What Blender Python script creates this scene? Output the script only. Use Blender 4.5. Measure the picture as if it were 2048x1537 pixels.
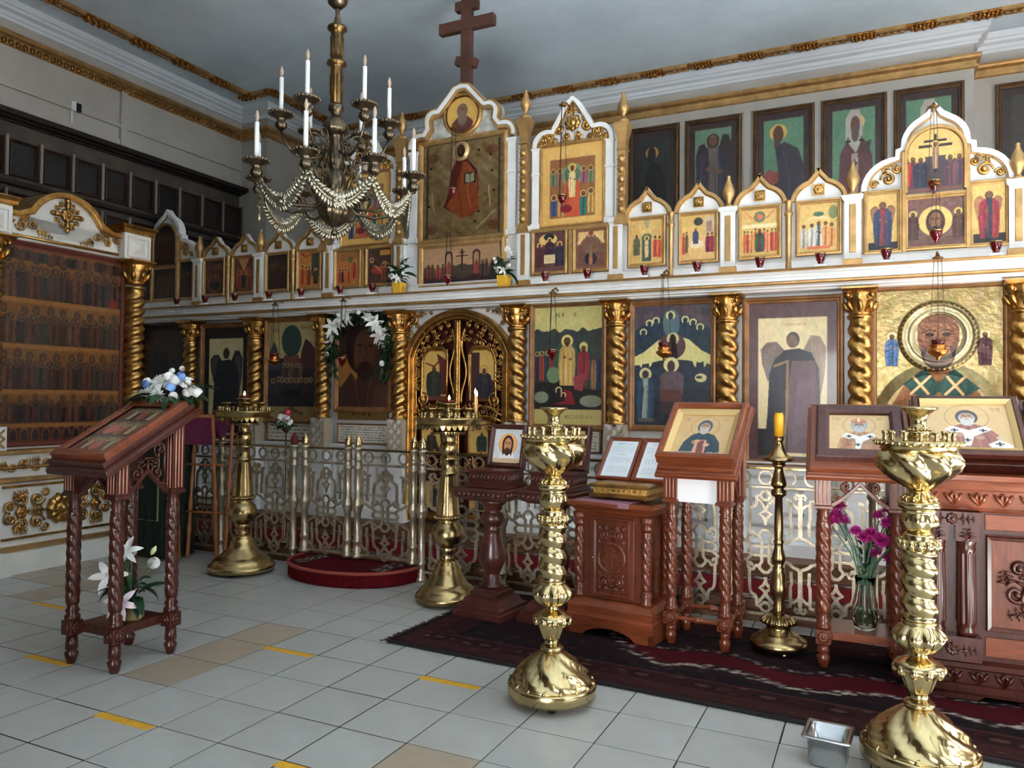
import bpy, math, random
import numpy as np
from math import sin, cos, pi, radians, sqrt, atan2
from mathutils import Matrix, Vector

for o in list(bpy.data.objects): bpy.data.objects.remove(o)
SC = bpy.context.scene
COL = SC.collection
random.seed(7); RNG = np.random.default_rng(7)

# ------------------------------------------------------------------ camera
F_PX, YAW, PIT, ROL, HC = 1533.66, .4451, .0215, .0095, 1.2295
_f = Vector((-sin(YAW)*cos(PIT), cos(YAW)*cos(PIT), sin(PIT)))
_r0 = Vector((cos(YAW), sin(YAW), 0)); _u0 = _r0.cross(_f)
_r = _r0*cos(ROL) + _u0*sin(ROL); _u = -_r0*sin(ROL) + _u0*cos(ROL)
CAMLOC = Vector((0, 0, HC))
cam = bpy.data.cameras.new('camera'); cam.sensor_width = 36; cam.lens = 36*F_PX/2048; cam.clip_start = .05
camo = bpy.data.objects.new('camera', cam); COL.objects.link(camo)
camo.matrix_world = Matrix(((_r.x, _u.x, -_f.x, 0), (_r.y, _u.y, -_f.y, 0), (_r.z, _u.z, -_f.z, HC), (0, 0, 0, 1)))
SC.camera = camo
def _ray(px, py): return _f*F_PX + _r*(px-1024) + _u*(768.5-py)
def PY(px, py, Y): d = _ray(px, py); return CAMLOC + d*(Y/d.y)        # photo point measured on a plane y = Y
def PX(px, py, X): d = _ray(px, py); return CAMLOC + d*(X/d.x)
def PZ(px, py, Z): d = _ray(px, py); return CAMLOC + d*((Z-HC)/d.z)

# ------------------------------------------------------------------ world, light, exposure
SC.view_settings.view_transform = 'Standard'; SC.view_settings.look = 'None'
SC.view_settings.gamma = 1; SC.view_settings.use_curve_mapping = False
SC.view_settings.exposure = 0.55
SC.cycles.sample_clamp_indirect = 0
w = bpy.data.worlds.new('daylight'); SC.world = w; w.use_nodes = True
w.node_tree.nodes['Background'].inputs[0].default_value = (.62, .75, .95, 1)
w.node_tree.nodes['Background'].inputs[1].default_value = 1.0
def area(name, loc, rot, sx, sy, power, col=(1, 1, 1)):
    l = bpy.data.lights.new(name, 'AREA'); l.shape = 'RECTANGLE'; l.size = sx; l.size_y = sy; l.energy = power; l.color = col
    o = bpy.data.objects.new(name, l); COL.objects.link(o); o.location = loc; o.rotation_euler = rot
    return o
# daylight through the rear doorway / windows (wall y=-5) and the windows of the right wall (x=3.6)
area('daylight_rear_door', (.2, -4.9, 1.15), (radians(90), 0, 0), 2.3, 2.1, 235, (1, .985, .955))
area('daylight_right_window', (3.5, 1.0, 2.25), (0, radians(90), 0), 2.3, 2.1, 40, (.84, .93, 1))
area('daylight_right_window', (3.5, 4.0, 2.25), (0, radians(90), 0), 2.3, 2.1, 40, (.84, .93, 1))
sl = bpy.data.lights.new('sun', 'SUN'); sl.energy = 225; sl.angle = radians(.6); sl.color = (.95, .985, 1)
so = bpy.data.objects.new('sun', sl); COL.objects.link(so); so.location = (8, 2, 8)
so.rotation_euler = Vector((-.58, .26, -.77)).to_track_quat('-Z', 'Y').to_euler()   # falls through the right-hand windows onto the floor

# ------------------------------------------------------------------ helpers
def tag(o, label=None, cat=None, group=None, kind=None):
    if label: o['label'] = label
    if cat: o['category'] = cat
    if group: o['group'] = group
    if kind: o['kind'] = kind
    return o
def empty(name, loc=(0, 0, 0), rz=0, label=None, cat=None, group=None, parent=None):
    o = bpy.data.objects.new(name, None); COL.objects.link(o); o.location = loc; o.rotation_euler = (0, 0, rz)
    o.empty_display_size = .05
    if parent: o.parent = parent
    return tag(o, label, cat, group)
def copy_tree(o, parent=None):
    c = o.copy(); COL.objects.link(c); c.parent = parent
    for ch in list(o.children): copy_tree(ch, c)
    return c
def clone(o, loc, rz=None, label=None):
    c = copy_tree(o); c.location = loc
    if rz is not None: c.rotation_euler = (0, 0, rz)
    if label: c['label'] = label
    return c

class MB:
    def __init__(s): s.v = []; s.f = []; s.sm = []
    def add(s, v, f, sm=False, T=None):
        b = len(s.v)
        if T is not None: v = [T @ Vector(p) for p in v]
        s.v += [tuple(p) for p in v]; s.f += [tuple(i+b for i in q) for q in f]; s.sm += [sm]*len(f)
        return s
    def box(s, x0, x1, y0, y1, z0, z1, T=None):
        return s.add([(x0,y0,z0),(x1,y0,z0),(x1,y1,z0),(x0,y1,z0),(x0,y0,z1),(x1,y0,z1),(x1,y1,z1),(x0,y1,z1)],
            [(0,3,2,1),(4,5,6,7),(0,1,5,4),(1,2,6,5),(2,3,7,6),(3,0,4,7)], False, T)
    def cbox(s, c, d, T=None):
        return s.box(c[0]-d[0]/2, c[0]+d[0]/2, c[1]-d[1]/2, c[1]+d[1]/2, c[2]-d[2]/2, c[2]+d[2]/2, T)
    def frus(s, x0, x1, y0, y1, z0, z1, e0, e1, T=None):      # box flaring: e0 / e1 = extra at bottom / top
        return s.add([(x0-e0,y0-e0,z0),(x1+e0,y0-e0,z0),(x1+e0,y1+e0,z0),(x0-e0,y1+e0,z0),(x0-e1,y0-e1,z1),(x1+e1,y0-e1,z1),(x1+e1,y1+e1,z1),(x0-e1,y1+e1,z1)],
            [(0,3,2,1),(4,5,6,7),(0,1,5,4),(1,2,6,5),(2,3,7,6),(3,0,4,7)], False, T)
    def mould(s, x0, x1, y0, y1, prof, T=None):               # stacked moulding: prof = [(z, out)]
        v = []; f = []
        for z, e in prof: v += [(x0-e,y0-e,z),(x1+e,y0-e,z),(x1+e,y1+e,z),(x0-e,y1+e,z)]
        n = len(prof)
        for i in range(n-1):
            for k in range(4): a = i*4+k; b = i*4+(k+1) % 4; f.append((a, b, b+4, a+4))
        f.append((3,2,1,0)); b = 4*(n-1); f.append((b,b+1,b+2,b+3))
        return s.add(v, f, False, T)
    def lathe(s, prof, n=20, lob=0, tw=0, shape='bulge', T=None, sm=True, ph=0, cap=True):
        # prof = [(r, z)] or [(r, z, amp)]; lob lobes with amplitude amp, turning tw radians per metre
        v = []; f = []
        for p in prof:
            r, z = p[0], p[1]; a = p[2] if len(p) > 2 else 0
            for k in range(n):
                t = 2*pi*k/n; q = 1
                if lob and a:
                    c = cos(lob*(t+ph+tw*z)/2.0) if shape == 'bulge' else cos(lob*(t+ph+tw*z))
                    q = 1 + a*((abs(c)*2-1) if shape == 'bulge' else c)
                v.append((r*q*cos(t), r*q*sin(t), z))
        m = len(prof)
        for i in range(m-1):
            for k in range(n):
                a = i*n+k; b = i*n+(k+1) % n; f.append((a, b, b+n, a+n))
        if cap and prof[0][0] > 1e-5: f.append(tuple(range(n-1, -1, -1)))
        if cap and prof[-1][0] > 1e-5: f.append(tuple(range((m-1)*n, m*n)))
        return s.add(v, f, sm, T)
    def tube(s, path, rad, n=6, closed=False, T=None, flat=1.0, up=None):
        P = [Vector(p) for p in path]; m = len(P)
        if m < 2: return s
        R = rad if hasattr(rad, '__len__') else [rad]*m
        v = []; f = []; nrm = None
        for i in range(m):
            if closed: t = P[(i+1) % m]-P[i-1]
            else: t = P[min(i+1, m-1)]-P[max(i-1, 0)]
            if t.length < 1e-9: t = Vector((0, 0, 1))
            t.normalize()
            if up is not None: nrm = Vector(up) - t*Vector(up).dot(t)
            elif nrm is None:
                a = Vector((0, 0, 1)) if abs(t.z) < .9 else Vector((1, 0, 0)); nrm = a - t*a.dot(t)
            else: nrm = nrm - t*nrm.dot(t)
            if nrm.length < 1e-6: nrm = t.orthogonal()
            nrm.normalize(); bi = t.cross(nrm)
            for k in range(n):
                a = 2*pi*(k+.5)/n; v.append(P[i] + nrm*(R[i]*flat*cos(a)) + bi*(R[i]*sin(a)))
        for i in range(m if closed else m-1):
            for k in range(n):
                a = i*n+k; b = i*n+(k+1) % n; j = ((i+1) % m)*n
                f.append((a, b, j+(k+1) % n, j+k))
        if not closed: f.append(tuple(range(n-1, -1, -1))); f.append(tuple(range((m-1)*n, m*n)))
        return s.add(v, f, n > 4, T)
    def prism(s, poly, y0, y1, T=None):                       # polygon in the x-z plane, extruded in y
        n = len(poly); v = [(x, y0, z) for x, z in poly] + [(x, y1, z) for x, z in poly]
        a = sum(poly[i][0]*poly[(i+1) % n][1]-poly[(i+1) % n][0]*poly[i][1] for i in range(n))
        f = [tuple(range(n)), tuple(range(2*n-1, n-1, -1))] if a > 0 else [tuple(range(n-1, -1, -1)), tuple(range(n, 2*n))]
        for i in range(n):
            j = (i+1) % n
            f.append((j, i, i+n, j+n) if a > 0 else (i, j, j+n, i+n))
        return s.add(v, f, False, T)
    def frame(s, w, h, prof, z0=0, T=None):                   # mitred frame round a w*h opening (base centre at z0); prof = [(outward, y)]
        v = []; f = []; n = len(prof)
        for sx, sz in ((-1, 0), (1, 0), (1, 1), (-1, 1)):
            for o, y in prof: v.append((sx*(w/2+o), y, z0 + (h+o if sz else -o)))
        for c in range(4):
            d = (c+1) % 4
            for i in range(n-1): f.append((c*n+i, d*n+i, d*n+i+1, c*n+i+1))
        return s.add(v, f, False, T)
    def arch(s, outer, inner, y0, y1, T=None):                # band between two open polylines of equal length in x-z
        n = len(outer); v = [(x, y0, z) for x, z in outer] + [(x, y0, z) for x, z in inner] + [(x, y1, z) for x, z in outer] + [(x, y1, z) for x, z in inner]
        f = []
        for i in range(n-1):
            f += [(i, i+1, n+i+1, n+i), (2*n+i+1, 2*n+i, 3*n+i, 3*n+i+1), (i+1, i, 2*n+i, 2*n+i+1), (n+i, n+i+1, 3*n+i+1, 3*n+i)]
        f += [(0, n, 3*n, 2*n), (2*n-1, n-1, 3*n-1, 4*n-1)]
        return s.add(v, f, False, T)
    def ball(s, c, r, n=10, T=None, sz=1.0):
        pr = [(max(r*sin(pi*i/(n//2+1)), 0), -r*sz*cos(pi*i/(n//2+1))) for i in range(n//2+2)]
        M = Matrix.Translation(c)
        return s.lathe(pr, n, T=(T @ M) if T is not None else M)
    def leaf(s, L, W, bend=.3, T=None, seg=4, fold=.25):      # a two-sided leaf along +x, curving down
        v = []; f = []
        for i in range(seg+1):
            t = i/seg; wd = W*sin(pi*min(1, t*.92+.06))**.8; x = L*t*cos(bend*t); z = -L*t*sin(bend*t)*.9
            v += [(x, -wd/2, z+wd*fold), (x, 0, z), (x, wd/2, z+wd*fold)]
        for i in range(seg):
            a = i*3; f += [(a, a+3, a+4, a+1), (a+1, a+4, a+5, a+2)]
        return s.add(v, f, True, T)
    def mesh(s, name):
        me = bpy.data.meshes.new(name); me.from_pydata(s.v, [], s.f)
        me.polygons.foreach_set('use_smooth', s.sm); me.update()
        return me
    def build(s, name, mat, parent=None, loc=None, rot=None, bev=0, smooth_angle=None):
        me = s.mesh(name); me.materials.append(mat)
        o = bpy.data.objects.new(name, me); COL.objects.link(o)
        if parent: o.parent = parent
        if loc is not None: o.location = loc
        if rot is not None: o.rotation_euler = rot
        if bev:
            b = o.modifiers.new('bevel', 'BEVEL'); b.width = bev; b.segments = 2; b.limit_method = 'ANGLE'; b.angle_limit = radians(40)
        return o
def inst(me_obj, name, parent=None, loc=(0, 0, 0), rot=(0, 0, 0), scale=(1, 1, 1)):
    o = bpy.data.objects.new(name, me_obj.data); COL.objects.link(o); o.parent = parent; o.location = loc; o.rotation_euler = rot; o.scale = scale
    return o
TR = Matrix.Translation
def RX(a): return Matrix.Rotation(a, 4, 'X')
def RY(a): return Matrix.Rotation(a, 4, 'Y')
def RZ(a): return Matrix.Rotation(a, 4, 'Z')
def SCL(x, y, z): return Matrix.Diagonal((x, y, z, 1))
def struct(name, mb, mat, label=None, **k):
    o = mb.build(name, mat, **k); o['kind'] = 'structure'
    if label: o['label'] = label
    return o

# ------------------------------------------------------------------ materials
def srgb(c):
    c = np.asarray(c, float)/255.0
    return np.where(c <= .04045, c/12.92, ((c+.055)/1.055)**2.4)
def L4(c): r = srgb(c); return (float(r[0]), float(r[1]), float(r[2]), 1)
MATS = {}
def mat(name, col, rough=.5, metal=0, bump=0, bscale=60, var=0, vscale=8, coat=0, spec=.5, trans=0, emit=None, estr=0, col2=None, stretch=None, ior=1.45, randv=0):
    if name in MATS: return MATS[name]
    m = bpy.data.materials.new(name); m.use_nodes = True; nt = m.node_tree; N = nt.nodes; Lk = nt.links
    b = N['Principled BSDF']
    b.inputs['Base Color'].default_value = L4(col); b.inputs['Roughness'].default_value = rough; b.inputs['Metallic'].default_value = metal
    b.inputs['Specular IOR Level'].default_value = spec; b.inputs['Coat Weight'].default_value = coat; b.inputs['Coat Roughness'].default_value = .12
    b.inputs['Transmission Weight'].default_value = trans; b.inputs['IOR'].default_value = ior
    if emit is not None: b.inputs['Emission Color'].default_value = L4(emit); b.inputs['Emission Strength'].default_value = estr
    if var or bump or col2 is not None:
        tc = N.new('ShaderNodeTexCoord'); mp = N.new('ShaderNodeMapping'); Lk.new(tc.outputs['Object'], mp.inputs[0])
        if stretch: mp.inputs['Scale'].default_value = stretch
    if var or col2 is not None:
        n = N.new('ShaderNodeTexNoise'); n.inputs['Scale'].default_value = vscale; n.inputs['Detail'].default_value = 5; n.inputs['Roughness'].default_value = .6
        Lk.new(mp.outputs[0], n.inputs['Vector'])
        cr = N.new('ShaderNodeValToRGB'); e = cr.color_ramp.elements
        c = np.asarray(col, float); c2 = np.asarray(col2, float) if col2 is not None else c*(1-var)
        e[0].position = .35; e[1].position = .68; e[0].color = L4(c2); e[1].color = L4(np.clip(c*(1+var*.35), 0, 255) if col2 is None else c)
        Lk.new(n.outputs['Fac'], cr.inputs[0])
        out = cr.outputs[0]
        if randv:
            oi = N.new('ShaderNodeObjectInfo'); hs = N.new('ShaderNodeHueSaturation'); mr = N.new('ShaderNodeMapRange')
            mr.inputs['To Min'].default_value = 1-randv; mr.inputs['To Max'].default_value = 1+randv
            Lk.new(oi.outputs['Random'], mr.inputs['Value']); Lk.new(mr.outputs[0], hs.inputs['Value']); Lk.new(out, hs.inputs['Color']); out = hs.outputs[0]
        Lk.new(out, b.inputs['Base Color'])
    if bump:
        n2 = N.new('ShaderNodeTexNoise'); n2.inputs['Scale'].default_value = bscale; n2.inputs['Detail'].default_value = 4
        Lk.new(mp.outputs[0], n2.inputs['Vector'])
        bp = N.new('ShaderNodeBump'); bp.inputs['Strength'].default_value = bump; bp.inputs['Distance'].default_value = .01
        Lk.new(n2.outputs['Fac'], bp.inputs['Height']); Lk.new(bp.outputs[0], b.inputs['Normal'])
    MATS[name] = m
    return m
def paintmat(name, rough=.4, coat=0, metal=0, spec=.5, bump=0):
    if name in MATS: return MATS[name]
    m = bpy.data.materials.new(name); m.use_nodes = True; nt = m.node_tree; b = nt.nodes['Principled BSDF']
    a = nt.nodes.new('ShaderNodeAttribute'); a.attribute_name = 'paint'
    nt.links.new(a.outputs['Color'], b.inputs['Base Color'])
    b.inputs['Roughness'].default_value = rough; b.inputs['Coat Weight'].default_value = coat; b.inputs['Coat Roughness'].default_value = .06
    b.inputs['Metallic'].default_value = metal; b.inputs['Specular IOR Level'].default_value = spec
    if bump:
        n2 = nt.nodes.new('ShaderNodeTexNoise'); n2.inputs['Scale'].default_value = 35; n2.inputs['Detail'].default_value = 3
        tc = nt.nodes.new('ShaderNodeTexCoord'); nt.links.new(tc.outputs['Object'], n2.inputs['Vector'])
        bp = nt.nodes.new('ShaderNodeBump'); bp.inputs['Strength'].default_value = bump; bp.inputs['Distance'].default_value = .01
        nt.links.new(n2.outputs['Fac'], bp.inputs['Height']); nt.links.new(bp.outputs[0], b.inputs['Normal'])
    MATS[name] = m
    return m
GOLD = mat('gilding', (206, 160, 92), .32, 1, bump=.25, bscale=45, var=.25, vscale=14)
GOLDM = mat('matt_gilding', (200, 160, 104), .42, .75, bump=.12, bscale=60, var=.15, vscale=10)
OLDGOLD = mat('aged_gilding', (150, 105, 52), .38, .8, bump=.3, bscale=60, var=.35, vscale=12)
BRASS = mat('polished_brass', (208, 186, 136), .2, 1, var=.12, vscale=6)
BRASSD = mat('dark_brass', (186, 160, 112), .26, 1, bump=.1, bscale=40, var=.2, vscale=9)
RAILB = mat('dull_rail_brass', (184, 172, 150), .36, .8, bump=.15, bscale=70, var=.22, vscale=14)
BRONZE = mat('old_chandelier_bronze', (122, 108, 88), .3, 1, bump=.1, bscale=60, var=.25, vscale=16)
WHITE = mat('white_paint', (226, 227, 226), .45, 0, bump=.05, bscale=40, var=.05, vscale=6)
WALL = mat('wall_paint', (184, 180, 172), .75, 0, bump=.06, bscale=30, var=.05, vscale=2.5)
CEIL = mat('ceiling_paint', (214, 229, 241), .7, 0, bump=.05, bscale=12, var=.07, vscale=1.1)
CROWN = mat('crown_moulding_paint', (214, 220, 226), .6)
CHERRY = mat('cherry_wood', (122, 60, 36), .3, 0, coat=.35, col2=(88, 40, 24), vscale=5, stretch=(14, 14, 1.6), bump=.03, bscale=40)
CHERRYH = mat('cherry_wood_horizontal', (140, 72, 42), .3, 0, coat=.35, col2=(108, 52, 30), vscale=5, stretch=(1.6, 14, 14), bump=.03, bscale=40)
MAHOG = mat('mahogany', (84, 34, 22), .3, 0, coat=.35, col2=(56, 22, 14), vscale=5, stretch=(12, 12, 2), bump=.03, bscale=40)
DARKW = mat('dark_carved_wood', (80, 38, 31), .35, 0, coat=.3, col2=(54, 24, 20), vscale=8, bump=.05, bscale=60)
BLACKW = mat('black_brown_wood', (40, 28, 24), .4, 0, var=.3, vscale=10)
PINE = mat('pine_wood', (176, 112, 62), .45, 0, col2=(150, 88, 46), vscale=5, stretch=(14, 14, 1.5))
REDC = mat('red_carpet', (82, 12, 20), .95, 0, bump=.3, bscale=400, var=.2, vscale=30, spec=.1)
STEEL = mat('stainless_steel', (190, 192, 194), .22, 1)
BLACK = mat('black_plastic', (18, 18, 20), .45)
WAX = mat('white_plastic_candle', (232, 234, 236), .4)
YWAX = mat('yellow_wax', (236, 170, 36), .5)
LEAFG = mat('leaf_green', (40, 78, 36), .45, 0, var=.35, vscale=20)
PETAL = mat('white_petal', (236, 236, 232), .6, 0, var=.06, vscale=30)
RUBY = mat('ruby_glass', (120, 8, 18), .12, 0, trans=.55, coat=.5)
FLAME = mat('candle_flame', (255, 190, 110), .5, emit=(255, 200, 130), estr=9)
GLASS = mat('clear_glass', (250, 253, 252), .01, trans=1, ior=1.18)
PAINT = paintmat('painted_icon', .42, coat=.15)
PGLOSS = paintmat('varnished_icon', .34, coat=.3)
PMETAL = paintmat('embossed_metal_icon', .34, metal=.7, bump=.28)
PCLOTH = paintmat('woven_carpet', .95, spec=.1)
PAPER = paintmat('printed_paper', .7)
# ------------------------------------------------------------------ painter: colours of a flat painting, carried by a fine mesh
class Canvas:
    def __init__(s, w, h, px, bg=(200, 170, 110)):            # w, h metres; px = grid step in metres
        s.w, s.h = w, h; s.nx = max(6, int(round(w/px))); s.ny = max(6, int(round(h/px)))
        s.S = 2; X = (np.arange(s.nx*s.S)+.5)/(s.nx*s.S); Y = (np.arange(s.ny*s.S)+.5)/(s.ny*s.S)
        s.X, s.Y = np.meshgrid(X, Y); s.a = w/h
        s.I = np.empty(s.X.shape+(3,)); s.I[:] = bg; s.mask = None
    def put(s, m, col, al=1.0):
        m = m.astype(float)*al; s.I += (np.asarray(col, float)-s.I)*m[..., None]
        return s
    def _sl(s, x0, y0, x1, y1):
        H, W = s.X.shape
        return slice(max(0, int(y0*H)-1), max(0, min(H, int(y1*H)+2))), slice(max(0, int(x0*W)-1), max(0, min(W, int(x1*W)+2)))
    def sub(s, sl, m, col, al):
        m = m.astype(float)*al; s.I[sl] += (np.asarray(col, float)-s.I[sl])*m[..., None]
        return s
    def rect(s, x0, y0, x1, y1, col, al=1):
        q = s._sl(x0, y0, x1, y1); X, Y = s.X[q], s.Y[q]; return s.sub(q, (X >= x0) & (X <= x1) & (Y >= y0) & (Y <= y1), col, al)
    def ell(s, cx, cy, rx, ry, col, al=1):
        q = s._sl(cx-rx, cy-ry, cx+rx, cy+ry); return s.sub(q, ((s.X[q]-cx)/rx)**2+((s.Y[q]-cy)/ry)**2 <= 1, col, al)
    def disc(s, cx, cy, r, col, al=1): return s.ell(cx, cy, r, r*s.a, col, al)
    def ring(s, cx, cy, r, wd, col, al=1, gap=False):
        d = np.sqrt((s.X-cx)**2+((s.Y-cy)/s.a)**2); m = (d <= r) & (d >= r-wd)
        if gap: m &= ~((s.Y < cy-.35*r*s.a) & (np.abs(s.X-cx) < .55*r))
        return s.put(m, col, al)
    def poly(s, pts, col, al=1):
        m = np.zeros(s.X.shape, bool); n = len(pts)
        for i in range(n):
            x0, y0 = pts[i]; x1, y1 = pts[(i+1) % n]
            if y0 == y1: continue
            c = ((y0 > s.Y) != (y1 > s.Y)) & (s.X < (x1-x0)*(s.Y-y0)/(y1-y0)+x0); m ^= c
        return s.put(m, col, al)
    def line(s, pts, wd, col, al=1):
        m = np.zeros(s.X.shape, bool)
        for (x0, y0), (x1, y1) in zip(pts[:-1], pts[1:]):
            ax, ay = x1-x0, (y1-y0)/s.a; L = ax*ax+ay*ay+1e-12
            t = np.clip(((s.X-x0)*ax+(s.Y-y0)/s.a*ay)/L, 0, 1)
            m |= (s.X-x0-t*ax)**2+((s.Y-y0)/s.a-t*ay)**2 <= (wd/2)**2
        return s.put(m, col, al)
    def noise(s, amp, n=12, chroma=.3):
        for k in (n, n*3):
            g = RNG.normal(0, 1, (k+2, k+2, 3)); g = g.mean(2, keepdims=True)*(1-chroma)+g*chroma
            u = s.X*k; v = s.Y*k; i = v.astype(int); j = u.astype(int); fu = (u-j)[..., None]; fv = (v-i)[..., None]
            q = (g[i, j]*(1-fu)+g[i, j+1]*fu)*(1-fv)+(g[i+1, j]*(1-fu)+g[i+1, j+1]*fu)*fv
            s.I += q*amp
        return s
    def text(s, x0, y0, x1, y1, rows, col, fill=.55, al=.85):   # rows of small pen strokes
        ph = (y1-y0)/rows
        for r in range(rows):
            yb = y0+ph*r+ph*.25; yt = yb+ph*fill; x = x0
            cw = ph*fill/s.a*.75
            while x < x1-cw:
                if RNG.random() < .86:
                    k = RNG.random(); wd = cw*.28
                    s.rect(x, yb, x+wd, yt, col, al)
                    if k < .7: s.rect(x+cw*.55, yb, x+cw*.55+wd, yt, col, al)
                    if k > .3: yy = yb+(yt-yb)*RNG.choice([0, .4, .78]); s.rect(x, yy, x+cw*.8, yy+(yt-yb)*.22, col, al)
                x += cw*1.15
        return s
    def vgrad(s, y0, y1, col, al=1):
        t = np.clip((s.Y-y0)/(y1-y0), 0, 1)*al; s.I += (np.asarray(col, float)-s.I)*t[..., None]
        return s
    # ---- figures
    def head(s, cx, cy, r, skin=(120, 80, 55), hair=(60, 38, 26), halo=(226, 184, 96), beard=True, hood=None, face=True):
        if halo is not None: s.disc(cx, cy, r*2.05, halo); s.ring(cx, cy, r*2.05, r*.14, (150, 100, 50), .7)
        s.ell(cx, cy-.1*r*s.a, r*1.12, r*1.3*s.a, hood if hood is not None else hair)
        if beard: s.ell(cx, cy-.95*r*s.a, r*.62, r*.85*s.a, hair)
        s.ell(cx, cy, r*.72, r*1.02*s.a, skin)
        if face:
            d = tuple(np.asarray(skin)*.45)
            s.ell(cx-.28*r, cy+.18*r*s.a, r*.13, r*.09*s.a, d); s.ell(cx+.28*r, cy+.18*r*s.a, r*.13, r*.09*s.a, d)
            s.rect(cx-.05*r, cy-.3*r*s.a, cx+.07*r, cy+.2*r*s.a, d, .6); s.ell(cx, cy-.52*r*s.a, r*.2, r*.07*s.a, d)
            s.rect(cx-.42*r, cy+.36*r*s.a, cx-.12*r, cy+.44*r*s.a, d, .7); s.rect(cx+.12*r, cy+.36*r*s.a, cx+.42*r, cy+.44*r*s.a, d, .7)
            if beard: s.ell(cx, cy-.85*r*s.a, r*.5, r*.42*s.a, hair)
    def robe(s, cx, y0, y1, wd, c1, c2, lean=0, folds=6):
        h = y1-y0
        s.poly([(cx-.24*wd, y1-.02*h), (cx-.5*wd, y1-.14*h), (cx-.56*wd, y1-.5*h), (cx-.46*wd+lean, y0), (cx+.46*wd+lean, y0), (cx+.54*wd, y1-.5*h), (cx+.5*wd, y1-.14*h), (cx+.24*wd, y1-.02*h)], c1)
        s.poly([(cx-.16*wd, y1), (cx-.1*wd, y1-.35*h), (cx-.22*wd+lean, y0), (cx+.12*wd+lean, y0), (cx+.16*wd, y1-.35*h), (cx+.16*wd, y1)], c2)
        for k in range(folds):
            t = (k+.5)/folds-.5; dk = np.asarray(c1)*.6 if k % 2 else np.clip(np.asarray(c1)*1.35+12, 0, 255)
            s.line([(cx+t*wd*.8, y1-.2*h), (cx+t*wd*1.0+lean*.5, y0+.45*h), (cx+t*wd*.85+lean, y0+.02*h)], wd*.035, dk, .7)
    def saint(s, cx, y0, hgt, c1, c2, skin=(120, 80, 55), hair=(70, 45, 30), halo=(226, 184, 96), beard=True, wide=1.0, book=None, lean=0, hood=None):
        r = hgt*.062/s.a; hy = y0+hgt*.88
        if halo is not None: s.disc(cx, hy, r*2.05, halo)
        s.robe(cx, y0, y0+hgt*.82, hgt*.34/s.a*wide, c1, c2, lean)
        s.head(cx, hy, r, skin, hair, halo if halo is None else None, beard, hood)
        if halo is not None: s.ring(cx, hy, r*2.05, r*.16, tuple(np.asarray(halo)*.7), .8)
        s.ell(cx-.05*hgt/s.a, y0+hgt*.56, r*.5, r*.4*s.a, skin); s.ell(cx+.07*hgt/s.a, y0+hgt*.52, r*.5, r*.4*s.a, skin)
        if book is not None: s.poly([(cx+.02*hgt/s.a, y0+hgt*.5), (cx+.13*hgt/s.a, y0+hgt*.52), (cx+.13*hgt/s.a, y0+hgt*.64), (cx+.02*hgt/s.a, y0+hgt*.62)], book)
    def wing(s, cx, y0, y1, wd, sgn, col, hi):
        h = y1-y0
        p = [(cx, y1-.25*h), (cx+sgn*.35*wd, y1-.02*h), (cx+sgn*.75*wd, y1-.04*h), (cx+sgn*wd, y1-.2*h), (cx+sgn*.95*wd, y1-.55*h), (cx+sgn*.7*wd, y0), (cx+sgn*.45*wd, y0+.25*h), (cx+sgn*.2*wd, y1-.5*h)]
        s.poly(p, col)
        for k in range(4):
            t = k/4; s.line([(cx+sgn*(.4+.12*k)*wd, y1-.15*h), (cx+sgn*(.55+.1*k)*wd, y1-.5*h), (cx+sgn*(.5+.06*k)*wd, y0+(.3-.07*k)*h)], wd*.035, hi, .6)
    def crowd(s, x0, x1, y0, hgt, n, cols, halo=(220, 180, 100), skin=(110, 74, 52)):
        for k in range(n):
            x = x0+(x1-x0)*(k+.5)/n+RNG.normal(0, .1)*(x1-x0)/n; c = cols[k % len(cols)]; yy = y0+RNG.normal(0, .03)*hgt
            wd = (x1-x0)/n*.95; r = min(wd*.3, hgt*.1/s.a)
            s.robe(x, yy, yy+hgt*.84, wd, c, tuple(np.asarray(c)*.7), 0, 3)
            if halo is not None: s.ring(x, yy+hgt*.9, r*1.75, r*.42, halo, 1)
            s.ell(x, yy+hgt*.9, r*.95, r*1.15*s.a, (50, 34, 26)); s.ell(x, yy+hgt*.9, r*.62, r*.85*s.a, skin)
    def hills(s, y, col, amp=.08, n=5, ph=0):
        yy = y+amp*(np.sin(s.X*n*2*pi/2+ph)+.5*np.sin(s.X*n*5.1+ph*2)); return s.put(s.Y < yy, col)
    def lin(s):
        I = np.clip(s.I, 0, 255).reshape(s.ny, s.S, s.nx, s.S, 3).mean((1, 3)); return srgb(I)
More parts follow.
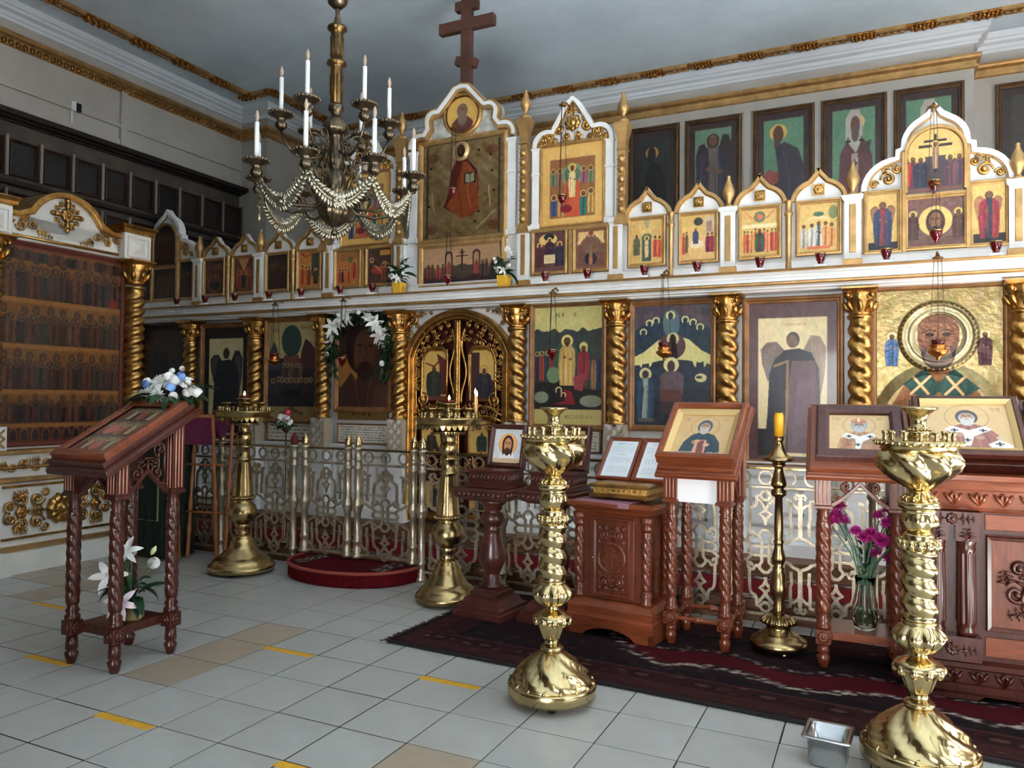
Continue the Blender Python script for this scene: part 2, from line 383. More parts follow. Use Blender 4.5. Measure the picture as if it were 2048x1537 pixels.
def panel(name, C, m, parent=None, T=None, relief=None, thick=.012):
    """C painted on a board C.w x C.h, standing on z=0, facing -y; has real thickness"""
    nx, ny = C.nx, C.ny; col = C.lin()
    xs = np.linspace(-C.w/2, C.w/2, nx); zs = np.linspace(0, C.h, ny)
    X, Z = np.meshgrid(xs, zs); Yv = np.zeros_like(X) if relief is None else -relief(np.linspace(0, 1, nx)[None, :]+0*Z, np.linspace(0, 1, ny)[:, None]+0*X)
    V = np.stack([X, Yv, Z], -1).reshape(-1, 3)
    idx = np.arange(nx*ny).reshape(ny, nx)
    Fq = np.stack([idx[:-1, :-1], idx[:-1, 1:], idx[1:, 1:], idx[1:, :-1]], -1).reshape(-1, 4)
    cc = col.reshape(-1, 3)
    if C.mask is not None:
        mk = C.mask((X/C.w+.5), Z/C.h).reshape(-1); keep = mk[Fq].all(1); Fq = Fq[keep]
    else:                                                     # rim and back
        rim = np.concatenate([idx[0, :], idx[1:, -1], idx[-1, -2::-1], idx[-2:0:-1, 0]])
        b = len(V); VB = V[rim].copy(); VB[:, 1] = thick; V = np.concatenate([V, VB]); cc = np.concatenate([cc, cc[rim]*.5]); n = len(rim)
        k = np.arange(n); Fr = np.stack([rim[k], b+k, b+(k+1) % n, rim[(k+1) % n]], -1); Fq = np.concatenate([Fq, Fr])
    me = bpy.data.meshes.new(name); me.from_pydata(V.tolist(), [], Fq.tolist())
    at = me.color_attributes.new('paint', 'FLOAT_COLOR', 'POINT')
    c4 = np.ones((len(V), 4), np.float32); c4[:, :3] = cc; at.data.foreach_set('color', c4.ravel())
    me.polygons.foreach_set('use_smooth', [relief is not None]*len(me.polygons)); me.materials.append(m)
    o = bpy.data.objects.new(name, me); COL.objects.link(o)
    if parent: o.parent = parent
    if T is not None: o.matrix_local = T
    return o
FR_GOLD = [(0, .012), (0, -.004), (.006, -.012), (.016, -.016), (.024, -.012), (.026, .02)]
def frprof(w, d=.02, back=.02): return [(0, .01), (0, -d*.3), (w*.2, -d*.55), (w*.3, -d*.55), (w*.55, -d), (w*.85, -d*.9), (w, -d*.5), (w, back)]
def icon(name, label, C, loc, fw=.03, fd=.02, fmat=None, pm=None, cat='icon', group=None, rz=0, tilt=0, glass=False, fname='frame', back=.02):
    """framed painting: Empty at the bottom centre of the opening > frame, painting"""
    e = empty(name, loc, rz, label, cat, group)
    if tilt: e.rotation_euler = (tilt, 0, rz)
    C.noise(4, 14, .4); C.noise(4, 44, .5)
    m = MB(); m.frame(C.w, C.h, frprof(fw, fd, back)); m.build(fname, fmat or GOLDM, e)
    panel('painting', C, pm or PAINT, e, TR((0, .004, 0)))
    return e
def spiral(cx, cz, r0, turns, a0, n=22, dirn=1, grow=.12):
    out = []
    for i in range(n+1):
        t = i/n; a = a0+dirn*turns*2*pi*t; r = r0*(1-t)+r0*grow*t; out.append((cx+r*cos(a), cz+r*sin(a)))
    return out
def scroll(mb, cx, cz, r, a0, dirn=1, th=None, y=0, turns=1.35, T=None, n=20, tail=None, flat=1):
    """C-scroll: a spiral tube with a bud at its eye; tail = list of (x,z) points leading into it"""
    th = th or r*.2; p = spiral(cx, cz, r, turns, a0, n, dirn)
    if tail: p = list(tail)+p
    R = [th*(.55+.45*min(1, 3*i/len(p))) * (1 if i < len(p)*.8 else 1-.35*(i/len(p)-.8)/.2) for i in range(len(p))]
    mb.tube([(x, y, z) for x, z in p], R, 5, T=T)
    mb.ball((p[-1][0], y-th*.3, p[-1][1]), th*1.35, 6, T=T)
def rosette(mb, cx, cz, r, petals=8, y=0, T=None, th=.35):
    M = TR((cx, y, cz)) @ RX(radians(90))
    if T is not None: M = T @ M
    mb.lathe([(r*.98, 0, 0), (r, r*th*.35, .18), (r*.72, r*th*.9, .16), (r*.42, r*th*.55, .05), (r*.32, r*th*.6, 0), (r*.25, r*th*1.15, 0), (.0001, r*th*1.3, 0)], petals*4, petals, 0, 'bulge', T=M)
def acanthus(mb, x0, z0, x1, z1, w, y=0, T=None, n=5, sgn=1):
    """a run of curling leaflets along the segment"""
    L = sqrt((x1-x0)**2+(z1-z0)**2); a = atan2(z1-z0, x1-x0)
    for k in range(n):
        t = (k+.3)/n
        for s2 in (-1, 1):
            px, pz = x0+(x1-x0)*t, z0+(z1-z0)*t; aa = a+s2*.75; q = w*(1-.5*t)
            mb.tube([(px, y, pz), (px+q*.5*cos(aa), y-q*.22, pz+q*.5*sin(aa)), (px+q*cos(aa+s2*.5), y-q*.1, pz+q*sin(aa+s2*.5))], [q*.12, q*.2, q*.04], 5, T=T)
    mb.tube([(x0, y, z0), (x1, y, z1)], [w*.14, w*.05], 5, T=T)
# ================================================================== THE ROOM
XL, YP, XP, YB, ZC = -7.1, 7.05, -6.69, 8.3, 4.78
T_ = .30; TX, TY = -3.3223, 2.3443
YI = 5.5                                                     # front plane of the iconostasis
# ---- floor: dark joint bed + tiles one by one
m = MB(); m.box(XL, 3.6, -5, 8.6, -.1, -.0009)
floor = struct('floor', m, mat('grout', (52, 47, 42), .9, var=.3, vscale=20), 'pale square floor tiles with dark joints')
TW = mat('pale_tile', (174, 175, 171), .3, 0, var=.05, vscale=5, bump=.02, bscale=25, randv=.03)
TBE = mat('beige_tile', (166, 152, 134), .32, 0, var=.06, vscale=5, bump=.02, bscale=25, randv=.04)
def tile_mesh(g0, g1):
    m = MB(); e = .001
    m.add([(g0,g0,-.02),(T_-g1,g0,-.02),(T_-g1,T_-g1,-.02),(g0,T_-g1,-.02),(g0,g0,-e),(T_-g1,g0,-e),(T_-g1,T_-g1,-e),(g0,T_-g1,-e),(g0+e,g0+e,0),(T_-g1-e,g0+e,0),(T_-g1-e,T_-g1-e,0),(g0+e,T_-g1-e,0)],
          [(0,1,5,4),(1,2,6,5),(2,3,7,6),(3,0,4,7),(4,5,9,8),(5,6,10,9),(6,7,11,10),(7,4,8,11),(8,9,10,11)])
    return m
def in_view(p, mg=60):
    d = Vector(p)-CAMLOC; z = d.dot(_f)
    if z < .3: return False
    x = 1024+F_PX*d.dot(_r)/z; y = 768.5-F_PX*d.dot(_u)/z
    return -mg < x < 2048+mg and y < 1537+mg
_tm = {}
for k, g in enumerate((.002, .003, .0042)):
    for nm, mt in (('w', TW), ('b', TBE)):
        me = tile_mesh(g, g*.8).mesh('tile'); me.materials.append(mt); _tm[nm, k] = me
BEIGE = {(0, 1), (1, 1), (2, 1), (-1, 6), (3, -5), (3, -6), (4, -6), (4, -7), (3, -7), (4, -5), (2, -5), (5, -6), (-2, 6)}
rest = MB(); rs = random.Random(3); ntile = 0
for a in range(-25, 21):
    for b in range(-13, 24):
        x, y = TX+b*T_, TY+a*T_
        c = (x+T_/2, y+T_/2, 0)
        hid = (y > 4.6) or (y > 3.3 and x > -1.9) or (y > 4.2 and -3.7 < x < -3.0)
        if in_view(c) and y > 1.5 and not hid and ntile < 300:
            o = bpy.data.objects.new('tile', _tm['b' if (a, b) in BEIGE else 'w', rs.choice((0, 0, 1, 1, 2))]); COL.objects.link(o); o.parent = floor; o.location = (x, y, 0); ntile += 1
        else:
            rest.add(*[(lambda q: ([(p[0]+x, p[1]+y, p[2]) for p in q.v], q.f))(tile_mesh(.003, .0026))][0])
ro = rest.build('tile_field', TW, floor); ro['kind'] = 'stuff'
# ---- walls
m = MB(); m.box(XL-.2, XL, -5, YP, 0, ZC); wall_left = struct('wall_left', m, WALL, 'tall plain off-white side wall on the left')
m = MB(); m.box(XL-.2, XP, YP, YB+.3, 0, ZC); struct('wall_corner_pier', m, WALL, 'plain projecting pier in the far left corner')
m = MB(); m.box(XL, .82, YB, YB+.5, 0, ZC); wall_back = struct('wall_back', m, WALL, 'pale wall behind the icon screen')
m = MB(); m.box(.82, 3.8, YB+.3, YB+.5, 0, ZC); struct('wall_back_recess', m, WALL, 'stepped-back end of the wall behind the screen')
m = MB(); m.box(3.6, 3.8, -5, YB+.3, 0, 1.05); m.box(3.6, 3.8, -5, YB+.3, 3.45, ZC); m.box(3.6, 3.8, -5, -.1, 1.05, 3.45); m.box(3.6, 3.8, 2.1, 2.9, 1.05, 3.45); m.box(3.6, 3.8, 5.1, YB+.3, 1.05, 3.45)
DIMWALL = mat('darkened_wall', (96, 80, 66), .8, var=.2, vscale=3)  # colour of the unseen walls, darkened to cut bounced light
struct('wall_right', m, DIMWALL)
m = MB(); m.box(XL, -1.0, -5.2, -5, 0, ZC); m.box(1.4, 3.6, -5.2, -5, 0, ZC); m.box(-1.0, 1.4, -5.2, -5, 2.25, ZC); struct('wall_rear', m, DIMWALL)
m = MB(); m.box(XL-.2, 3.8, -5.2, YB+.5, ZC, ZC+.15); ceiling = struct('ceiling', m, CEIL, 'grey-blue painted ceiling with soft stains')
m = MB(); m.box(XL, -1.8, -.8, -.6, 0, ZC); m.box(2.2, 3.6, -1.4, -1.2, 0, ZC); struct('wall_added_baffle', m, DIMWALL)  # added unseen partition, keeps rear door light off the left side
# window and door frames of the walls behind the viewer
for k, yc in enumerate((1.0, 4.0)):
    m = MB(); m.frame(2.2, 2.4, [(0, 0), (0, -.06), (.08, -.06), (.08, 0)], T=TR((3.6, yc, 1.05)) @ RZ(-pi/2))
    m.box(-.03, .03, -.15, -.11, 0, 2.4, T=TR((3.6, yc, 1.05)) @ RZ(-pi/2)); m.box(-1.1, 1.1, -.15, -.11, 1.5, 1.56, T=TR((3.6, yc, 1.05)) @ RZ(-pi/2))
    struct('window_%d' % (k+1), m, WHITE)
m = MB(); m.frame(2.4, 2.25, [(0, .1), (0, -.03), (.12, -.03), (.12, .0)], T=TR((.2, -5, 0)) @ RZ(pi)); struct('door_1', m, WHITE)
# ---- crown moulding, gilt wall band, ceiling garland: follow the wall line
path = [(XL, -5), (XL, YP), (XP, YP), (XP, YB), (.82, YB), (.82, YB+.3), (3.6, YB+.3)]
def offset_path(d):
    out = []
    n = len(path)
    for i, p in enumerate(path):
        nn = Vector((0, 0))
        if i > 0: t = (Vector(path[i])-Vector(path[i-1])).normalized(); nn += Vector((t.y, -t.x))
        if i < n-1: t = (Vector(path[i+1])-Vector(path[i])).normalized(); nn += Vector((t.y, -t.x))
        out.append((p[0]+nn.x*d if abs(nn.x) > .5 else p[0], p[1]+nn.y*d if abs(nn.y) > .5 else p[1]))
    return out
def run(prof):                                               # prof = [(out, z)] swept along the wall line
    m = MB(); v = []; f = []
    ps = [offset_path(o) for o, z in prof]; n = len(path); k = len(prof)
    for i in range(n):
        for j in range(k): v.append((ps[j][i][0], ps[j][i][1], prof[j][1]))
    for i in range(n-1):
        for j in range(k-1): a = i*k+j; f.append((a, a+k, a+k+1, a+1))
    m.add(v, f); return m
struct('trim_1', run([(0, 4.615), (.03, 4.62), (.035, 4.645), (.05, 4.65), (.06, 4.68), (.10, 4.695), (.105, 4.72), (.12, 4.725), (.13, 4.78)]), CROWN, 'white crown moulding under the ceiling')
band = struct('trim_2', run([(0, 4.395), (.03, 4.40), (.03, 4.425), (.018, 4.43), (.02, 4.465), (.05, 4.485), (.06, 4.50), (.06, 4.52), (0, 4.53)]), GOLDM, 'gilt band running round the top of the walls')
# egg-and-dart pieces of the band along the left wall
m = MB(); m.lathe([(.0001, -.03), (.018, -.024), (.026, 0), (.02, .024), (.0001, .03)], 8, T=SCL(.8, 1, 1)); egg = m.build('egg_moulding', OLDGOLD, band, (XL+.03, 3.0, 4.425))
for i in range(1, 62): inst(egg, 'egg_moulding', band, (XL+.03, 3.0+i*.065, 4.425))
# carved garland on the ceiling
gm = mat('garland_gilding', (176, 118, 50), .4, .7, bump=.3, bscale=60, var=.4, vscale=18)
def garland(p0, p1, name, label):
    d = Vector((p1[0]-p0[0], p1[1]-p0[1], 0)); L = d.length; ang = atan2(d.y, d.x)
    e = empty(name, (p0[0], p0[1], ZC), ang); e['kind'] = 'structure'; e['label'] = label
    m = MB(); m.box(0, L, -.06, .06, -.022, 0); m.build('rail', gm, e, bev=.006)
    m = MB(); n = max(1, int(round(L/.52))); q = L/n
    w1 = MB(); w1.box(-.13, .13, .028, .062, -.034, 0); w1.box(-.12, .1, -.062, -.045, -.03, 0)
    w1o = None; b1o = None
    b = MB()
    for j in range(7):
        x = -.1+.033*j
        for yy in ((-.05, .0, .05) if j % 2 else (-.028, .028)): b.ball((x, yy, -.028), .02, 6)
    lf = MB()
    for j in range(4):
        x = -.1+.06*j; lf.tube([(x-.03, -.03, -.024), (x, .0, -.034), (x+.035, -.02, -.026)], [.006, .011, .004], 5)
    lo = None
    for i in range(n):
        xc = (i+.5)*q
        if w1o is None:
            w1o = w1.build('fillet', GOLDM, e, (xc-.03, 0, 0)); b1o = b.build('flower_cluster', gm, e, (xc+.2, 0, 0)); lo = lf.build('leaf_spray', GOLDM, e, (xc-.03, 0, 0))
        else:
            inst(w1o, 'fillet', e, (xc-.03, 0, 0)); inst(b1o, 'flower_cluster', e, (xc+.2, 0, 0)); inst(lo, 'leaf_spray', e, (xc-.03, 0, 0))
    return e
gx, gy = -6.64, 6.70
garland((gx, gy), (gx, 1.2), 'trim_3', 'gilt carved garland on the ceiling along the left wall')
garland((-6.30, gy), (gx, gy), 'trim_4', 'short gilt garland turning the far left ceiling corner')
garland((-6.30, 8.02), (-6.30, gy), 'trim_5', 'gilt ceiling garland beside the corner pier')
garland((3.4, 8.02), (-6.30, 8.02), 'trim_6', 'gilt carved garland on the ceiling before the back wall')
# panel ribs on the left wall
m = MB(); m.box(XL, XL+.03, -5, YP, 4.02, 4.05); m.box(XL, XL+.035, 5.36, 5.43, 3.8, 4.40); m.box(XL, XL+.02, -5, YP, 3.8, 3.9)
struct('trim_7', m, WALL, 'plain ribs dividing the upper left wall')
# solea: low platform behind the rail, carpeted; wooden kickboard
m = MB(); m.box(XL, 3.6, 4.52, YI+.3, 0, .115); solea = struct('floor_platform', m, mat('platform_wood', (120, 78, 48), .5, col2=(92, 58, 36), vscale=6, stretch=(1.5, 12, 12)), 'low wooden platform in front of the icon screen')
m = MB(); m.box(XL, 3.6, 5.24, YI+.3, .115, .2); struct('floor_platform_step', m, MATS['platform_wood'], 'wooden plinth step under the icon screen')
# ================================================================== THE ICON SCREEN
X0 = -3.11
XE0, XE1 = -6.99, 1.95
ROOT = Vector((X0, YI, .2))
ic = empty('iconostasis', ROOT, 0, 'long white and gilt icon screen with twisted columns and kokoshnik gables', 'iconostasis')
def P(mb, name, mt, parent=None, bev=0):                      # part built in world coordinates
    o = mb.build(name, mt, parent or ic, bev=bev)
    if parent is None: o.location = -ROOT
    return o
COLS = [-3.8, -3.007, -2.165, -1.367, -.55, .55, 1.367, 2.165, 3.007, 3.9]
# body board and base
m = MB(); m.box(XE0, X0-.49, YI+.05, YI+.2, .2, 2.1); m.box(X0+.49, XE1, YI+.05, YI+.2, .2, 2.1); m.box(X0-.5, X0+.5, YI+.05, YI+.2, 1.97, 2.1)
P(m, 'body_board', WHITE)
m = MB(); m.mould(XE0, X0-.52, YI-.02, YI+.1, [(.2, .03), (.28, .03), (.3, .01), (.33, .0)]); m.mould(X0+.52, XE1, YI-.02, YI+.1, [(.2, .03), (.28, .03), (.3, .01), (.33, .0)])
P(m, 'plinth', WHITE)
# dado panels with a raised key moulding
for i in range(9):
    if i == 4: continue
    a, b = X0+COLS[i]+.09, X0+COLS[i+1]-.09; w = b-a; xc = (a+b)/2
    m = MB(); m.box(a, b, YI, YI+.05, .33, .80); m.mould(a, b, YI-.012, YI+.04, [(.79, 0), (.80, .012), (.825, .015), (.83, .0)])
    d = P(m, 'dado_panel', WHITE)
    k = MB(); th = .018
    for (x0, x1, z0, z1) in ((-.42, .42, .72, .74), (-.42, .42, .39, .41), (-.42, -.39, .39, .74), (.39, .42, .39, .74), (-.12, .12, .64, .66), (-.12, .12, .47, .49), (-.12, -.09, .47, .66), (.09, .12, .47, .66), (-.39, -.25, .56, .58), (.25, .39, .56, .58), (-.27, -.25, .5, .64), (.25, .27, .5, .64)):
        k.box(xc+x0*w, xc+x1*w, YI-.012, YI+.005, z0, z1)
    P(k, 'key_moulding', mat('grey_moulding', (188, 184, 176), .5), d, bev=.003)
# twisted gilt columns on lattice pedestals
def shaft_mesh(r, z0, z1, lob=2, tw=-33, amp=.2):
    m = MB(); n = int((z1-z0)/.009); pr = [(r*.9, z0, 0), (r*1.25, z0, 0), (r*1.25, z0+.012, 0), (r*1.0, z0+.02, 0)]
    for i in range(n+1):
        t = i/n; z = z0+.025+(z1-z0-.05)*t; a = amp*min(1, t*12, (1-t)*12); pr.append((r, z, a))
    pr += [(r*1.0, z1-.02, 0), (r*1.25, z1-.014, 0), (r*1.25, z1, 0)]
    m.lathe(pr, 18, lob, tw, 'bulge'); return m
sh = shaft_mesh(.062, 1.06, 1.80, 2, 33).mesh('column'); sh.materials.append(GOLD); shl = shaft_mesh(.062, 1.06, 1.80, 2, -33).mesh('column'); shl.materials.append(GOLD)
cap = MB()
cap.lathe([(.062, 1.80), (.066, 1.82), (.058, 1.825), (.07, 1.90, .12), (.088, 1.945, .1), (.088, 1.95)], 24, 8, 0, 'bulge')
for k in range(8):
    a = 2*pi*k/8; M = TR((0, 0, 1.83)) @ RZ(a)
    cap.tube([(.062, 0, 0), (.085, 0, .03), (.098, 0, .055), (.108, 0, .05)], [.012, .02, .016, .006], 5, T=M)
    if k % 2:
        scroll(cap, .0, .0, .022, pi/2, 1, .008, T=TR((.082*cos(a), .082*sin(a), 1.925)) @ RZ(a+pi/2), n=12)
        cap.ball((.1*cos(a), .1*sin(a), 1.93), .017, 6)
cap.mould(-.075, .075, -.075, .075, [(1.945, .0), (1.955, .02), (1.97, .032), (1.98, .032)])
cap = cap.mesh('capital'); cap.materials.append(GOLD)
pedm = MB(); pedm.box(-.075, .075, -.055, .06, .78, 1.06); pedm.mould(-.075, .075, -.055, .06, [(.2, .02), (.3, .02), (.32, .0), (.78, .0)]); pedm = pedm.mesh('pedestal'); pedm.materials.append(WHITE)
lat = MB()
for s in (-1, 1):
    for k in range(-1, 4):
        z0 = .79+k*.085; p = [(-s*.07, -.062, z0), (s*.07, -.062, z0+.17)]
        q = [(max(-.07, min(.07, x)), y, min(1.05, max(.79, z))) for x, y, z in p]
        pp = []
        for t in np.linspace(0, 1, 9):
            x = -s*.07+2*s*.07*t; z = z0+.17*t
            if .785 <= z <= 1.055: pp.append((x, -.063, z))
        if len(pp) > 1: lat.tube(pp, .010, 4, up=(0, 1, 0))
lat.box(-.078, -.066, -.068, .05, .78, 1.06); lat.box(.066, .078, -.068, .05, .78, 1.06)
lat = lat.mesh('lattice'); lat.materials.append(mat('stone_grey_lattice', (176, 162, 142), .5))
dia = MB()
for k in range(3):
    for x in (-.035, .035):
        z = .832+k*.085+(.0425 if x > 0 else 0)*0
        dia.lathe([(.022, 0), (.0001, .02)], 4, T=TR((x, -.055, z+.0)) @ RX(pi/2), sm=False)
    if k < 3: dia.lathe([(.022, 0), (.0001, .02)], 4, T=TR((0, -.055, .875+k*.085 - .0)) @ RX(pi/2), sm=False)
dia = dia.mesh('gilt_studs'); dia.materials.append(GOLD)
def mesh_part(me, name, parent, loc=(0, 0, 0)):
    o = bpy.data.objects.new(name, me); COL.objects.link(o); o.parent = parent; o.location = loc; return o
for cx in COLS:
    c = mesh_part(sh if cx > 0 else shl, 'column', ic, (cx, -.045, -.2))
    mesh_part(cap, 'capital', c); mesh_part(pedm, 'pedestal', c); mesh_part(lat, 'lattice', c); mesh_part(dia, 'gilt_studs', c)
# cornice
YC = YI-.24
def corn(prof, name, mt):                                     # (y, z) profile along x
    m = MB(); v = [(XE0, y, z) for y, z in prof]+[(XE1, y, z) for y, z in prof]; n = len(prof)
    f = [(i, i+n, i+1+n, i+1) for i in range(n-1)]+[(n-1, 2*n-1, n, 0), tuple(range(n)), tuple(range(2*n-1, n-1, -1))]
    m.add(v, f); return P(m, name, mt)
corn([(YI+.2, 1.98), (YI-.1, 1.98), (YI-.105, 1.99), (YI-.13, 1.995), (YI-.13, 2.005), (YI-.165, 2.012), (YI+.2, 2.012)], 'cornice_soffit', WHITE)
corn([(YI+.2, 2.012), (YI-.17, 2.012), (YI-.185, 2.018), (YI-.185, 2.03), (YI-.175, 2.034), (YI+.2, 2.034)], 'gilt_fillet', GOLDM)
corn([(YI+.2, 2.034), (YI-.19, 2.034), (YI-.19, 2.055), (YI-.196, 2.057), (YI-.196, 2.075), (YI-.19, 2.077), (YI-.2, 2.085), (YI-.215, 2.092), (YI+.2, 2.092)], 'cornice', WHITE)
corn([(YI+.2, 2.092), (YI-.22, 2.092), (YI-.235, 2.097), (YI-.24, 2.104), (YI-.225, 2.11), (YI+.2, 2.11)], 'gilt_fillet', GOLDM)
for i in range(10):                                           # little raised tablets over each column
    m = MB(); x = X0+COLS[i]; m.frame(.14, .022, [(0, .003), (0, -.003), (.005, -.003), (.005, .003)], T=TR((x, YI-.196, 2.058))); P(m, 'tablet', WHITE)
# upper tier backing board
m = MB(); m.box(XE0, XE1, YI+.03, YI+.1, 2.11, 2.6); P(m, 'upper_board', WHITE)
m = MB(); m.mould(XE0, XE1, YI-.01, YI+.05, [(2.11, .02), (2.13, .02), (2.14, 0), (2.19, 0), (2.2, .008), (2.205, .0)]); P(m, 'upper_plinth', WHITE)
# --- kokoshnik gables
def ogee(w, h, n=12, k=.68, ph=68):
    L = [(-w*cos(radians(ph*i/n)), k*h*sin(radians(ph*i/n))) for i in range(n+1)]
    L += [(-w*.16, h*.84), (-w*.05, h*.97), (0, h)]
    return L+[(-x, z) for x, z in L[-2::-1]]
def foil(segs, n=8):                                          # arcs (cx, cz, r, a0, a1) for the left half, mirrored
    L = []
    for s in segs:
        if len(s) == 2: L.append(s); continue
        cx, cz, r, a0, a1 = s
        L += [(cx+r*cos(radians(a0+(a1-a0)*i/n)), cz+r*sin(radians(a0+(a1-a0)*i/n))) for i in range(n+1)]
    return L+[(-x, z) for x, z in (L[-2::-1] if abs(L[-1][0]) < 1e-6 else L[::-1])]
def inset(L, d):
    out = []; n = len(L)
    for i in range(n):
        a = Vector(L[max(i-1, 0)]); b = Vector(L[min(i+1, n-1)]); t = b-a
        if t.length < 1e-9: out.append(L[i]); continue
        t.normalize(); nn = Vector((t.y, -t.x)); q = Vector(L[i])+nn*d
        if i in (0, n-1): q = Vector((L[i][0]+(d if i == 0 else -d), L[i][1]))
        out.append((q.x, q.y))
    return out
def gable(cx, z0, L, bands, mat_panel=None, y=YI+.02, name='gable', thick=.05):
    T = TR((cx, y, z0)); m = MB(); m.prism(L[::-1], 0, thick, T=T); g = P(m, name, mat_panel or WHITE)
    for d0, d1, dy, mt, nm in bands:
        b = MB(); b.arch(inset(L, d0), inset(L, d1), -dy, .005, T=T); P(b, nm, mt, g, bev=.004)
    return g
def square_rosette(parent, cx, z, r, y=YI):
    m = MB(); T = TR((cx, y, z)); m.box(-r, r, -.006, .01, -r, r, T=T); rosette(m, 0, 0, r*.8, 6, -.006, T)
    for a in range(4): scroll(m, r*.72*cos(pi/4+a*pi/2), r*.72*sin(pi/4+a*pi/2), r*.28, a*pi/2, 1, r*.09, -.008, T=T, n=10)
    return P(m, 'carved_rosette', GOLD, parent)
SG = [1.575, 1.952, 2.373, 2.753]                              # small bays, right half (mirrored left)
for s in (-1, 1):
    for q in SG:
        x = X0+s*q
        g = gable(x, 2.6, ogee(.178, .215), [(0, .026, .022, GOLDM, 'gable_moulding'), (.026, .034, .01, GOLD, 'inner_bead')])
        square_rosette(g, x, 2.665, .036)
    for q in (1.757, 2.563):                                  # thin round columns between the gables
        m = MB(); m.lathe([(.032, 2.11), (.032, 2.13), (.02, 2.14), (.018, 2.2), (.02, 2.5), (.028, 2.51), (.028, 2.525), (.02, 2.53), (.02, 2.585), (.03, 2.6), (.02, 2.61)], 12, T=TR((X0+s*q, YI-.01, 0))); P(m, 'thin_column', GOLDM)
    for q in (.585, 1.345, 2.163, 2.962, 3.88):                     # white pilasters with a gilt panel and an onion finial
        x = X0+s*q; m = MB()
        m.box(x-.05, x+.05, YI-.03, YI+.04, 2.18, 2.58); m.mould(x-.05, x+.05, YI-.03, YI+.04, [(2.56, 0), (2.575, .012), (2.59, .016), (2.6, .016)])
        p = P(m, 'pilaster', WHITE)
        g = MB(); g.box(x-.02, x+.02, YI-.036, YI-.02, 2.22, 2.54); P(g, 'gilt_panel', GOLDM, p, bev=.004)
        g = MB(); g.mould(x-.055, x+.055, YI-.035, YI+.04, [(2.11, .004), (2.17, .004), (2.18, 0)]); P(g, 'gilt_base', GOLDM, p)
        if q > 1.5:
            f = MB(); f.lathe([(.04, 2.6), (.04, 2.612), (.02, 2.62), (.018, 2.64), (.026, 2.655), (.042, 2.69), (.044, 2.715), (.03, 2.76), (.016, 2.79), (.012, 2.81), (.016, 2.82), (.0001, 2.83)], 14, T=TR((x, YI, 0))); P(f, 'onion_finial', GOLDM, p)
# --- composite gables over the outer bays
LC = foil([(-.43, 0), (-.22, .0, .21, 180, 92), (-.225, .255), (-.195, .265), (-.19, .30), (.0, .27, .195, 172, 118), (-.05, .47), (0, .53)])
for s in (-1, 1):
    x = X0+s*3.44
    g = gable(x, 2.62, LC, [(0, .035, .028, WHITE, 'gable_moulding'), (.035, .045, .016, GOLDM, 'gilt_bead')], y=YI+.03)
    for q in (-1, 1):
        k = MB()
        scroll(k, q*.27, .06, .045, 0 if q > 0 else pi, q, .012, -.012, T=TR((x, YI+.03, 2.63))); scroll(k, q*.35, .035, .028, 0 if q < 0 else pi, -q, .009, -.012, T=TR((x, YI+.03, 2.63)))
        scroll(k, q*.215, .12, .03, pi/2, -q, .01, -.012, T=TR((x, YI+.03, 2.63))); acanthus(k, q*.3, .1, q*.22, .2, .04, -.01, T=TR((x, YI+.03, 2.63)))
        P(k, 'carved_scroll', GOLD, g)
    b = MB(); b.box(x-.19, x-.165, YI-.02, YI+.04, 2.2, 2.85); b.box(x+.165, x+.19, YI-.02, YI+.04, 2.2, 2.85); b.box(x-.17, x+.17, YI-.015, YI+.04, 2.55, 2.57)
    b.box(x-.44, x-.42, YI-.015, YI+.04, 2.2, 2.62); b.box(x+.42, x+.44, YI-.015, YI+.04, 2.2, 2.62); P(b, 'gilt_jambs', GOLDM, bev=.004)
# --- central tall part
m = MB(); m.box(X0-.53, X0+.53, YI+.05, YI+.14, 2.6, 3.42); P(m, 'centre_board', WHITE)
for s in (-1, 1):
    m = MB(); m.mould(X0+s*.465-.035, X0+s*.465+.035, YI-.0, YI+.06, [(2.56, .01), (2.6, .01), (2.61, 0), (3.05, 0), (3.06, .008), (3.09, .0), (3.3, .0), (3.32, .012), (3.34, .012)]); P(m, 'white_jamb', WHITE)
m = MB(); m.frame(.76, .80, [(0, .02), (0, -.02), (.02, -.028), (.045, -.02), (.045, .03)], T=TR((X0, YI+.03, 2.58))); m.frame(.74, .30, [(0, .02), (0, -.015), (.02, -.022), (.04, -.015), (.04, .03)], T=TR((X0, YI+.01, 2.2))); P(m, 'gilt_surround', GOLDM)
LG = foil([(-.52, 0), (-.4, .02, .12, 180, 75), (-.35, .16), (-.255, .215, .105, 190, 75), (-.22, .33), (-.08, .48), (0, .5)])
g = gable(X0, 3.36, LG, [(0, .018, .05, GOLDM, 'gable_moulding'), (.018, .05, .06, WHITE, 'white_moulding'), (.05, .075, .045, GOLDM, 'inner_moulding')], y=YI+.03, mat_panel=mat('flaking_white', (196, 196, 190), .7, var=.25, vscale=14))
m = MB(); m.lathe([(.15, 0), (.155, .02), (.165, .03), (.18, .025), (.185, 0)], 40, cap=False, T=TR((X0, YI+.03, 3.6)) @ RX(pi/2)); P(m, 'medallion_ring', GOLDM, g)
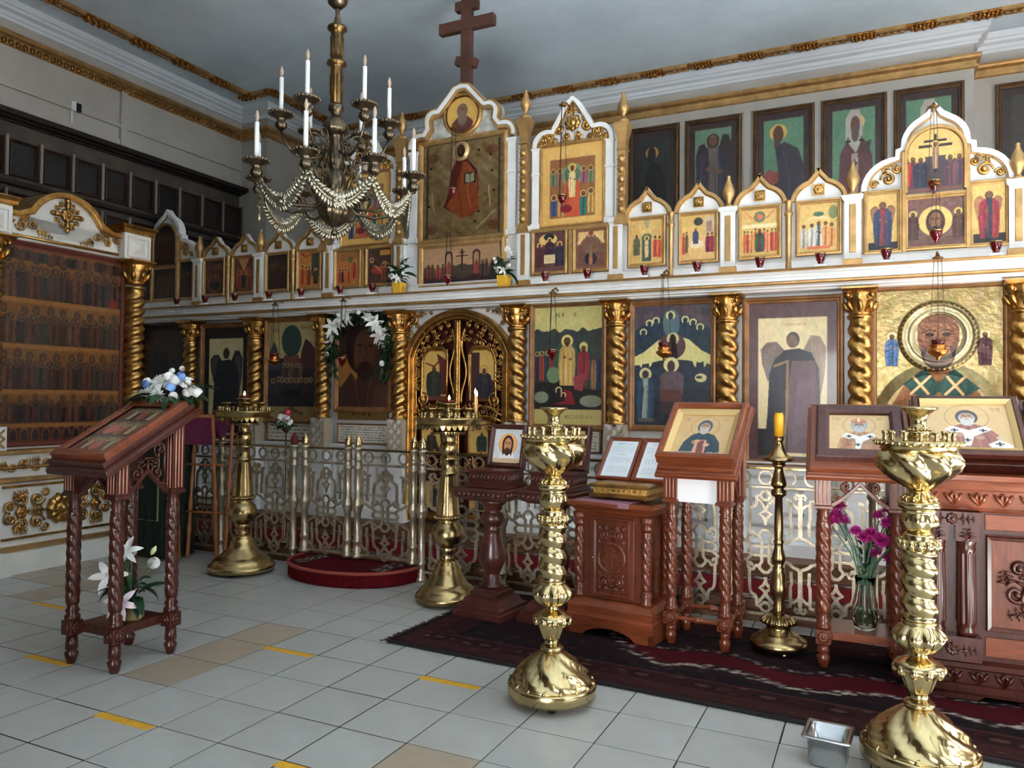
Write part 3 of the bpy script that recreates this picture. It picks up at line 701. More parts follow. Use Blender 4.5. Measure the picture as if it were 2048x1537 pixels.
# --- tall side parts
for s in (-1, 1):
    x = X0+s*.975
    m = MB(); m.box(x-.35, x+.35, YI+.05, YI+.12, 2.6, 3.26); P(m, 'side_board', WHITE)
    LS = foil([(-.335, 0), (-.215, .02, .12, 180, 70), (-.165, .155), (-.06, .33), (0, .38)])
    g = gable(x, 3.22, LS, [(0, .035, .035, WHITE, 'gable_moulding'), (.035, .045, .02, GOLDM, 'gilt_bead')], y=YI+.04)
    k = MB(); T = TR((x, YI+.035, 3.23)); rosette(k, 0, .16, .06, 8, -.01, T)
    for q in (-1, 1):
        scroll(k, q*.12, .12, .05, 0 if q > 0 else pi, q, .014, -.012, T=T); scroll(k, q*.2, .07, .045, 0 if q > 0 else pi, -q, .013, -.012, T=T)
        scroll(k, q*.07, .25, .03, pi/2, q, .01, -.012, T=T); acanthus(k, q*.26, .03, q*.16, .05, .05, -.01, T=T); acanthus(k, q*.05, .05, q*.05, .0, .04, -.01, T=T)
    for q in (-1, 1):
        for (xx, zz, r_, a_) in ((.05, .06, .035, 0), (.15, .03, .03, pi), (.24, .10, .025, pi/2), (.10, .19, .028, 0), (.04, .29, .022, pi/2), (.27, .03, .022, 0)): scroll(k, q*xx, zz, r_, a_ if q > 0 else pi-a_, -q, r_*.3, -.016, T=T, n=12)
    acanthus(k, 0, .22, 0, .32, .05, -.01, T=T); P(k, 'carved_scrolls', GOLD, g)
    for q in (-1, 1):
        m = MB(); m.mould(x+q*.305-.03, x+q*.305+.03, YI+.01, YI+.06, [(2.58, .008), (2.62, .008), (2.63, 0), (3.0, 0), (3.01, .008), (3.03, 0), (3.2, 0), (3.22, .01)]); P(m, 'white_jamb', WHITE)
    m = MB(); m.frame(.5, .62, [(0, .03), (0, -.01), (.018, -.018), (.035, -.01), (.035, .04)], T=TR((x, YI+.03, 2.6)))
    m.box(x-.33, x+.33, YI-.02, YI+.03, 2.545, 2.57); m.box(x-.015, x+.015, YI-.012, YI+.03, 2.2, 2.56); P(m, 'gilt_surround', GOLDM, bev=.003)
    # carved gilt pilasters with onion finials
    for q, zt in ((.585, 3.45), (1.39, 3.3)):
        xx = X0+s*q; m = MB()
        m.mould(xx-.03, xx+.03, YI-.04, YI+.03, [(2.55, .02), (2.58, .02), (2.62, .006), (2.63, 0), (zt-.2, 0), (zt-.19, .01), (zt-.17, .0), (zt-.1, .006), (zt-.03, .02), (zt, .026), (zt+.01, .026)])
        p = P(m, 'carved_pilaster', GOLDM)
        k = MB(); z = 2.66; j = 0
        while z < zt-.22:
            k.lathe([(.024, 0), (.03, .008, .2), (.012, .02), (.0001, .024)], 12, 6, T=TR((xx, YI-.04, z)) @ RX(pi/2)); k.box(xx-.034, xx+.034, YI-.045, YI-.03, z+.034, z+.04); z += .075
        P(k, 'carved_bosses', GOLDM, p)
        f = MB(); f.lathe([(.05, 0), (.05, .02), (.03, .04), (.016, .05), (.014, .07), (.03, .085), (.044, .115), (.04, .145), (.022, .19), (.01, .23), (.014, .24), (.0001, .25)], 14, T=TR((xx, YI, zt+.01))); P(f, 'onion_finial', GOLDM, p)
# --- cross on the crown
cx = empty('crowning_cross', (X0, YI+.08, 3.86), radians(0), 'dark brown wooden eight-pointed cross standing on top of the icon screen', 'cross')
m = MB(); m.box(-.048, .048, -.03, .03, -.05, .86); m.build('upright', mat('brown_cross_wood', (92, 58, 44), .5, col2=(66, 40, 30), vscale=6, bump=.1, bscale=40), cx, bev=.006)
m = MB(); m.box(-.26, .26, -.034, .028, .47, .565); m.build('crossbar', MATS['brown_cross_wood'], cx, bev=.006)
m = MB(); m.box(-.105, .105, -.034, .028, .64, .72); m.build('upper_bar', MATS['brown_cross_wood'], cx, bev=.006)
m = MB(); m.box(-.1, .1, -.034, .028, -.035, .04, T=TR((0, 0, .2)) @ RY(radians(14))); m.build('foot_bar', MATS['brown_cross_wood'], cx, bev=.006)
# ================================================================== ROYAL DOORS
rd = empty('royal_doors', (X0, YI, .2), 0, 'gilt openwork double doors under a round arch in the centre of the icon screen', 'door')
W2, ZS, ZT = .455, 1.60, 1.93
def archpts(w, zs, zt, n=18, z0=.22): return [(-w, z0)]+[(-w*cos(pi*i/n), zs+(zt-zs)*sin(pi*i/n)) for i in range(n+1)]+[(w, z0)]
def arch2(w, rise, top, z0=.22, n=16):                        # segmental arch: sides up to top-rise
    zs = top-rise; R = (w*w+rise*rise)/(2*rise); a = math.asin(min(1, w/R)); L = [(-w, z0)]
    L += [(R*sin(-a+2*a*i/n), zs+rise-R+R*cos(-a+2*a*i/n)) for i in range(n+1)]
    return L+[(w, z0)]
D = Vector((0, 0, -.2))
def RP(mb, name, mt, parent=None, bev=0):
    o = mb.build(name, mt, parent or rd, bev=bev)
    if parent is None: o.location = D
    return o
m = MB(); m.prism(arch2(.47, .31, 1.94)[::-1], .10, .11); RP(m, 'curtain', mat('dark_red_curtain', (70, 14, 16), .9))
m = MB()
for w0, w1, t0, t1, y0, y1 in ((.50, .47, 1.975, 1.945, -.04, .1), (.47, .445, 1.945, 1.92, -.06, .1), (.445, .42, 1.92, 1.895, -.03, .1)):
    m.arch(arch2(w0, .33, t0), arch2(w1, .33-(w0-w1)*.2, t1), y0, y1)
RP(m, 'arch_frame', GOLD, bev=.006)
# spandrel carving
for s in (-1, 1):
    m = MB()
    T = TR((0, -.0, 0))
    for (x, z, r, a, d) in ((.44, 1.90, .05, 0, 1), (.36, 1.945, .03, pi, -1), (.47, 1.80, .032, pi/2, -1), (.40, 1.855, .026, pi, 1), (.27, 1.955, .02, 0, 1), (.475, 1.73, .02, pi/2, 1)):
        scroll(m, s*x, z, r, a if s > 0 else pi-a, s*d, r*.24, -.01, T=T, n=14)
    acanthus(m, s*.47, 1.93, s*.3, 1.95, .045, -.012, T=T); acanthus(m, s*.48, 1.86, s*.48, 1.7, .04, -.012, T=T)
    RP(m, 'spandrel_carving', GOLD)
m = MB(); m.prism([(-.5, 1.6), (-.5, 1.975), (.5, 1.975), (.5, 1.6)]+[(x, z) for x, z in arch2(.5, .33, 1.972)[-2:0:-1]], .03, .05); RP(m, 'spandrel_board', WHITE)
# centre post with a rope
m = MB(); m.box(-.028, .028, -.035, .03, .24, 1.885); post = RP(m, 'centre_post', GOLD, bev=.004)
m = MB(); m.lathe([(.014, .26+.02*i*.25, .22) for i in range(324)], 10, 2, 90, 'bulge', T=TR((.004, -.036, 0)), ph=0); RP(m, 'rope_moulding', GOLD, post)
def leaf_icon(c):
    C = Canvas(.22, .40 if c < 2 else .26, .004, (206, 168, 92)); C.noise(6)
    if c == 0: C.poly([(.55, .95), (1, .8), (1, .1), (.7, .1), (.68, .7)], (88, 40, 40)); C.line([(.1, .75), (.45, .68), (.8, .85)], .06, (120, 32, 28)); C.saint(.45, .05, .66, (40, 48, 40), (60, 60, 50), halo=None, wide=1.5); C.rect(.0, .0, 1, .07, (90, 50, 44))
    if c == 1: C.hills(.35, (70, 48, 40), .06); C.rect(0, .1, .35, .95, (66, 40, 36)); C.saint(.55, .06, .6, (38, 42, 56), (60, 50, 50), halo=None, wide=1.5); C.ring(.55, .6, .17, .03, (170, 120, 60)); C.rect(0, 0, 1, .06, (80, 44, 40))
    if c == 2: C.hills(.25, (70, 50, 40)); C.saint(.35, .05, .6, (40, 44, 40), (90, 60, 40), halo=None, wide=1.6); C.poly([(.6, 1), (1, 1), (1, .1), (.8, .1)], (60, 40, 36))
    if c == 3: C.rect(.75, 0, 1, 1, (64, 36, 40)); C.line([(.05, .95), (.5, .86), (.95, .95)], .05, (120, 30, 30)); C.saint(.5, .05, .62, (36, 60, 52), (50, 56, 50), halo=None, wide=1.6)
    return C
for s in (-1, 1):
    m = MB()                                                  # openwork leaf: rails, stiles, foliage scrolls
    m.box(s*.41-.012, s*.41+.012, -.012, .02, .25, 1.64); m.box(min(0, s*.42), max(0, s*.42), -.012, .02, .24, .3)
    lf = RP(m, 'door_leaf', GOLD, bev=.004)
    c = MB(); rr = random.Random(5)
    # sinuous stem by the post
    c.tube([(s*(.055+.022*sin(z*14)), -.012, z) for z in np.linspace(1.2, 1.82, 24)], .011, 5)
    # crest of beads and scrolls following the arch
    for i in range(7):
        t = i/6; a = radians(92-78*t); x = .05+.35*sin(radians(8+76*t)); z = 1.56+.29*cos(radians(8+78*t))
        scroll(c, s*x, z, .026, a, s, .008, -.012, n=10); c.ball((s*(x+.02), -.02, z+.025), .014, 6)
    for (x, z, r, a, d) in ((.34, 1.23, .062, pi/2, 1), (.34, 1.23, .034, 0, -1), (.15, 1.2, .035, pi, -1), (.24, 1.14, .03, 0, 1), (.36, 1.42, .03, -pi/2, 1), (.08, 1.12, .03, 0, 1), (.33, 1.1, .03, pi, 1), (.39, 1.52, .02, 0, 1),
                            (.33, .74, .06, pi/2, 1), (.12, .74, .045, pi, -1), (.22, .66, .04, 0, 1), (.34, .58, .035, pi, 1), (.1, .58, .035, 0, 1), (.22, .8, .03, pi, 1)):
        scroll(c, s*x, z, r, a if s > 0 else pi-a, s*d, r*.2, -.012, n=16)
    for (xa, za, xb, zb) in ((.4, 1.15, .25, 1.19), (.22, 1.19, .06, 1.17), (.38, 1.36, .37, 1.5), (.1, 1.08, .22, 1.12), (.38, 1.08, .26, 1.12), (.38, .68, .24, .72), (.06, .68, .2, .72), (.2, .6, .22, .5), (.38, .5, .3, .42), (.08, .5, .14, .42)):
        acanthus(c, s*xa, za, s*xb, zb, .05, -.014, n=4)
    c.tube([(s*x, -.01, z) for x, z in ((.42, 1.1), (.36, 1.13), (.3, 1.17), (.2, 1.18), (.12, 1.15), (.05, 1.17))], .014, 5)
    c.tube([(s*x, -.01, z) for x, z in ((.41, 1.06), (.34, 1.08), (.24, 1.1), (.14, 1.09), (.05, 1.05))], .012, 5)
    # crest over the upper icon, volutes beside it
    for (x, z, r, a, d) in ((.225, 1.69, .035, 0, 1), (.16, 1.70, .03, pi, -1), (.29, 1.67, .03, 0, -1), (.345, 1.60, .03, pi/2, 1), (.37, 1.53, .026, pi/2, -1), (.375, 1.46, .024, pi/2, 1), (.375, 1.33, .026, -pi/2, -1), (.10, 1.72, .026, 0, 1), (.225, 1.76, .026, pi/2, 1), (.30, 1.73, .022, pi, 1), (.12, 1.79, .02, 0, -1)):
        scroll(c, s*x, z, r, a if s > 0 else pi-a, s*d, r*.26, -.014, n=14)
    c.tube([(s*x, -.012, z) for x, z in ((.10, 1.22), (.105, 1.4), (.10, 1.6), (.14, 1.66), (.2, 1.665), (.26, 1.66), (.32, 1.62), (.345, 1.55), (.345, 1.4), (.35, 1.25), (.33, 1.2))], [.008, .01, .012, .015, .014, .015, .015, .013, .012, .011, .009], 6)
    for (xa, za, xb, zb) in ((.36, 1.5, .40, 1.58), (.36, 1.3, .40, 1.38), (.18, 1.73, .24, 1.80), (.3, 1.66, .36, 1.64), (.07, 1.7, .06, 1.8), (.15, .98, .15, 1.06), (.28, .98, .30, 1.06)):
        acanthus(c, s*xa, za, s*xb, zb, .045, -.016, n=3)
    RP(c, 'carved_foliage', GOLD, lf)
    for j, (x, z) in enumerate(((.225, 1.235), (.22, .80))):
        C = leaf_icon(j*2+(0 if s < 0 else 1)); C.mask = None
        t = TR((s*x, .0, z)); panel('small_icon', C, PAINT, lf, t)
        fm = MB(); fm.frame(C.w, C.h, frprof(.016, .014), T=t); RP(fm, 'small_frame', GOLD, lf)
    C = Canvas(.22, .22, .006, (200, 160, 90)); C.noise(8); C.saint(.5, .05, .85, (60, 44, 40), (40, 60, 60)); panel('small_icon', C, PAINT, lf, TR((s*.22, 0, .33)))
# the candles of the stand before it are built with the stand
# ================================================================== ICONS
GOLDBG = (206, 170, 100); PALE = (222, 206, 150); DKB = (34, 28, 28)
FW = mat('brown_gilt_frame', (150, 106, 66), .4, .35, var=.2, vscale=8)
def ic_low(s, q, C, label, z0=1.05, fw=.045, pm=PGLOSS, fmat=None):
    return icon('icon', label, C, (X0+s*q, YI-.002, z0), fw, .025, fmat or FW, pm, group='large icons of the lower row')
RES = .0042
BA, BB, BC, BD = .958, 1.766, 2.586, 3.453
# right of the doors: gold-robed figure among crowds on a dark hill
C = Canvas(.555, .905, RES, (206, 196, 128)); C.noise(5)
C.hills(.80, (58, 66, 64), .012, 9); C.noise(5, 30); C.rect(0, 0, 1, .128, (188, 172, 106))
C.rect(0, .13, 1, .36, (34, 32, 34)); C.text(.32, .905, .66, .95, 1, (120, 100, 60), .7)
C.ell(.48, .57, .18, .14, (52, 92, 76)); C.ell(.48, .56, .13, .11, (62, 104, 84), .6)
C.crowd(.02, .30, .36, .26, 4, [(60, 50, 60), (150, 64, 60), (56, 60, 70), (140, 60, 60)], (214, 196, 120))
C.crowd(.64, .99, .30, .30, 5, [(140, 50, 58), (120, 60, 60), (60, 74, 66), (150, 110, 76), (40, 60, 86)], None)
C.ell(.29, .42, .1, .07, (112, 132, 98)); C.ell(.74, .63, .05, .04, (206, 192, 120)); C.disc(.73, .66, .06, (206, 196, 120)); C.saint(.73, .38, .3, (138, 52, 60), (120, 40, 50), halo=None)
C.saint(.49, .33, .43, (196, 160, 92), (206, 172, 104), skin=(110, 80, 54), halo=(226, 208, 130), wide=.95)
C.poly([(.58, .40), (.76, .44), (.72, .28), (.6, .3)], (150, 66, 74)); C.poly([(.45, .3), (.56, .28), (.62, .17), (.28, .17), (.46, .2)], (126, 36, 46))
C.ring(.37, .29, .05, .018, (214, 190, 130), 1, True); C.ring(.44, .25, .04, .016, (214, 190, 130), 1, True); C.ell(.11, .23, .11, .05, (120, 128, 108)); C.ell(.84, .20, .16, .05, (126, 134, 112))
for k in range(6): C.ring(.5+.07*k, .065, .03-.003*k, .007, (96, 76, 40), .8)
C.text(.46, .05, .52, .08, 1, (90, 70, 40))
ic_low(1, BA, C, 'large icon of a gold-robed figure among crowds, right of the gilt double doors')
# next: enthroned winged figure under an arc of small haloes
C = Canvas(.555, .87, RES, (84, 74, 84)); C.noise(7); C.ell(.5, .62, .62, .28, (36, 56, 70)); C.noise(5, 24)
C.poly([(0, .575), (.12, .61), (.3, .70), (.42, .745), (.56, .75), (.72, .71), (.88, .62), (1, .58), (1, .50), (.9, .53), (.8, .5), (.3, .5), (.2, .52), (0, .49)], (222, 212, 140))
C.rect(0, 0, 1, .46, (38, 46, 58)); C.poly([(0, .5), (.2, .52), (.35, .54), (.5, .55), (.7, .54), (.85, .52), (1, .5), (1, .3), (0, .3)], (40, 52, 66))
C.disc(.5, .66, .175, (88, 62, 68)); C.noise(4, 30)
for x, y in ((.12, .78), (.2, .855), (.29, .875), (.67, .875), (.77, .85), (.86, .81)): C.ring(x, y, .05, .02, (222, 212, 150), 1, True)
C.ell(.49, .85, .11, .12, (90, 112, 122)); C.ring(.48, .915, .06, .024, (228, 216, 150), 1, True); C.ell(.48, .91, .03, .03, (54, 50, 54))
C.disc(.51, .72, .08, (220, 206, 150)); C.ell(.51, .70, .045, .06, (44, 32, 34)); C.ell(.51, .60, .06, .1, (44, 32, 36))
C.disc(.49, .505, .10, (226, 216, 150)); C.ell(.49, .49, .05, .05, (66, 48, 54)); C.poly([(.34, .41), (.42, .45), (.58, .45), (.66, .41), (.62, .15), (.36, .15)], (98, 84, 88)); C.poly([(.36, .3), (.62, .3), (.66, .1), (.34, .1)], (92, 56, 50)); C.noise(6, 40)
C.saint(.15, .06, .42, (44, 70, 92), (150, 160, 150), halo=(214, 206, 150), beard=False, skin=(60, 50, 54)); C.ell(.87, .395, .075, .035, (224, 214, 150)); C.ell(.85, .4, .04, .012, (60, 60, 60)); C.ring(.15, .53, .09, .04, (224, 214, 140), 1, True); C.ring(.86, .53, .09, .04, (224, 214, 140), 1, True)
C.rect(.05, .03, .3, .06, (84, 86, 84)); C.rect(.26, .02, .74, .2, (30, 32, 40), .55)
ic_low(1, BB, C, 'large blue-grey icon of an enthroned figure under an arc of haloes', 1.06)
# deacon door: an angel on a cream ground, purple border
def angel_door(dark):
    C = Canvas(.56, 1.07, .0045, (92, 62, 66) if not dark else (30, 24, 24)); C.noise(5)
    bg = (234, 214, 164) if not dark else (196, 186, 140); b = .11
    C.rect(b, .03, 1-b, .905 if not dark else .90, bg); C.text(.36, .845, .66, .875, 1, (196, 150, 96), .6)
    hair, rb = (72, 56, 54), ((34, 38, 48) if not dark else (30, 32, 40))
    C.wing(.62, .36, .80, .26, 1, (150, 124, 110) if not dark else (36, 36, 42), (196, 172, 150)); C.wing(.42, .50, .76, .28, -1, (120, 104, 98) if not dark else (34, 34, 40), (170, 150, 130))
    C.ell(.51, .765, .075, .05, hair); C.ell(.5, .755, .06, .04, (112, 84, 70) if not dark else (44, 40, 42))
    C.poly([(.42, .70), (.30, .64), (.24, .55), (.22, .30), (.18, .05), (.86, .05), (.82, .3), (.80, .58), (.72, .68), (.58, .71)], rb)
    if not dark:
        C.poly([(.50, .63), (.76, .63), (.80, .3), (.84, .05), (.46, .05), (.44, .4)], (104, 74, 82)); C.noise(6, 20)
        C.poly([(.56, .5), (.74, .52), (.80, .2), (.5, .1)], (120, 96, 108), .6); C.line([(.3, .6), (.45, .63), (.44, .3), (.4, .06)], .03, (150, 118, 76)); C.rect(.11, .03, .3, .2, (30, 32, 36))
    return C
C = angel_door(False)
icon('deacon_door_icon', 'tall cream and purple panel of a winged angel in dark robes, behind the yellow candle', C, (X0+BC, YI-.002, .84), .045, .025, FW, PGLOSS, 'icon', 'large icons of the lower row')
C = angel_door(True)
icon('deacon_door_icon', 'tall dark panel of an angel silhouette on pale ground, far left of the screen', C, (X0-BC, YI-.002, .84), .045, .025, FW, PGLOSS, 'icon', 'large icons of the lower row')
# embossed bishop icon
C = Canvas(.70, .90, RES, (150, 132, 88)); C.noise(12, 10, .1); C.noise(8, 26, .1)
def halo_relief(u, v):
    d = np.sqrt(((u-.5)*.70)**2+((v-.665)*.90)**2)
    r = .024*np.clip((.226-d)/.02, 0, 1)-.010*np.clip((.20-d)/.012, 0, 1)+.006*np.exp(-((d-.158)/.006)**2)-.006*np.clip((.15-d)/.02, 0, 1)
    a = np.arctan2((v-.665)*.9, (u-.5)*.7); r += .006*np.maximum(0, np.cos(a*44))*np.exp(-((d-.212)/.008)**2)
    r += .02*np.clip((.62-np.sqrt(((u-.5)/.9)**2+((v-.0)/.78)**2))/.1, 0, 1)*np.clip((.5-v)/.1, 0, 1)
    r += .0012*np.sin(u*22+np.sin(v*11)*2)*np.sin(v*17+u*5)*(d > .23)
    return r
C.disc(.5, .665, .322, (168, 154, 116)); C.ring(.5, .665, .322, .035, (136, 122, 84)); C.ring(.5, .665, .235, .012, (212, 202, 164))
for k in range(44): a = 2*pi*k/44; C.disc(.5+.303*cos(a), .665+.303*sin(a)*C.a, .008, (222, 212, 170))
C.poly([(.1, 0), (.14, .2), (.24, .34), (.36, .43), (.62, .43), (.76, .34), (.86, .2), (.9, 0)], (112, 74, 46)); C.noise(7, 36)
C.poly([(.40, .44), (.22, .33), (.40, .20), (.5, .28), (.62, .2), (.82, .30), (.62, .44), (.55, .38), (.5, .34), (.45, .38)], (36, 62, 56))
for x, y in ((.36, .325), (.63, .32)): C.line([(x-.075, y-.06), (x+.075, y+.06)], .022, (196, 150, 104)); C.line([(x-.06, y+.06), (x+.06, y-.06)], .022, (196, 150, 104))
C.ell(.5, .655, .165, .165, (92, 60, 46)); C.ell(.5, .71, .165, .11, (104, 70, 54)); C.ell(.5, .55, .135, .12, (78, 62, 54)); C.ell(.5, .655, .12, .11, (116, 80, 60))
for s in (-1, 1):
    C.ell(.5+s*.068, .675, .034, .014, (40, 28, 24)); C.line([(.5+s*.02, .70), (.5+s*.07, .712), (.5+s*.115, .695)], .012, (66, 48, 40)); C.line([(.5+s*.03, .655), (.5+s*.07, .65), (.5+s*.11, .66)], .008, (80, 56, 46))
for k in range(4): C.line([(.4, .755+.014*k), (.5, .765+.014*k), (.6, .755+.014*k)], .006, (88, 60, 46), .6)
C.line([(.5, .69), (.485, .62), (.5, .605), (.52, .61)], .014, (78, 52, 42)); C.ell(.5, .575, .05, .01, (60, 36, 34)); C.ell(.5, .52, .11, .07, (120, 104, 92)); C.noise(4, 50)
C.poly([(.56, .0), (.58, .17), (.69, .155), (.83, .19), (.83, .0)], (66, 36, 30)); C.poly([(.585, 0), (.60, .15), (.70, .135), (.70, 0)], (206, 180, 138)); C.poly([(.715, 0), (.715, .14), (.815, .17), (.82, 0)], (206, 180, 138)); C.text(.60, .0, .69, .12, 6, (80, 60, 44), .4); C.text(.725, .0, .81, .13, 6, (80, 60, 44), .4)
for x, rb in ((.13, (52, 76, 108)), (.86, (62, 36, 40))): C.saint(x, .46, .24, rb, tuple(np.array(rb)*.8), halo=(206, 190, 140), skin=(110, 80, 60))
for x in (.06, .80): C.rect(x, .76, x+.14, .80, (140, 124, 84)); C.text(x+.02, .765, x+.12, .795, 1, (190, 176, 130), .6)
e = empty('embossed_icon', (X0+BD, YI-.002, 1.06), 0, 'large embossed metal icon of a bearded bishop with a big round halo', 'icon', 'large icons of the lower row')
m = MB(); m.frame(C.w, C.h, frprof(.05, .035)); m.build('frame', FW, e); panel('embossed_cover', C, PMETAL, e, TR((0, .004, 0)), relief=halo_relief)
# left of the doors: dark face (behind the garland), gathering with an oval, plain dark door
C = Canvas(.53, .80, RES, (58, 40, 32)); C.noise(4); C.ell(.16, .38, .22, .2, (150, 104, 52)); C.ell(.46, .66, .32, .30, (40, 26, 22)); C.ell(.52, .58, .22, .27, (92, 58, 42)); C.poly([(.0, 0), (.05, .22), (.25, .38), (.35, .3), (.72, .3), (.9, .4), (1, .3), (1, 0)], (60, 38, 34))
C.ell(.58, .62, .2, .24, (78, 48, 36), .7); C.ell(.42, .68, .05, .016, (28, 18, 16)); C.ell(.64, .67, .05, .016, (28, 18, 16)); C.line([(.54, .68), (.57, .55), (.51, .53)], .02, (44, 28, 22)); C.ell(.53, .46, .08, .012, (50, 26, 22)); C.ell(.53, .40, .17, .1, (44, 28, 24)); C.line([(.28, .4), (.36, .2), (.42, 0)], .012, (110, 86, 66)); C.line([(.66, .34), (.6, .15), (.58, 0)], .012, (100, 76, 58)); C.poly([(.68, .0), (.72, .24), (1, .26), (1, 0)], (82, 54, 46)); C.noise(4, 30)
ic_low(-1, BA, C, 'large dark brown icon of a face, framed by a garland of white lilies', 1.16)
C = Canvas(.53, .10, RES, (160, 132, 80)); C.text(.3, .25, .72, .75, 1, (90, 66, 36), .8); panel('caption_plate', C, PMETAL, ic, TR((-BA, -.01, 1.045-.2)))
C = Canvas(.555, .885, RES, (176, 160, 110)); C.noise(5); C.rect(0, 0, 1, .12, (150, 126, 76)); C.rect(0, .12, 1, .62, (40, 36, 44)); C.ell(.49, .80, .21, .165, (44, 66, 60)); C.noise(5, 24); C.poly([(.34, .66), (.3, .56), (.68, .56), (.64, .66), (.5, .63)], (110, 60, 50)); C.poly([(.66, .5), (.7, .7), (.78, .82), (.88, .78), (1, .7), (1, .5)], (76, 44, 46)); C.poly([(0, .5), (.04, .7), (.12, .8), (.2, .7), (.26, .5)], (52, 66, 72))
C.crowd(.28, .72, .32, .25, 6, [(84, 66, 58), (70, 50, 50), (100, 80, 66)], (196, 172, 116)); C.crowd(.05, .95, .25, .16, 9, [(48, 40, 50), (66, 44, 50), (40, 50, 56)], (196, 172, 116)); C.ell(.5, .26, .2, .04, (22, 20, 22)); C.noise(4, 40)
C.text(.08, .88, .3, .94, 1, (110, 86, 50), .7); C.text(.68, .9, .92, .96, 1, (110, 86, 50), .7)
for k in range(5): C.ell(.5+(k-2)*.1, .05+.025*(2-abs(k-2)), .06, .02, (100, 80, 46))
ic_low(-1, BB, C, 'large dim icon of a gathering below a green oval, left part of the screen')
C = Canvas(.66, 1.07, .01, (52, 34, 32)); C.noise(4); C.rect(.3, .1, .62, .8, (24, 20, 20)); C.rect(.1, .1, .14, .9, (66, 44, 40))
icon('dark_panel_icon', 'nearly black tall panel at the far left end of the icon screen', C, (X0-BD, YI-.002, .84), .05, .025, BLACKW, PGLOSS, 'icon', 'large icons of the lower row')
# text tablets under the icons
for s, q, lb in ((-1, BA, 'white tablet of old script below the garlanded icon'), (-1, BB, 'white tablet of old script below the dim gathering icon'), (1, BA, 'white tablet of old script below the gold-robed figure icon')):
    C = Canvas(.52, .15, .0026, (216, 210, 198)); C.noise(4); C.text(.04, .06, .97, .95, 6 if q == BA else 4, (48, 40, 40), .55); C.text(.03, .79, .09, .95, 1, (150, 40, 30), .8)
    t = empty('script_tablet', (X0+s*q, YI-.0, .85), 0, lb, 'sign', 'script tablets'); m = MB(); m.frame(C.w, C.h, frprof(.014, .01)); m.build('frame', FW, t); panel('written_sheet', C, PAPER, t)
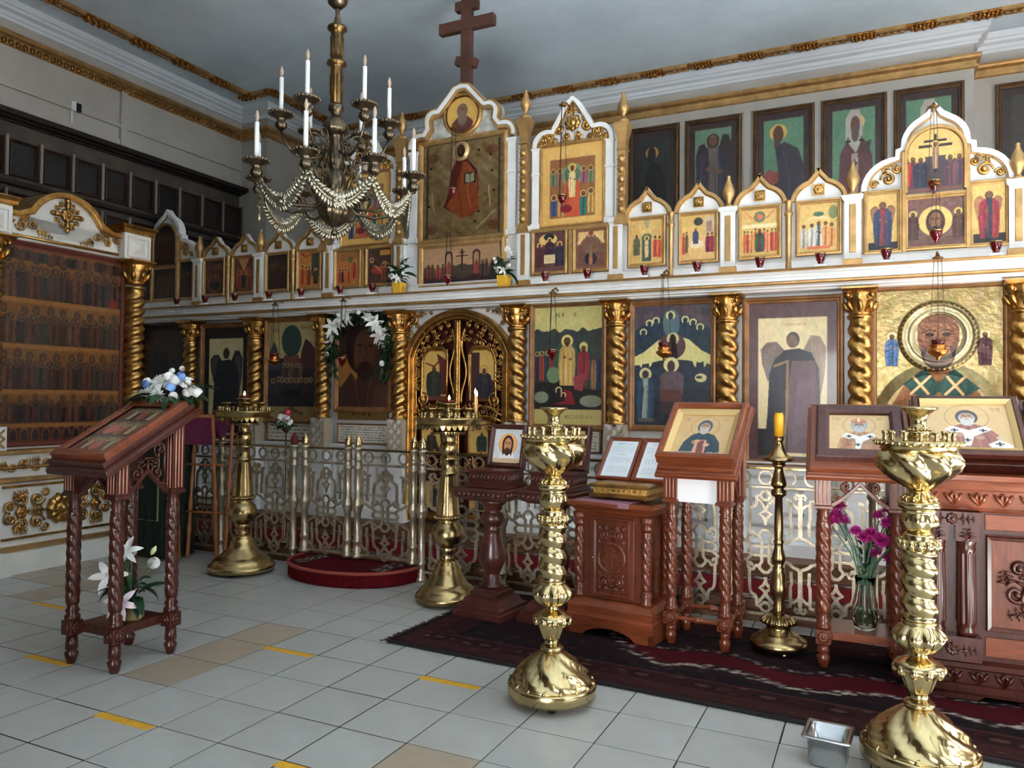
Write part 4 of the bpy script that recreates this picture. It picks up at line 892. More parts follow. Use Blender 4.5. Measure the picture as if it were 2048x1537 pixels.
# ---------------- small icons of the upper row
def small(kind, w, h, res=.0042):
    C = Canvas(w, h, res, GOLDBG); C.noise(6); R = RNG
    if kind == 'three': C = Canvas(w, h, res, (92, 62, 62)); C.noise(5); C.ell(.45, .8, .3, .14, (214, 178, 110)); C.ell(.48, .86, .17, .09, (30, 40, 40)); [C.saint(x, .12, .62, c, (60, 40, 44), halo=(222, 184, 110), beard=False, wide=1.25) for x, c in ((.17, (84, 40, 44)), (.83, (36, 40, 66)))]; C.saint(.5, .3, .55, (60, 30, 40), (34, 40, 64), halo=(222, 184, 110), beard=False, wide=1.2); C.rect(.32, .2, .68, .42, (206, 184, 140)); C.rect(0, 0, 1, .12, (110, 70, 66))
    elif kind == 'cherub': C = Canvas(w, h, res, (126, 88, 66)); C.noise(5); C.rect(.06, .06, .94, .94, (110, 74, 60)); C.poly([(.08, .6), (.3, .8), (.5, .92), (.7, .8), (.92, .6), (.92, .94), (.08, .94)], (214, 176, 116)); [C.ring(.5+.4*sin(t), .6+.24*cos(t), .06, .02, (224, 190, 130), 1, True) for t in np.linspace(-1.3, 1.3, 9)]; [C.line([(.5, .4), (.5+.45*sin(t), .4+.4*cos(t))], .012, (140, 108, 84)) for t in np.linspace(-1.4, 1.4, 13)]; C.disc(.5, .25, .2, (26, 30, 52)); C.saint(.5, .1, .3, (150, 90, 60), (180, 120, 80)); C.ell(.5, .9, .08, .05, (150, 50, 44))
    elif kind == 'river': C.rect(.35, .05, .64, .62, (62, 84, 72)); C.ell(.5, .6, .16, .08, (70, 96, 84)); C.poly([(0, .1), (0, .9), (.2, .95), (.34, .6), (.3, .1)], (196, 160, 90)); C.poly([(1, .1), (1, .9), (.82, .96), (.66, .6), (.7, .1)], (200, 160, 96)); C.saint(.18, .2, .5, (90, 90, 60), (60, 80, 60), wide=.9); C.saint(.5, .14, .5, (206, 166, 120), (216, 180, 130), wide=.5); C.crowd(.68, .98, .15, .5, 2, [(190, 70, 50), (206, 96, 60)]); C.poly([(.42, 1), (.58, 1), (.54, .8), (.46, .8)], (150, 150, 120))
    elif kind == 'ride': C.poly([(0, .4), (.25, .8), (.5, .6), (.7, .5), (1, .4), (1, 0), (0, 0)], (216, 172, 110)); C.ell(.5, .85, .14, .09, (56, 60, 60)); C.rect(.7, .55, .98, .95, (196, 170, 140)); C.rect(.74, .6, .9, .85, (150, 120, 100)); C.ell(.45, .35, .22, .09, (224, 200, 160)); C.saint(.42, .36, .36, (50, 60, 96), (60, 50, 80)); C.crowd(.7, .98, .15, .45, 2, [(120, 30, 60), (150, 50, 60)]); C.crowd(.02, .22, .15, .5, 2, [(206, 70, 50), (96, 100, 60)])
    elif kind == 'ascend': C.disc(.5, .83, .16, (100, 110, 84)); C.disc(.5, .83, .09, (196, 110, 70)); C.rect(0, .6, 1, .68, (232, 206, 160)); C.crowd(.02, .42, .08, .5, 4, [(206, 120, 60), (190, 80, 60), (216, 140, 80)]); C.crowd(.58, .98, .08, .5, 4, [(206, 100, 60), (226, 130, 96), (180, 60, 50)]); C.saint(.5, .08, .52, (40, 84, 60), (90, 30, 44)); C.line([(.1, .95), (.3, .8)], .03, (206, 90, 60)); C.line([(.9, .95), (.7, .8)], .03, (206, 90, 60))
    elif kind == 'church': C.ell(.5, .66, .3, .08, (226, 196, 140)); C.rect(.2, .6, .8, .68, (216, 180, 120)); C.ell(.5, .78, .14, .05, (60, 100, 70)); C.ell(.88, .8, .12, .14, (110, 120, 70)); C.crowd(.04, .4, .12, .5, 2, [(190, 180, 170), (206, 200, 190)]); C.saint(.5, .1, .56, (190, 186, 176), (60, 66, 60)); C.crowd(.6, .96, .12, .5, 2, [(224, 150, 90), (216, 140, 84)]); C.rect(.2, .05, .8, .12, (206, 110, 70))
    elif kind == 'angelb': C.rect(0, .0, 1, .14, (40, 38, 50)); C.wing(.58, .45, .8, .34, 1, (130, 90, 66), (200, 150, 100)); C.wing(.42, .45, .8, .34, -1, (130, 90, 66), (200, 150, 100)); C.saint(.5, .08, .82, (44, 54, 84), (130, 50, 56), halo=None, beard=False)
    elif kind == 'angelr': C.rect(0, .0, 1, .16, (40, 38, 44)); C.wing(.4, .4, .82, .36, -1, (150, 104, 70), (206, 160, 100)); C.wing(.6, .5, .8, .3, 1, (140, 96, 66), (200, 150, 96)); C.saint(.5, .08, .84, (140, 44, 52), (50, 50, 70), halo=None, beard=False)
    elif kind == 'cloth': C = Canvas(w, h, res, (112, 78, 72)); C.noise(5); C.disc(.5, .52, .3, (222, 184, 110)); C.ell(.5, .5, .17, .26, (66, 40, 34)); C.ell(.5, .53, .115, .17, (130, 88, 66)); C.ell(.5, .28, .08, .14, (60, 36, 30)); C.ell(.45, .56, .025, .012, (40, 26, 22)); C.ell(.55, .56, .025, .012, (40, 26, 22)); C.line([(.5, .56), (.5, .46)], .02, (84, 52, 40)); [C.saint(x, .14, .62, (70, 44, 44), (90, 60, 50)) for x in (.1, .9)]
    elif kind == 'cruc': C.rect(0, 0, 1, .56, (66, 54, 60)); C.noise(4); C.rect(.3, .78, .7, .815, (40, 26, 24)); C.rect(.2, .70, .8, .74, (36, 24, 24)); C.rect(.47, .3, .53, .9, (36, 24, 24)); C.saint(.5, .36, .44, (150, 110, 84), (170, 140, 110), wide=.5); C.saint(.1, .1, .5, (170, 50, 50), (60, 40, 50)); C.saint(.24, .06, .52, (36, 42, 60), (50, 50, 70)); C.saint(.76, .08, .5, (74, 44, 60), (80, 60, 60)); C.saint(.92, .08, .5, (100, 60, 70), (60, 50, 60)); C.rect(0, 0, 1, .07, (106, 70, 62))
    elif kind == 'dark': C = Canvas(w, h, res, (46, 34, 30)); C.noise(5); C.crowd(.1, .9, .1, .6, 3, [(60, 40, 34), (70, 34, 30)], (90, 66, 40))  # shade of the screen's left end is put into these colours
    elif kind == 'boat': C = Canvas(w, h, res, (70, 48, 40)); C.noise(8); C.crowd(.1, .9, .35, .5, 4, [(110, 60, 44), (90, 50, 44)], (150, 110, 66)); C.ell(.5, .25, .35, .1, (30, 26, 26)); C.ring(.5, .3, .35, .03, (140, 120, 90))
    elif kind == 'redsc': C = Canvas(w, h, res, (90, 56, 40)); C.noise(8); C.ell(.6, .5, .25, .25, (150, 60, 44)); C.crowd(.1, .9, .12, .5, 3, [(150, 56, 40), (40, 34, 36), (120, 70, 46)], (196, 140, 84)); C.poly([(.2, 1), (.5, .6), (.8, 1)], (176, 130, 76))
    elif kind == 'mount': C = Canvas(w, h, res, (150, 100, 56)); C.noise(8); C.hills(.75, (176, 110, 60), .08); C.crowd(.05, .6, .1, .4, 4, [(176, 60, 40), (50, 50, 60), (196, 110, 60)], (206, 160, 90)); C.saint(.78, .2, .55, (190, 80, 46), (90, 40, 40)); C.disc(.6, .75, .12, (100, 90, 60))
    elif kind == 'bed': C = Canvas(w, h, res, (70, 44, 38)); C.noise(6); C.ell(.45, .38, .32, .12, (150, 44, 36)); C.poly([(.2, .55), (.5, .32), (.75, .3), (.4, .5)], (176, 110, 70)); C.ring(.16, .68, .1, .04, (206, 160, 90)); C.ring(.72, .55, .1, .04, (206, 160, 90)); C.crowd(.55, .95, .1, .45, 2, [(150, 60, 40), (90, 60, 40)], (206, 150, 80)); C.rect(.5, .8, .95, .95, (190, 140, 70))
    elif kind == 'temple': C = Canvas(w, h, res, (176, 116, 56)); C.noise(6); C.rect(.6, .3, .95, .95, (54, 58, 46)); C.line([(.1, .95), (.35, .86), (.6, .95)], .06, (150, 50, 36)); C.crowd(.05, .6, .08, .55, 3, [(170, 66, 40), (196, 110, 60), (120, 60, 40)], (220, 176, 100)); C.saint(.8, .08, .45, (40, 40, 46), (60, 50, 46))
    return C
def up(sx, q, w, h, z, kind, label, fw=.028, grp='small icons above the cornice'):
    C = small(kind, w, h); C.noise(7, 16, .5); C.noise(6, 34, .6)
    return icon('small_icon_panel', label, C, (X0+sx*q, YI-.004, z), fw, .016, GOLDM, PAINT, 'icon', grp)
up(1, .80, .25, .31, 2.24, 'three', 'small dark icon of three seated figures, beside the right flower pot')
up(1, 1.14, .24, .30, 2.24, 'cherub', 'small brown icon of rays around a dark blue disc, above the cornice')
up(1, SG[0], .235, .32, 2.25, 'river', 'small gold icon with a green river between two banks')
up(1, SG[1], .235, .32, 2.25, 'ride', 'small gold icon of a rider on a pale animal under a gable')
up(1, SG[2], .235, .32, 2.25, 'ascend', 'small gold icon of a figure in green between two crowds')
up(1, SG[3], .235, .32, 2.25, 'church', 'small gold icon with a green domed church and red steps')
up(1, 3.14, .17, .36, 2.23, 'angelb', 'narrow gold icon of an angel in a dark blue robe')
up(1, 3.73, .17, .36, 2.23, 'angelr', 'narrow gold icon of an angel in a red robe, at the right edge')
up(1, 3.44, .31, .30, 2.235, 'cloth', 'small brown icon of a haloed face below the crucifixion')
def arch_icon(sx, dark):
    C = small('dark' if dark else 'cruc', .31, .40); C.mask = lambda u, v: (v < .62) | (((u-.5)/.5)**2+((v-.62)/.38)**2 <= 1.0)
    e = empty('arched_icon', (X0+sx*3.44, YI-.004, 2.58), 0, 'round-topped dark icon under the far left gable of the screen' if dark else 'round-topped gold icon of a crucifixion under the right gable', 'icon', 'small icons above the cornice')
    L = [(-.155, 0)]+[(-.155*cos(pi*i/16), .248+.152*sin(pi*i/16)) for i in range(17)]+[(.155, 0)]
    m = MB(); m.arch(L, inset(L, -.022), -.018, .02); m.build('frame', GOLDM, e, bev=.004); panel('painting', C, PAINT, e)
arch_icon(1, False); arch_icon(-1, True)
up(-1, 3.44, .31, .30, 2.235, 'dark', 'small dark icon under the arched one, far left of the screen')
up(-1, 3.14, .17, .36, 2.23, 'dark', 'narrow dark icon right of the far left arched one')
up(-1, 3.73, .17, .36, 2.23, 'dark', 'narrow dark icon at the very left end of the screen')
up(-1, SG[3], .235, .32, 2.25, 'boat', 'small dark icon of a boat, first gabled one on the left')
up(-1, SG[2], .235, .32, 2.25, 'redsc', 'small dark red icon, second gabled one on the left')
up(-1, SG[1], .235, .32, 2.25, 'dark', 'small dull brown icon, third gabled one on the left')
up(-1, SG[0], .235, .32, 2.25, 'temple', 'small orange icon with a dark building, below the chandelier')
up(-1, 1.14, .24, .30, 2.24, 'mount', 'small orange icon of a hill with figures, below the chandelier')
up(-1, .80, .24, .30, 2.24, 'bed', 'small red-brown icon of a reclining figure, beside the left flower pot')
# centre and tall side icons
C = Canvas(.74, .30, .0045, (176, 140, 104)); C.noise(5); C.hills(.42, (84, 64, 52), .05, 7); C.noise(5, 30); C.rect(0, 0, 1, .2, (56, 36, 38)); C.crowd(.03, .28, .12, .4, 4, [(120, 60, 54), (96, 66, 54), (140, 70, 60)], None); C.crowd(.72, .97, .12, .45, 4, [(70, 54, 50), (90, 70, 60), (60, 46, 50)], None)
for x in (.33, .68): C.rect(x-.05, .25, x+.05, .75, (84, 44, 44)); C.ell(x, .75, .05, .12, (84, 44, 44)); C.rect(x-.03, .25, x+.03, .72, (170, 134, 96)); C.ell(x, .72, .03, .08, (170, 134, 96)); C.saint(x, .2, .4, (140, 60, 58), (120, 50, 56), halo=None)
C.ell(.5, .3, .12, .2, (70, 60, 50)); C.rect(.49, .3, .51, .9, (46, 26, 26)); C.rect(.42, .70, .58, .735, (46, 26, 26)); C.rect(.465, .8, .535, .83, (46, 26, 26))
icon('scene_icon', 'wide icon with a dark cross between two arches, between the flower pots', C, (X0+.015, YI+.004, 2.205), .02, .016, GOLDM, PAINT, 'icon', 'tall icons of the screen centre')
C = Canvas(.76, .80, .0045, (150, 124, 84)); C.noise(12, 10, .1); C.noise(8, 26, .1)
for r in (.44, .38): C.ring(.5, .5, r, .012, (146, 122, 84))
C.rect(.04, .02, .07, .98, (96, 78, 54)); C.rect(.93, .02, .96, .98, (96, 78, 54))
C.poly([(.42, .80), (.36, .70), (.32, .45), (.26, .33), (.5, .20), (.62, .26), (.7, .45), (.68, .68), (.56, .80)], (110, 44, 36)); C.poly([(.5, .78), (.56, .78), (.68, .62), (.70, .25), (.5, .19), (.3, .33), (.42, .5)], (172, 88, 50)); C.line([(.5, .76), (.45, .5), (.5, .22)], .014, (140, 60, 40)); C.line([(.6, .7), (.56, .5), (.6, .3)], .012, (196, 116, 70)); C.noise(5, 36)
C.disc(.48, .895, .105, (196, 160, 110)); C.ring(.48, .895, .105, .02, (226, 196, 150)); C.ell(.49, .89, .05, .065, (56, 34, 28)); C.ell(.49, .895, .034, .05, (96, 64, 48)); C.rect(.52, .55, .66, .66, (40, 34, 34)); C.poly([(.535, .565), (.59, .555), (.59, .645), (.535, .655)], (186, 180, 150)); C.poly([(.595, .555), (.645, .57), (.645, .66), (.595, .645)], (186, 180, 150))
for x, y in ((.1, .75), (.06, .55), (.08, .35), (.86, .65), (.88, .45), (.7, .25), (.7, .88), (.84, .82), (.66, .15)): C.disc(x, y, .014, (36, 28, 26))
for x0, y0, x1, y1 in ((.82, .5, .84, .3), (.9, .25, .68, .08), (.12, .5, .14, .3)): C.line([(x0, y0), (x1, y1)], .014, (206, 180, 130))
for x, y in ((.13, .85), (.86, .87), (.12, .1), (.88, .1)): C.ell(x, y, .07, .05, (120, 70, 50), .6)
def rel2(u, v): return .0025*np.sin(u*34+np.sin(v*9)*3)*np.sin(v*26+u*5)*(1-np.exp(-(((u-.5)/.2)**2+((v-.5)/.3)**2)))+.02*np.clip((.09-np.sqrt((u-.48)**2+(v-.895)**2))/.02, 0, 1)
e = empty('embossed_icon', (X0+.005, YI+.015, 2.58), 0, 'large tarnished embossed icon of a figure in orange robe with an open book', 'icon', 'tall icons of the screen centre')
m = MB(); m.frame(C.w, C.h, frprof(.012, .01)); m.build('frame', GOLDM, e); panel('embossed_cover', C, PMETAL, e, TR((0, .004, 0)), relief=rel2)
C = Canvas(.30, .30, .006, (206, 164, 84)); C.noise(6); C.poly([(.14, .0), (.2, .3), (.36, .44), (.66, .44), (.82, .3), (.88, 0)], (92, 50, 44)); C.head(.5, .62, .15, (130, 90, 64), (110, 92, 78), None); C.ell(.5, .4, .14, .2, (120, 100, 84)); C.mask = lambda u, v: (u-.5)**2+(v-.5)**2 <= .25
t = empty('medallion_icon', (X0, YI+.012, 3.45), 0, 'round gold medallion of a bearded elder high in the central gable', 'icon'); panel('painting', C, PAINT, t); m = MB(); m.lathe([(.149, -.004), (.155, .012), (.149, .018)], 36, cap=False, T=TR((0, 0, .15)) @ RX(pi/2)); m.build('rim', GOLD, t)
def tallside(sx, label):
    C = Canvas(.5, .62, .0045, (206, 160, 84)); C.noise(5); C.rect(.02, .02, .98, .98, (214, 170, 96)); b = .13; C.rect(b, .09, 1-b, .83, (140, 90, 52)); C.noise(5, 24)
    C.disc(.5, .62, .18, (120, 140, 104)); C.disc(.5, .62, .13, (84, 104, 84)); C.crowd(b+.02, .34, .5, .2, 2, [(96, 116, 90), (130, 96, 80)], (206, 170, 96)); C.crowd(.66, 1-b-.02, .5, .2, 2, [(150, 84, 110), (110, 130, 100)], (206, 170, 96))
    C.poly([(.4, .55), (.6, .55), (.72, .1), (.28, .1)], (190, 84, 52)); C.saint(.5, .34, .42, (216, 190, 130), (226, 200, 150), wide=.6); C.crowd(b+.02, .36, .11, .26, 2, [(60, 76, 120), (190, 140, 70)], (216, 180, 110)); C.crowd(.64, 1-b-.02, .11, .3, 2, [(40, 110, 104), (196, 150, 80)], (216, 180, 110)); C.ell(.4, .2, .1, .05, (120, 24, 40))
    icon('tall_icon', label, C, (X0+sx*.975, YI+.02, 2.6), .016, .014, GOLDM, PAINT, 'icon', 'tall icons of the screen centre')
tallside(1, 'tall gold icon of a red-robed figure among saints, under the right pointed gable'); tallside(-1, 'tall gold icon of a red-robed figure, half hidden by the chandelier')
# ---------------- big icons on the wall behind the screen
BF = mat('dark_bronze_frame', (112, 84, 58), .35, .5, var=.25, vscale=8)
def wallicon(x, w, z0, h, fn, label, bg=(92, 128, 104), bord=(58, 38, 36)):
    C = Canvas(w-.1, h-.1, .0075, bord); C.noise(3); b = .12; C.rect(b, .0, 1-b, .93, bg); C.noise(4); fn(C)
    icon('wall_icon', label, C, (x, YB-.03, z0+.05), .05, .035, BF, PAINT, 'icon', 'large icons on the wall behind the screen', back=.028)
def f_l(C): C.disc(.46, .76, .15, (196, 150, 84)); C.poly([(.36, .62), (.3, .5), (.24, 0), (.8, 0), (.78, .45), (.66, .62), (.52, .66)], (34, 28, 30)); C.ell(.45, .74, .1, .09, (44, 34, 32))  # dark ground and figure: shade behind the gable put into the colours
def f_an(C):
    C.wing(.6, .1, .88, .3, 1, (52, 36, 36), (70, 50, 46)); C.wing(.42, .1, .8, .28, -1, (46, 34, 36), (70, 50, 46)); C.disc(.5, .80, .14, (214, 172, 96)); C.saint(.5, .0, .92, (50, 46, 58), (110, 96, 86), halo=None, beard=False, hair=(44, 32, 28)); C.line([(.52, .6), (.5, .3), (.52, 0)], .07, (96, 84, 78))
def f_ap(C): C.disc(.40, .80, .17, (224, 180, 96)); C.ell(.40, .78, .1, .09, (92, 60, 44)); C.ell(.38, .68, .06, .06, (84, 60, 48)); C.poly([(.34, .64), (.4, .42), (.22, .3), (.26, .0), (.86, .0), (.88, .45), (.78, .62), (.52, .70)], (58, 50, 60)); C.line([(.5, .6), (.62, .3), (.58, 0)], .02, (84, 74, 84)); C.poly([(.1, .36), (.2, .44), (.4, .40), (.4, .3), (.24, .26)], (150, 74, 64))
def f_bi(C):
    C.disc(.53, .80, .17, (224, 186, 106)); C.poly([(.38, .62), (.26, .5), (.2, 0), (.82, 0), (.84, .46), (.7, .62)], (100, 58, 62)); C.noise(5, 30); C.poly([(.36, .84), (.44, .92), (.6, .92), (.66, .8), (.66, .64), (.54, .5), (.36, .64)], (186, 176, 166)); C.ell(.53, .77, .085, .09, (104, 72, 56)); C.ell(.53, .69, .07, .08, (96, 80, 70)); C.rect(.46, 0, .58, .5, (176, 158, 142))
    for x, y in ((.4, .62), (.64, .62), (.52, .4)): C.rect(x-.012, y-.04, x+.012, y+.04, (40, 30, 34)); C.rect(x-.045, y-.01, x+.045, y+.012, (40, 30, 34))
    C.poly([(.56, .46), (.78, .52), (.82, .62), (.62, .58)], (80, 60, 52))
def f_dk(C): C.disc(.7, .82, .15, (150, 104, 60)); C.poly([(.5, .7), (.3, .6), (.26, 0), (.9, 0), (.9, .6), (.75, .7)], (70, 50, 42)); C.ell(.7, .8, .09, .08, (60, 42, 36))
for x, w_, fn, lb, bg in ((-2.235, .565, f_l, 'near-black wall icon with only a pale halo showing, behind the tall right gable', (46, 48, 44)), (-1.59, .597, f_an, 'dark wall icon of an angel with a gold halo', (104, 138, 114)), (-.875, .602, f_ap, 'green wall icon of a bowed man in dark robe with a red book', (100, 142, 112)), (-.215, .60, f_bi, 'green wall icon of a standing bishop in white hood', (100, 142, 112)), (.44, .594, f_bi, 'green wall icon of a bishop, half hidden by the right gable', (100, 142, 112))):
    wallicon(x, w_, 3.15, 1.13, fn, lb, bg)
C = Canvas(.7, 1.05, .008, (50, 36, 32)); C.rect(.12, 0, .88, .93, (60, 54, 46)); f_dk(C)
icon('wall_icon', 'brown wall icon in the recess at the upper right edge', C, (1.42, YB+.27, 3.2), .05, .035, BF, PAINT, 'icon', 'large icons on the wall behind the screen', back=.028)
m = MB(); m.box(-6.6, .75, YB-.02, YB, 4.29, 4.31)
for x in (-2.55, -1.91, -1.235, -.545, .115, .775): m.box(x-.035, x+.035, YB-.025, YB, 3.0, 4.29)
struct('trim_8', m, WALL, 'pale mullions between the wall icons')
# ---------------- two rows of near-black icons along the left wall
rk = empty('wall_icon_shelf', (XL, 5.6, 3.0), 0, 'dark two-row timber case with a cornice along the left wall', 'shelf')
Dk = Vector((-XL, -5.6, -3.0))
m = MB(); m.box(XL+.002, XL+.03, 2.6, 7.0, 2.6, 3.70); o = m.build('back_board', mat('dark_board', (84, 76, 68), .7, var=.2, vscale=5), rk); o.location = Dk  # back board toned darker than the wall
m = MB(); m.box(XL+.002, XL+.07, 2.6, 7.0, 3.70, 3.72); m.box(XL+.002, XL+.16, 2.6, 7.02, 3.74, 3.79); m.box(XL+.002, XL+.12, 2.6, 7.01, 3.72, 3.74); o = m.build('cornice', BLACKW, rk, bev=.006); o.location = Dk
m = MB(); m.box(XL+.002, XL+.09, 2.6, 7.0, 3.13, 3.17); o = m.build('shelf_rail', BLACKW, rk, bev=.006); o.location = Dk
bm = MB(); bm.box(0, .06, -.014, .014, 0, .37); bo = None
yy = [4.207+.3145*k for k in range(-5, 10)]
for y in yy:
    if bo is None: bo = bm.build('upright', mat('grey_upright', (132, 124, 114), .6), rk, (.002, y-5.6, .21))
    else: inst(bo, 'upright', rk, (.002, y-5.6, .21))
    inst(bo, 'upright', rk, (.002, y-5.6, -.27))
DFR = mat('dark_icon_frame', (70, 46, 36), .4, .2, var=.3, vscale=9)
proto = None
names = ['first', 'second', 'third', 'fourth', 'fifth', 'sixth', 'seventh', 'eighth', 'ninth', 'tenth', 'eleventh', 'twelfth', 'thirteenth', 'fourteenth']
for r, (zb, rn) in enumerate(((3.21, 'upper'), (2.73, 'lower'))):
    for k in range(len(yy)-1):
        y = (yy[k]+yy[k+1])/2
        lab = 'near-black small icon in the %s row on the left wall, %s from the far corner' % (rn, names[len(yy)-2-k])
        if proto is None:
            C = Canvas(.22, .29, .02, (24, 20, 19)); C.noise(3); C.ell(.5, .5, .3, .35, (30, 24, 22))
            proto = icon('dark_icon', lab, C, (XL+.035, y, zb+.03), .022, .03, DFR, PAINT, 'icon', 'near-black icons along the left wall', rz=pi/2)
        else: clone(proto, (XL+.035, y, zb+.03), label=lab)
# ================================================================== KIOT on the left
YK0, YK1, XKF = 2.98, 4.32, -5.37
kt = empty('icon_shrine', (XKF-.3, (YK0+YK1)/2, 0), pi/2, 'large white and gilt shrine cabinet with an arched top against the left wall', 'shrine')
KW = YK1-YK0                                                  # local: x along the wall (+x = far end), -y = front, width KW
h2 = KW/2; KZ = mat('shrine_white', (226, 224, 216), .4, var=.04, vscale=5)
def KP(mb, name, mt, parent=None, bev=0): return mb.build(name, mt, parent or kt, bev=bev)
m = MB(); m.box(-h2+.02, h2-.02, -.27, .27, 0, 2.33); KP(m, 'body', KZ, bev=.004)
m = MB(); m.mould(-h2+.02, h2-.02, -.27, .27, [(0, .05), (.135, .05), (.15, .03), (.17, .0)]); KP(m, 'plinth', KZ)
for s in (-1, 1): m = MB(); m.mould(s*(h2-.13)-.11, s*(h2-.13)+.11, -.31, .2, [(0, .05), (.135, .05), (.15, .02), (.17, 0), (.6, 0), (.62, 0)]); KP(m, 'pier', KZ)
def bandk(z0, z1, e, nm='gilt_band'): m = MB(); m.mould(-h2+.02, h2-.02, -.27, .27, [(z0, e*.4), (z0+(z1-z0)*.3, e), (z1-(z1-z0)*.2, e), (z1, e*.5)]); return KP(m, nm, GOLDM)
bandk(.15, .19, .05); bandk(.625, .665, .05); bandk(.82, .86, .045)
# lower carved panel with a stepped gilt border
pn = MB(); a, b = -h2+.2, h2-.2; z0, z1, st = .24, .60, .05
L = [(a, z0), (a+st, z0), (a+st, z0-.0), (b-st, z0), (b, z0+st), (b, z1-st), (b-st, z1), (a+st, z1), (a, z1-st), (a, z0+st)]
L = [(a+st, z0), (b-st, z0), (b-st, z0+st), (b, z0+st), (b, z1-st), (b-st, z1-st), (b-st, z1), (a+st, z1), (a+st, z1-st), (a, z1-st), (a, z0+st), (a+st, z0+st)]
pn.tube([(x, -.275, z) for x, z in L], .012, 4, closed=True, up=(0, 1, 0)); KP(pn, 'stepped_border', GOLD)
c = MB(); T = TR((0, -.278, .42)); rosette(c, 0, 0, .1, 10, -.005, T, .5)
for s in (-1, 1):
    for (x, z, r, a0, d) in ((.17, .08, .055, pi, 1), (.17, -.08, .055, pi, -1), (.28, .09, .05, 0, -1), (.28, -.09, .05, 0, 1), (.36, .04, .045, -pi/2, 1), (.36, -.04, .045, pi/2, -1), (.11, .12, .035, 0, 1), (.11, -.12, .035, 0, -1)):
        scroll(c, s*x, z, r, a0 if s > 0 else pi-a0, d*s, r*.22, -.012, T=T)
    rosette(c, s*.28, 0, .04, 6, -.008, T, .5); acanthus(c, s*.12, 0, s*.24, .0, .05, -.012, T=T); acanthus(c, s*.34, .1, s*.24, .14, .05, -.01, T=T); acanthus(c, s*.34, -.1, s*.24, -.14, .05, -.01, T=T)
KP(c, 'carved_panel', GOLD)
c = MB(); T = TR((0, -.275, .745)); rosette(c, 0, 0, .045, 8, -.008, T, .4)
for s in (-1, 1):
    for k, (x, r) in enumerate(((.1, .04), (.18, .036), (.27, .04), (.35, .034))): scroll(c, s*x, .012*(-1)**k, r, pi*(k % 2), s*(-1)**k, r*.22, -.01, T=T)
    acanthus(c, s*.38, 0, s*.44, 0, .04, -.01, T=T); acanthus(c, s*.15, .03, s*.26, .03, .035, -.008, T=T)
KP(c, 'carved_frieze', GOLD)
# twisted columns with gilt capitals either side of the icon
ksh = shaft_mesh(.066, 1.02, 2.10, 2, -44).mesh('column'); ksh.materials.append(GOLD)
for s in (-1, 1):
    x = s*(h2-.12); o = mesh_part(ksh, 'column', kt, (x, -.33, 0))
    q = bpy.data.objects.new('capital', cap); COL.objects.link(q); q.parent = o; q.location = (0, 0, 2.12-1.80*1.05); q.scale = (1.05, 1.05, 1.05)
    p = MB(); p.box(-.09, .09, -.07, .1, .86, 1.02); p = p.build('pedestal', KZ, o)
    l2 = MB()
    for q2 in (-1, 1):
        for k in range(-1, 2): l2.tube([(x2, -.078, .88+k*.06+z2) for x2, z2 in zip(np.linspace(-q2*.07, q2*.07, 7), np.linspace(0, .12, 7)) if .87 < .88+k*.06+z2 < 1.01] or [(0, -.07, .9), (0, -.07, .91)], .008, 4, up=(0, 1, 0))
    l2.build('lattice', GOLDM, o)
    m = MB(); m.box(x-.12, x+.12, -.36, .2, 2.31, 2.52); bl = KP(m, 'corner_block', KZ, bev=.004)
    m = MB(); m.frame(.17, .14, [(0, .0), (0, -.012), (.01, -.012), (.01, 0)], T=TR((x, -.36, 2.345))); m.lathe([(.085, 0), (.0001, .03)], 4, T=TR((x, -.36, 2.415)) @ RX(pi/2) @ RZ(pi/4), sm=False); KP(m, 'pyramid_panel', KZ, bl)
    m = MB(); m.mould(x-.12, x+.12, -.36, .22, [(2.52, 0), (2.53, .02), (2.55, .025), (2.575, .04), (2.58, .04)]); KP(m, 'gilt_cap', GOLD, bl)
    m = MB(); m.mould(x-.12, x+.12, -.36, .22, [(2.29, .012), (2.30, .02), (2.315, .01)]); KP(m, 'gilt_underline', GOLD, bl)
# frieze and arched top
m = MB(); m.box(-h2+.2, h2-.2, -.28, .2, 2.33, 2.49); KP(m, 'frieze', KZ)
R0 = .29; arcl = [(-R0*cos(pi*i/20), R0*sin(pi*i/20)) for i in range(21)]
L = [(-h2+.22, 0)]+[(-.32, 0)]+[(x, z+.02) for x, z in arcl]+[(.32, 0)]+[(h2-.22, 0)]
m = MB(); m.prism([(x, z) for x, z in [(-R0, 0)]+[(x, z+.02) for x, z in arcl]+[(R0, 0)]][::-1], -.28, .18, T=TR((0, 0, 2.38))); KP(m, 'arched_pediment', KZ)
m = MB(); top = [(-h2+.2, .13), (-.36, .13)]+[(x*1.09, z*1.06+.03) for x, z in arcl if z > .13]+[(.36, .13), (h2-.2, .13)]
m.arch(top, [(x*(.9 if abs(x) < .34 else 1), z-.04) for x, z in top], -.33, .2, T=TR((0, 0, 2.38))); KP(m, 'gilt_arch_moulding', GOLD, bev=.008)
m = MB(); m.tube([(-h2+.2, -.285, 2.345), (h2-.2, -.285, 2.345)], .012, 6); KP(m, 'gilt_bead', GOLD)
c = MB(); T = TR((0, -.285, 2.555)); rosette(c, 0, 0, .05, 8, -.01, T, .5)
for k in range(8):
    a = k*pi/4
    if k % 2 == 0: c.tube([(.03*cos(a), -.01, .03*sin(a)), (.1*cos(a), -.015, .1*sin(a))], [.014, .022], 5, T=T); c.ball((.11*cos(a), -.012, .11*sin(a)), .02, 6, T=T)
    else:
        for q in (-1, 1): scroll(c, .085*cos(a+q*.22), .085*sin(a+q*.22), .022, a, q, .007, -.01, T=T, n=12)
KP(c, 'flower_cross', GOLD)
T = TR((0, -.282, 2.42))
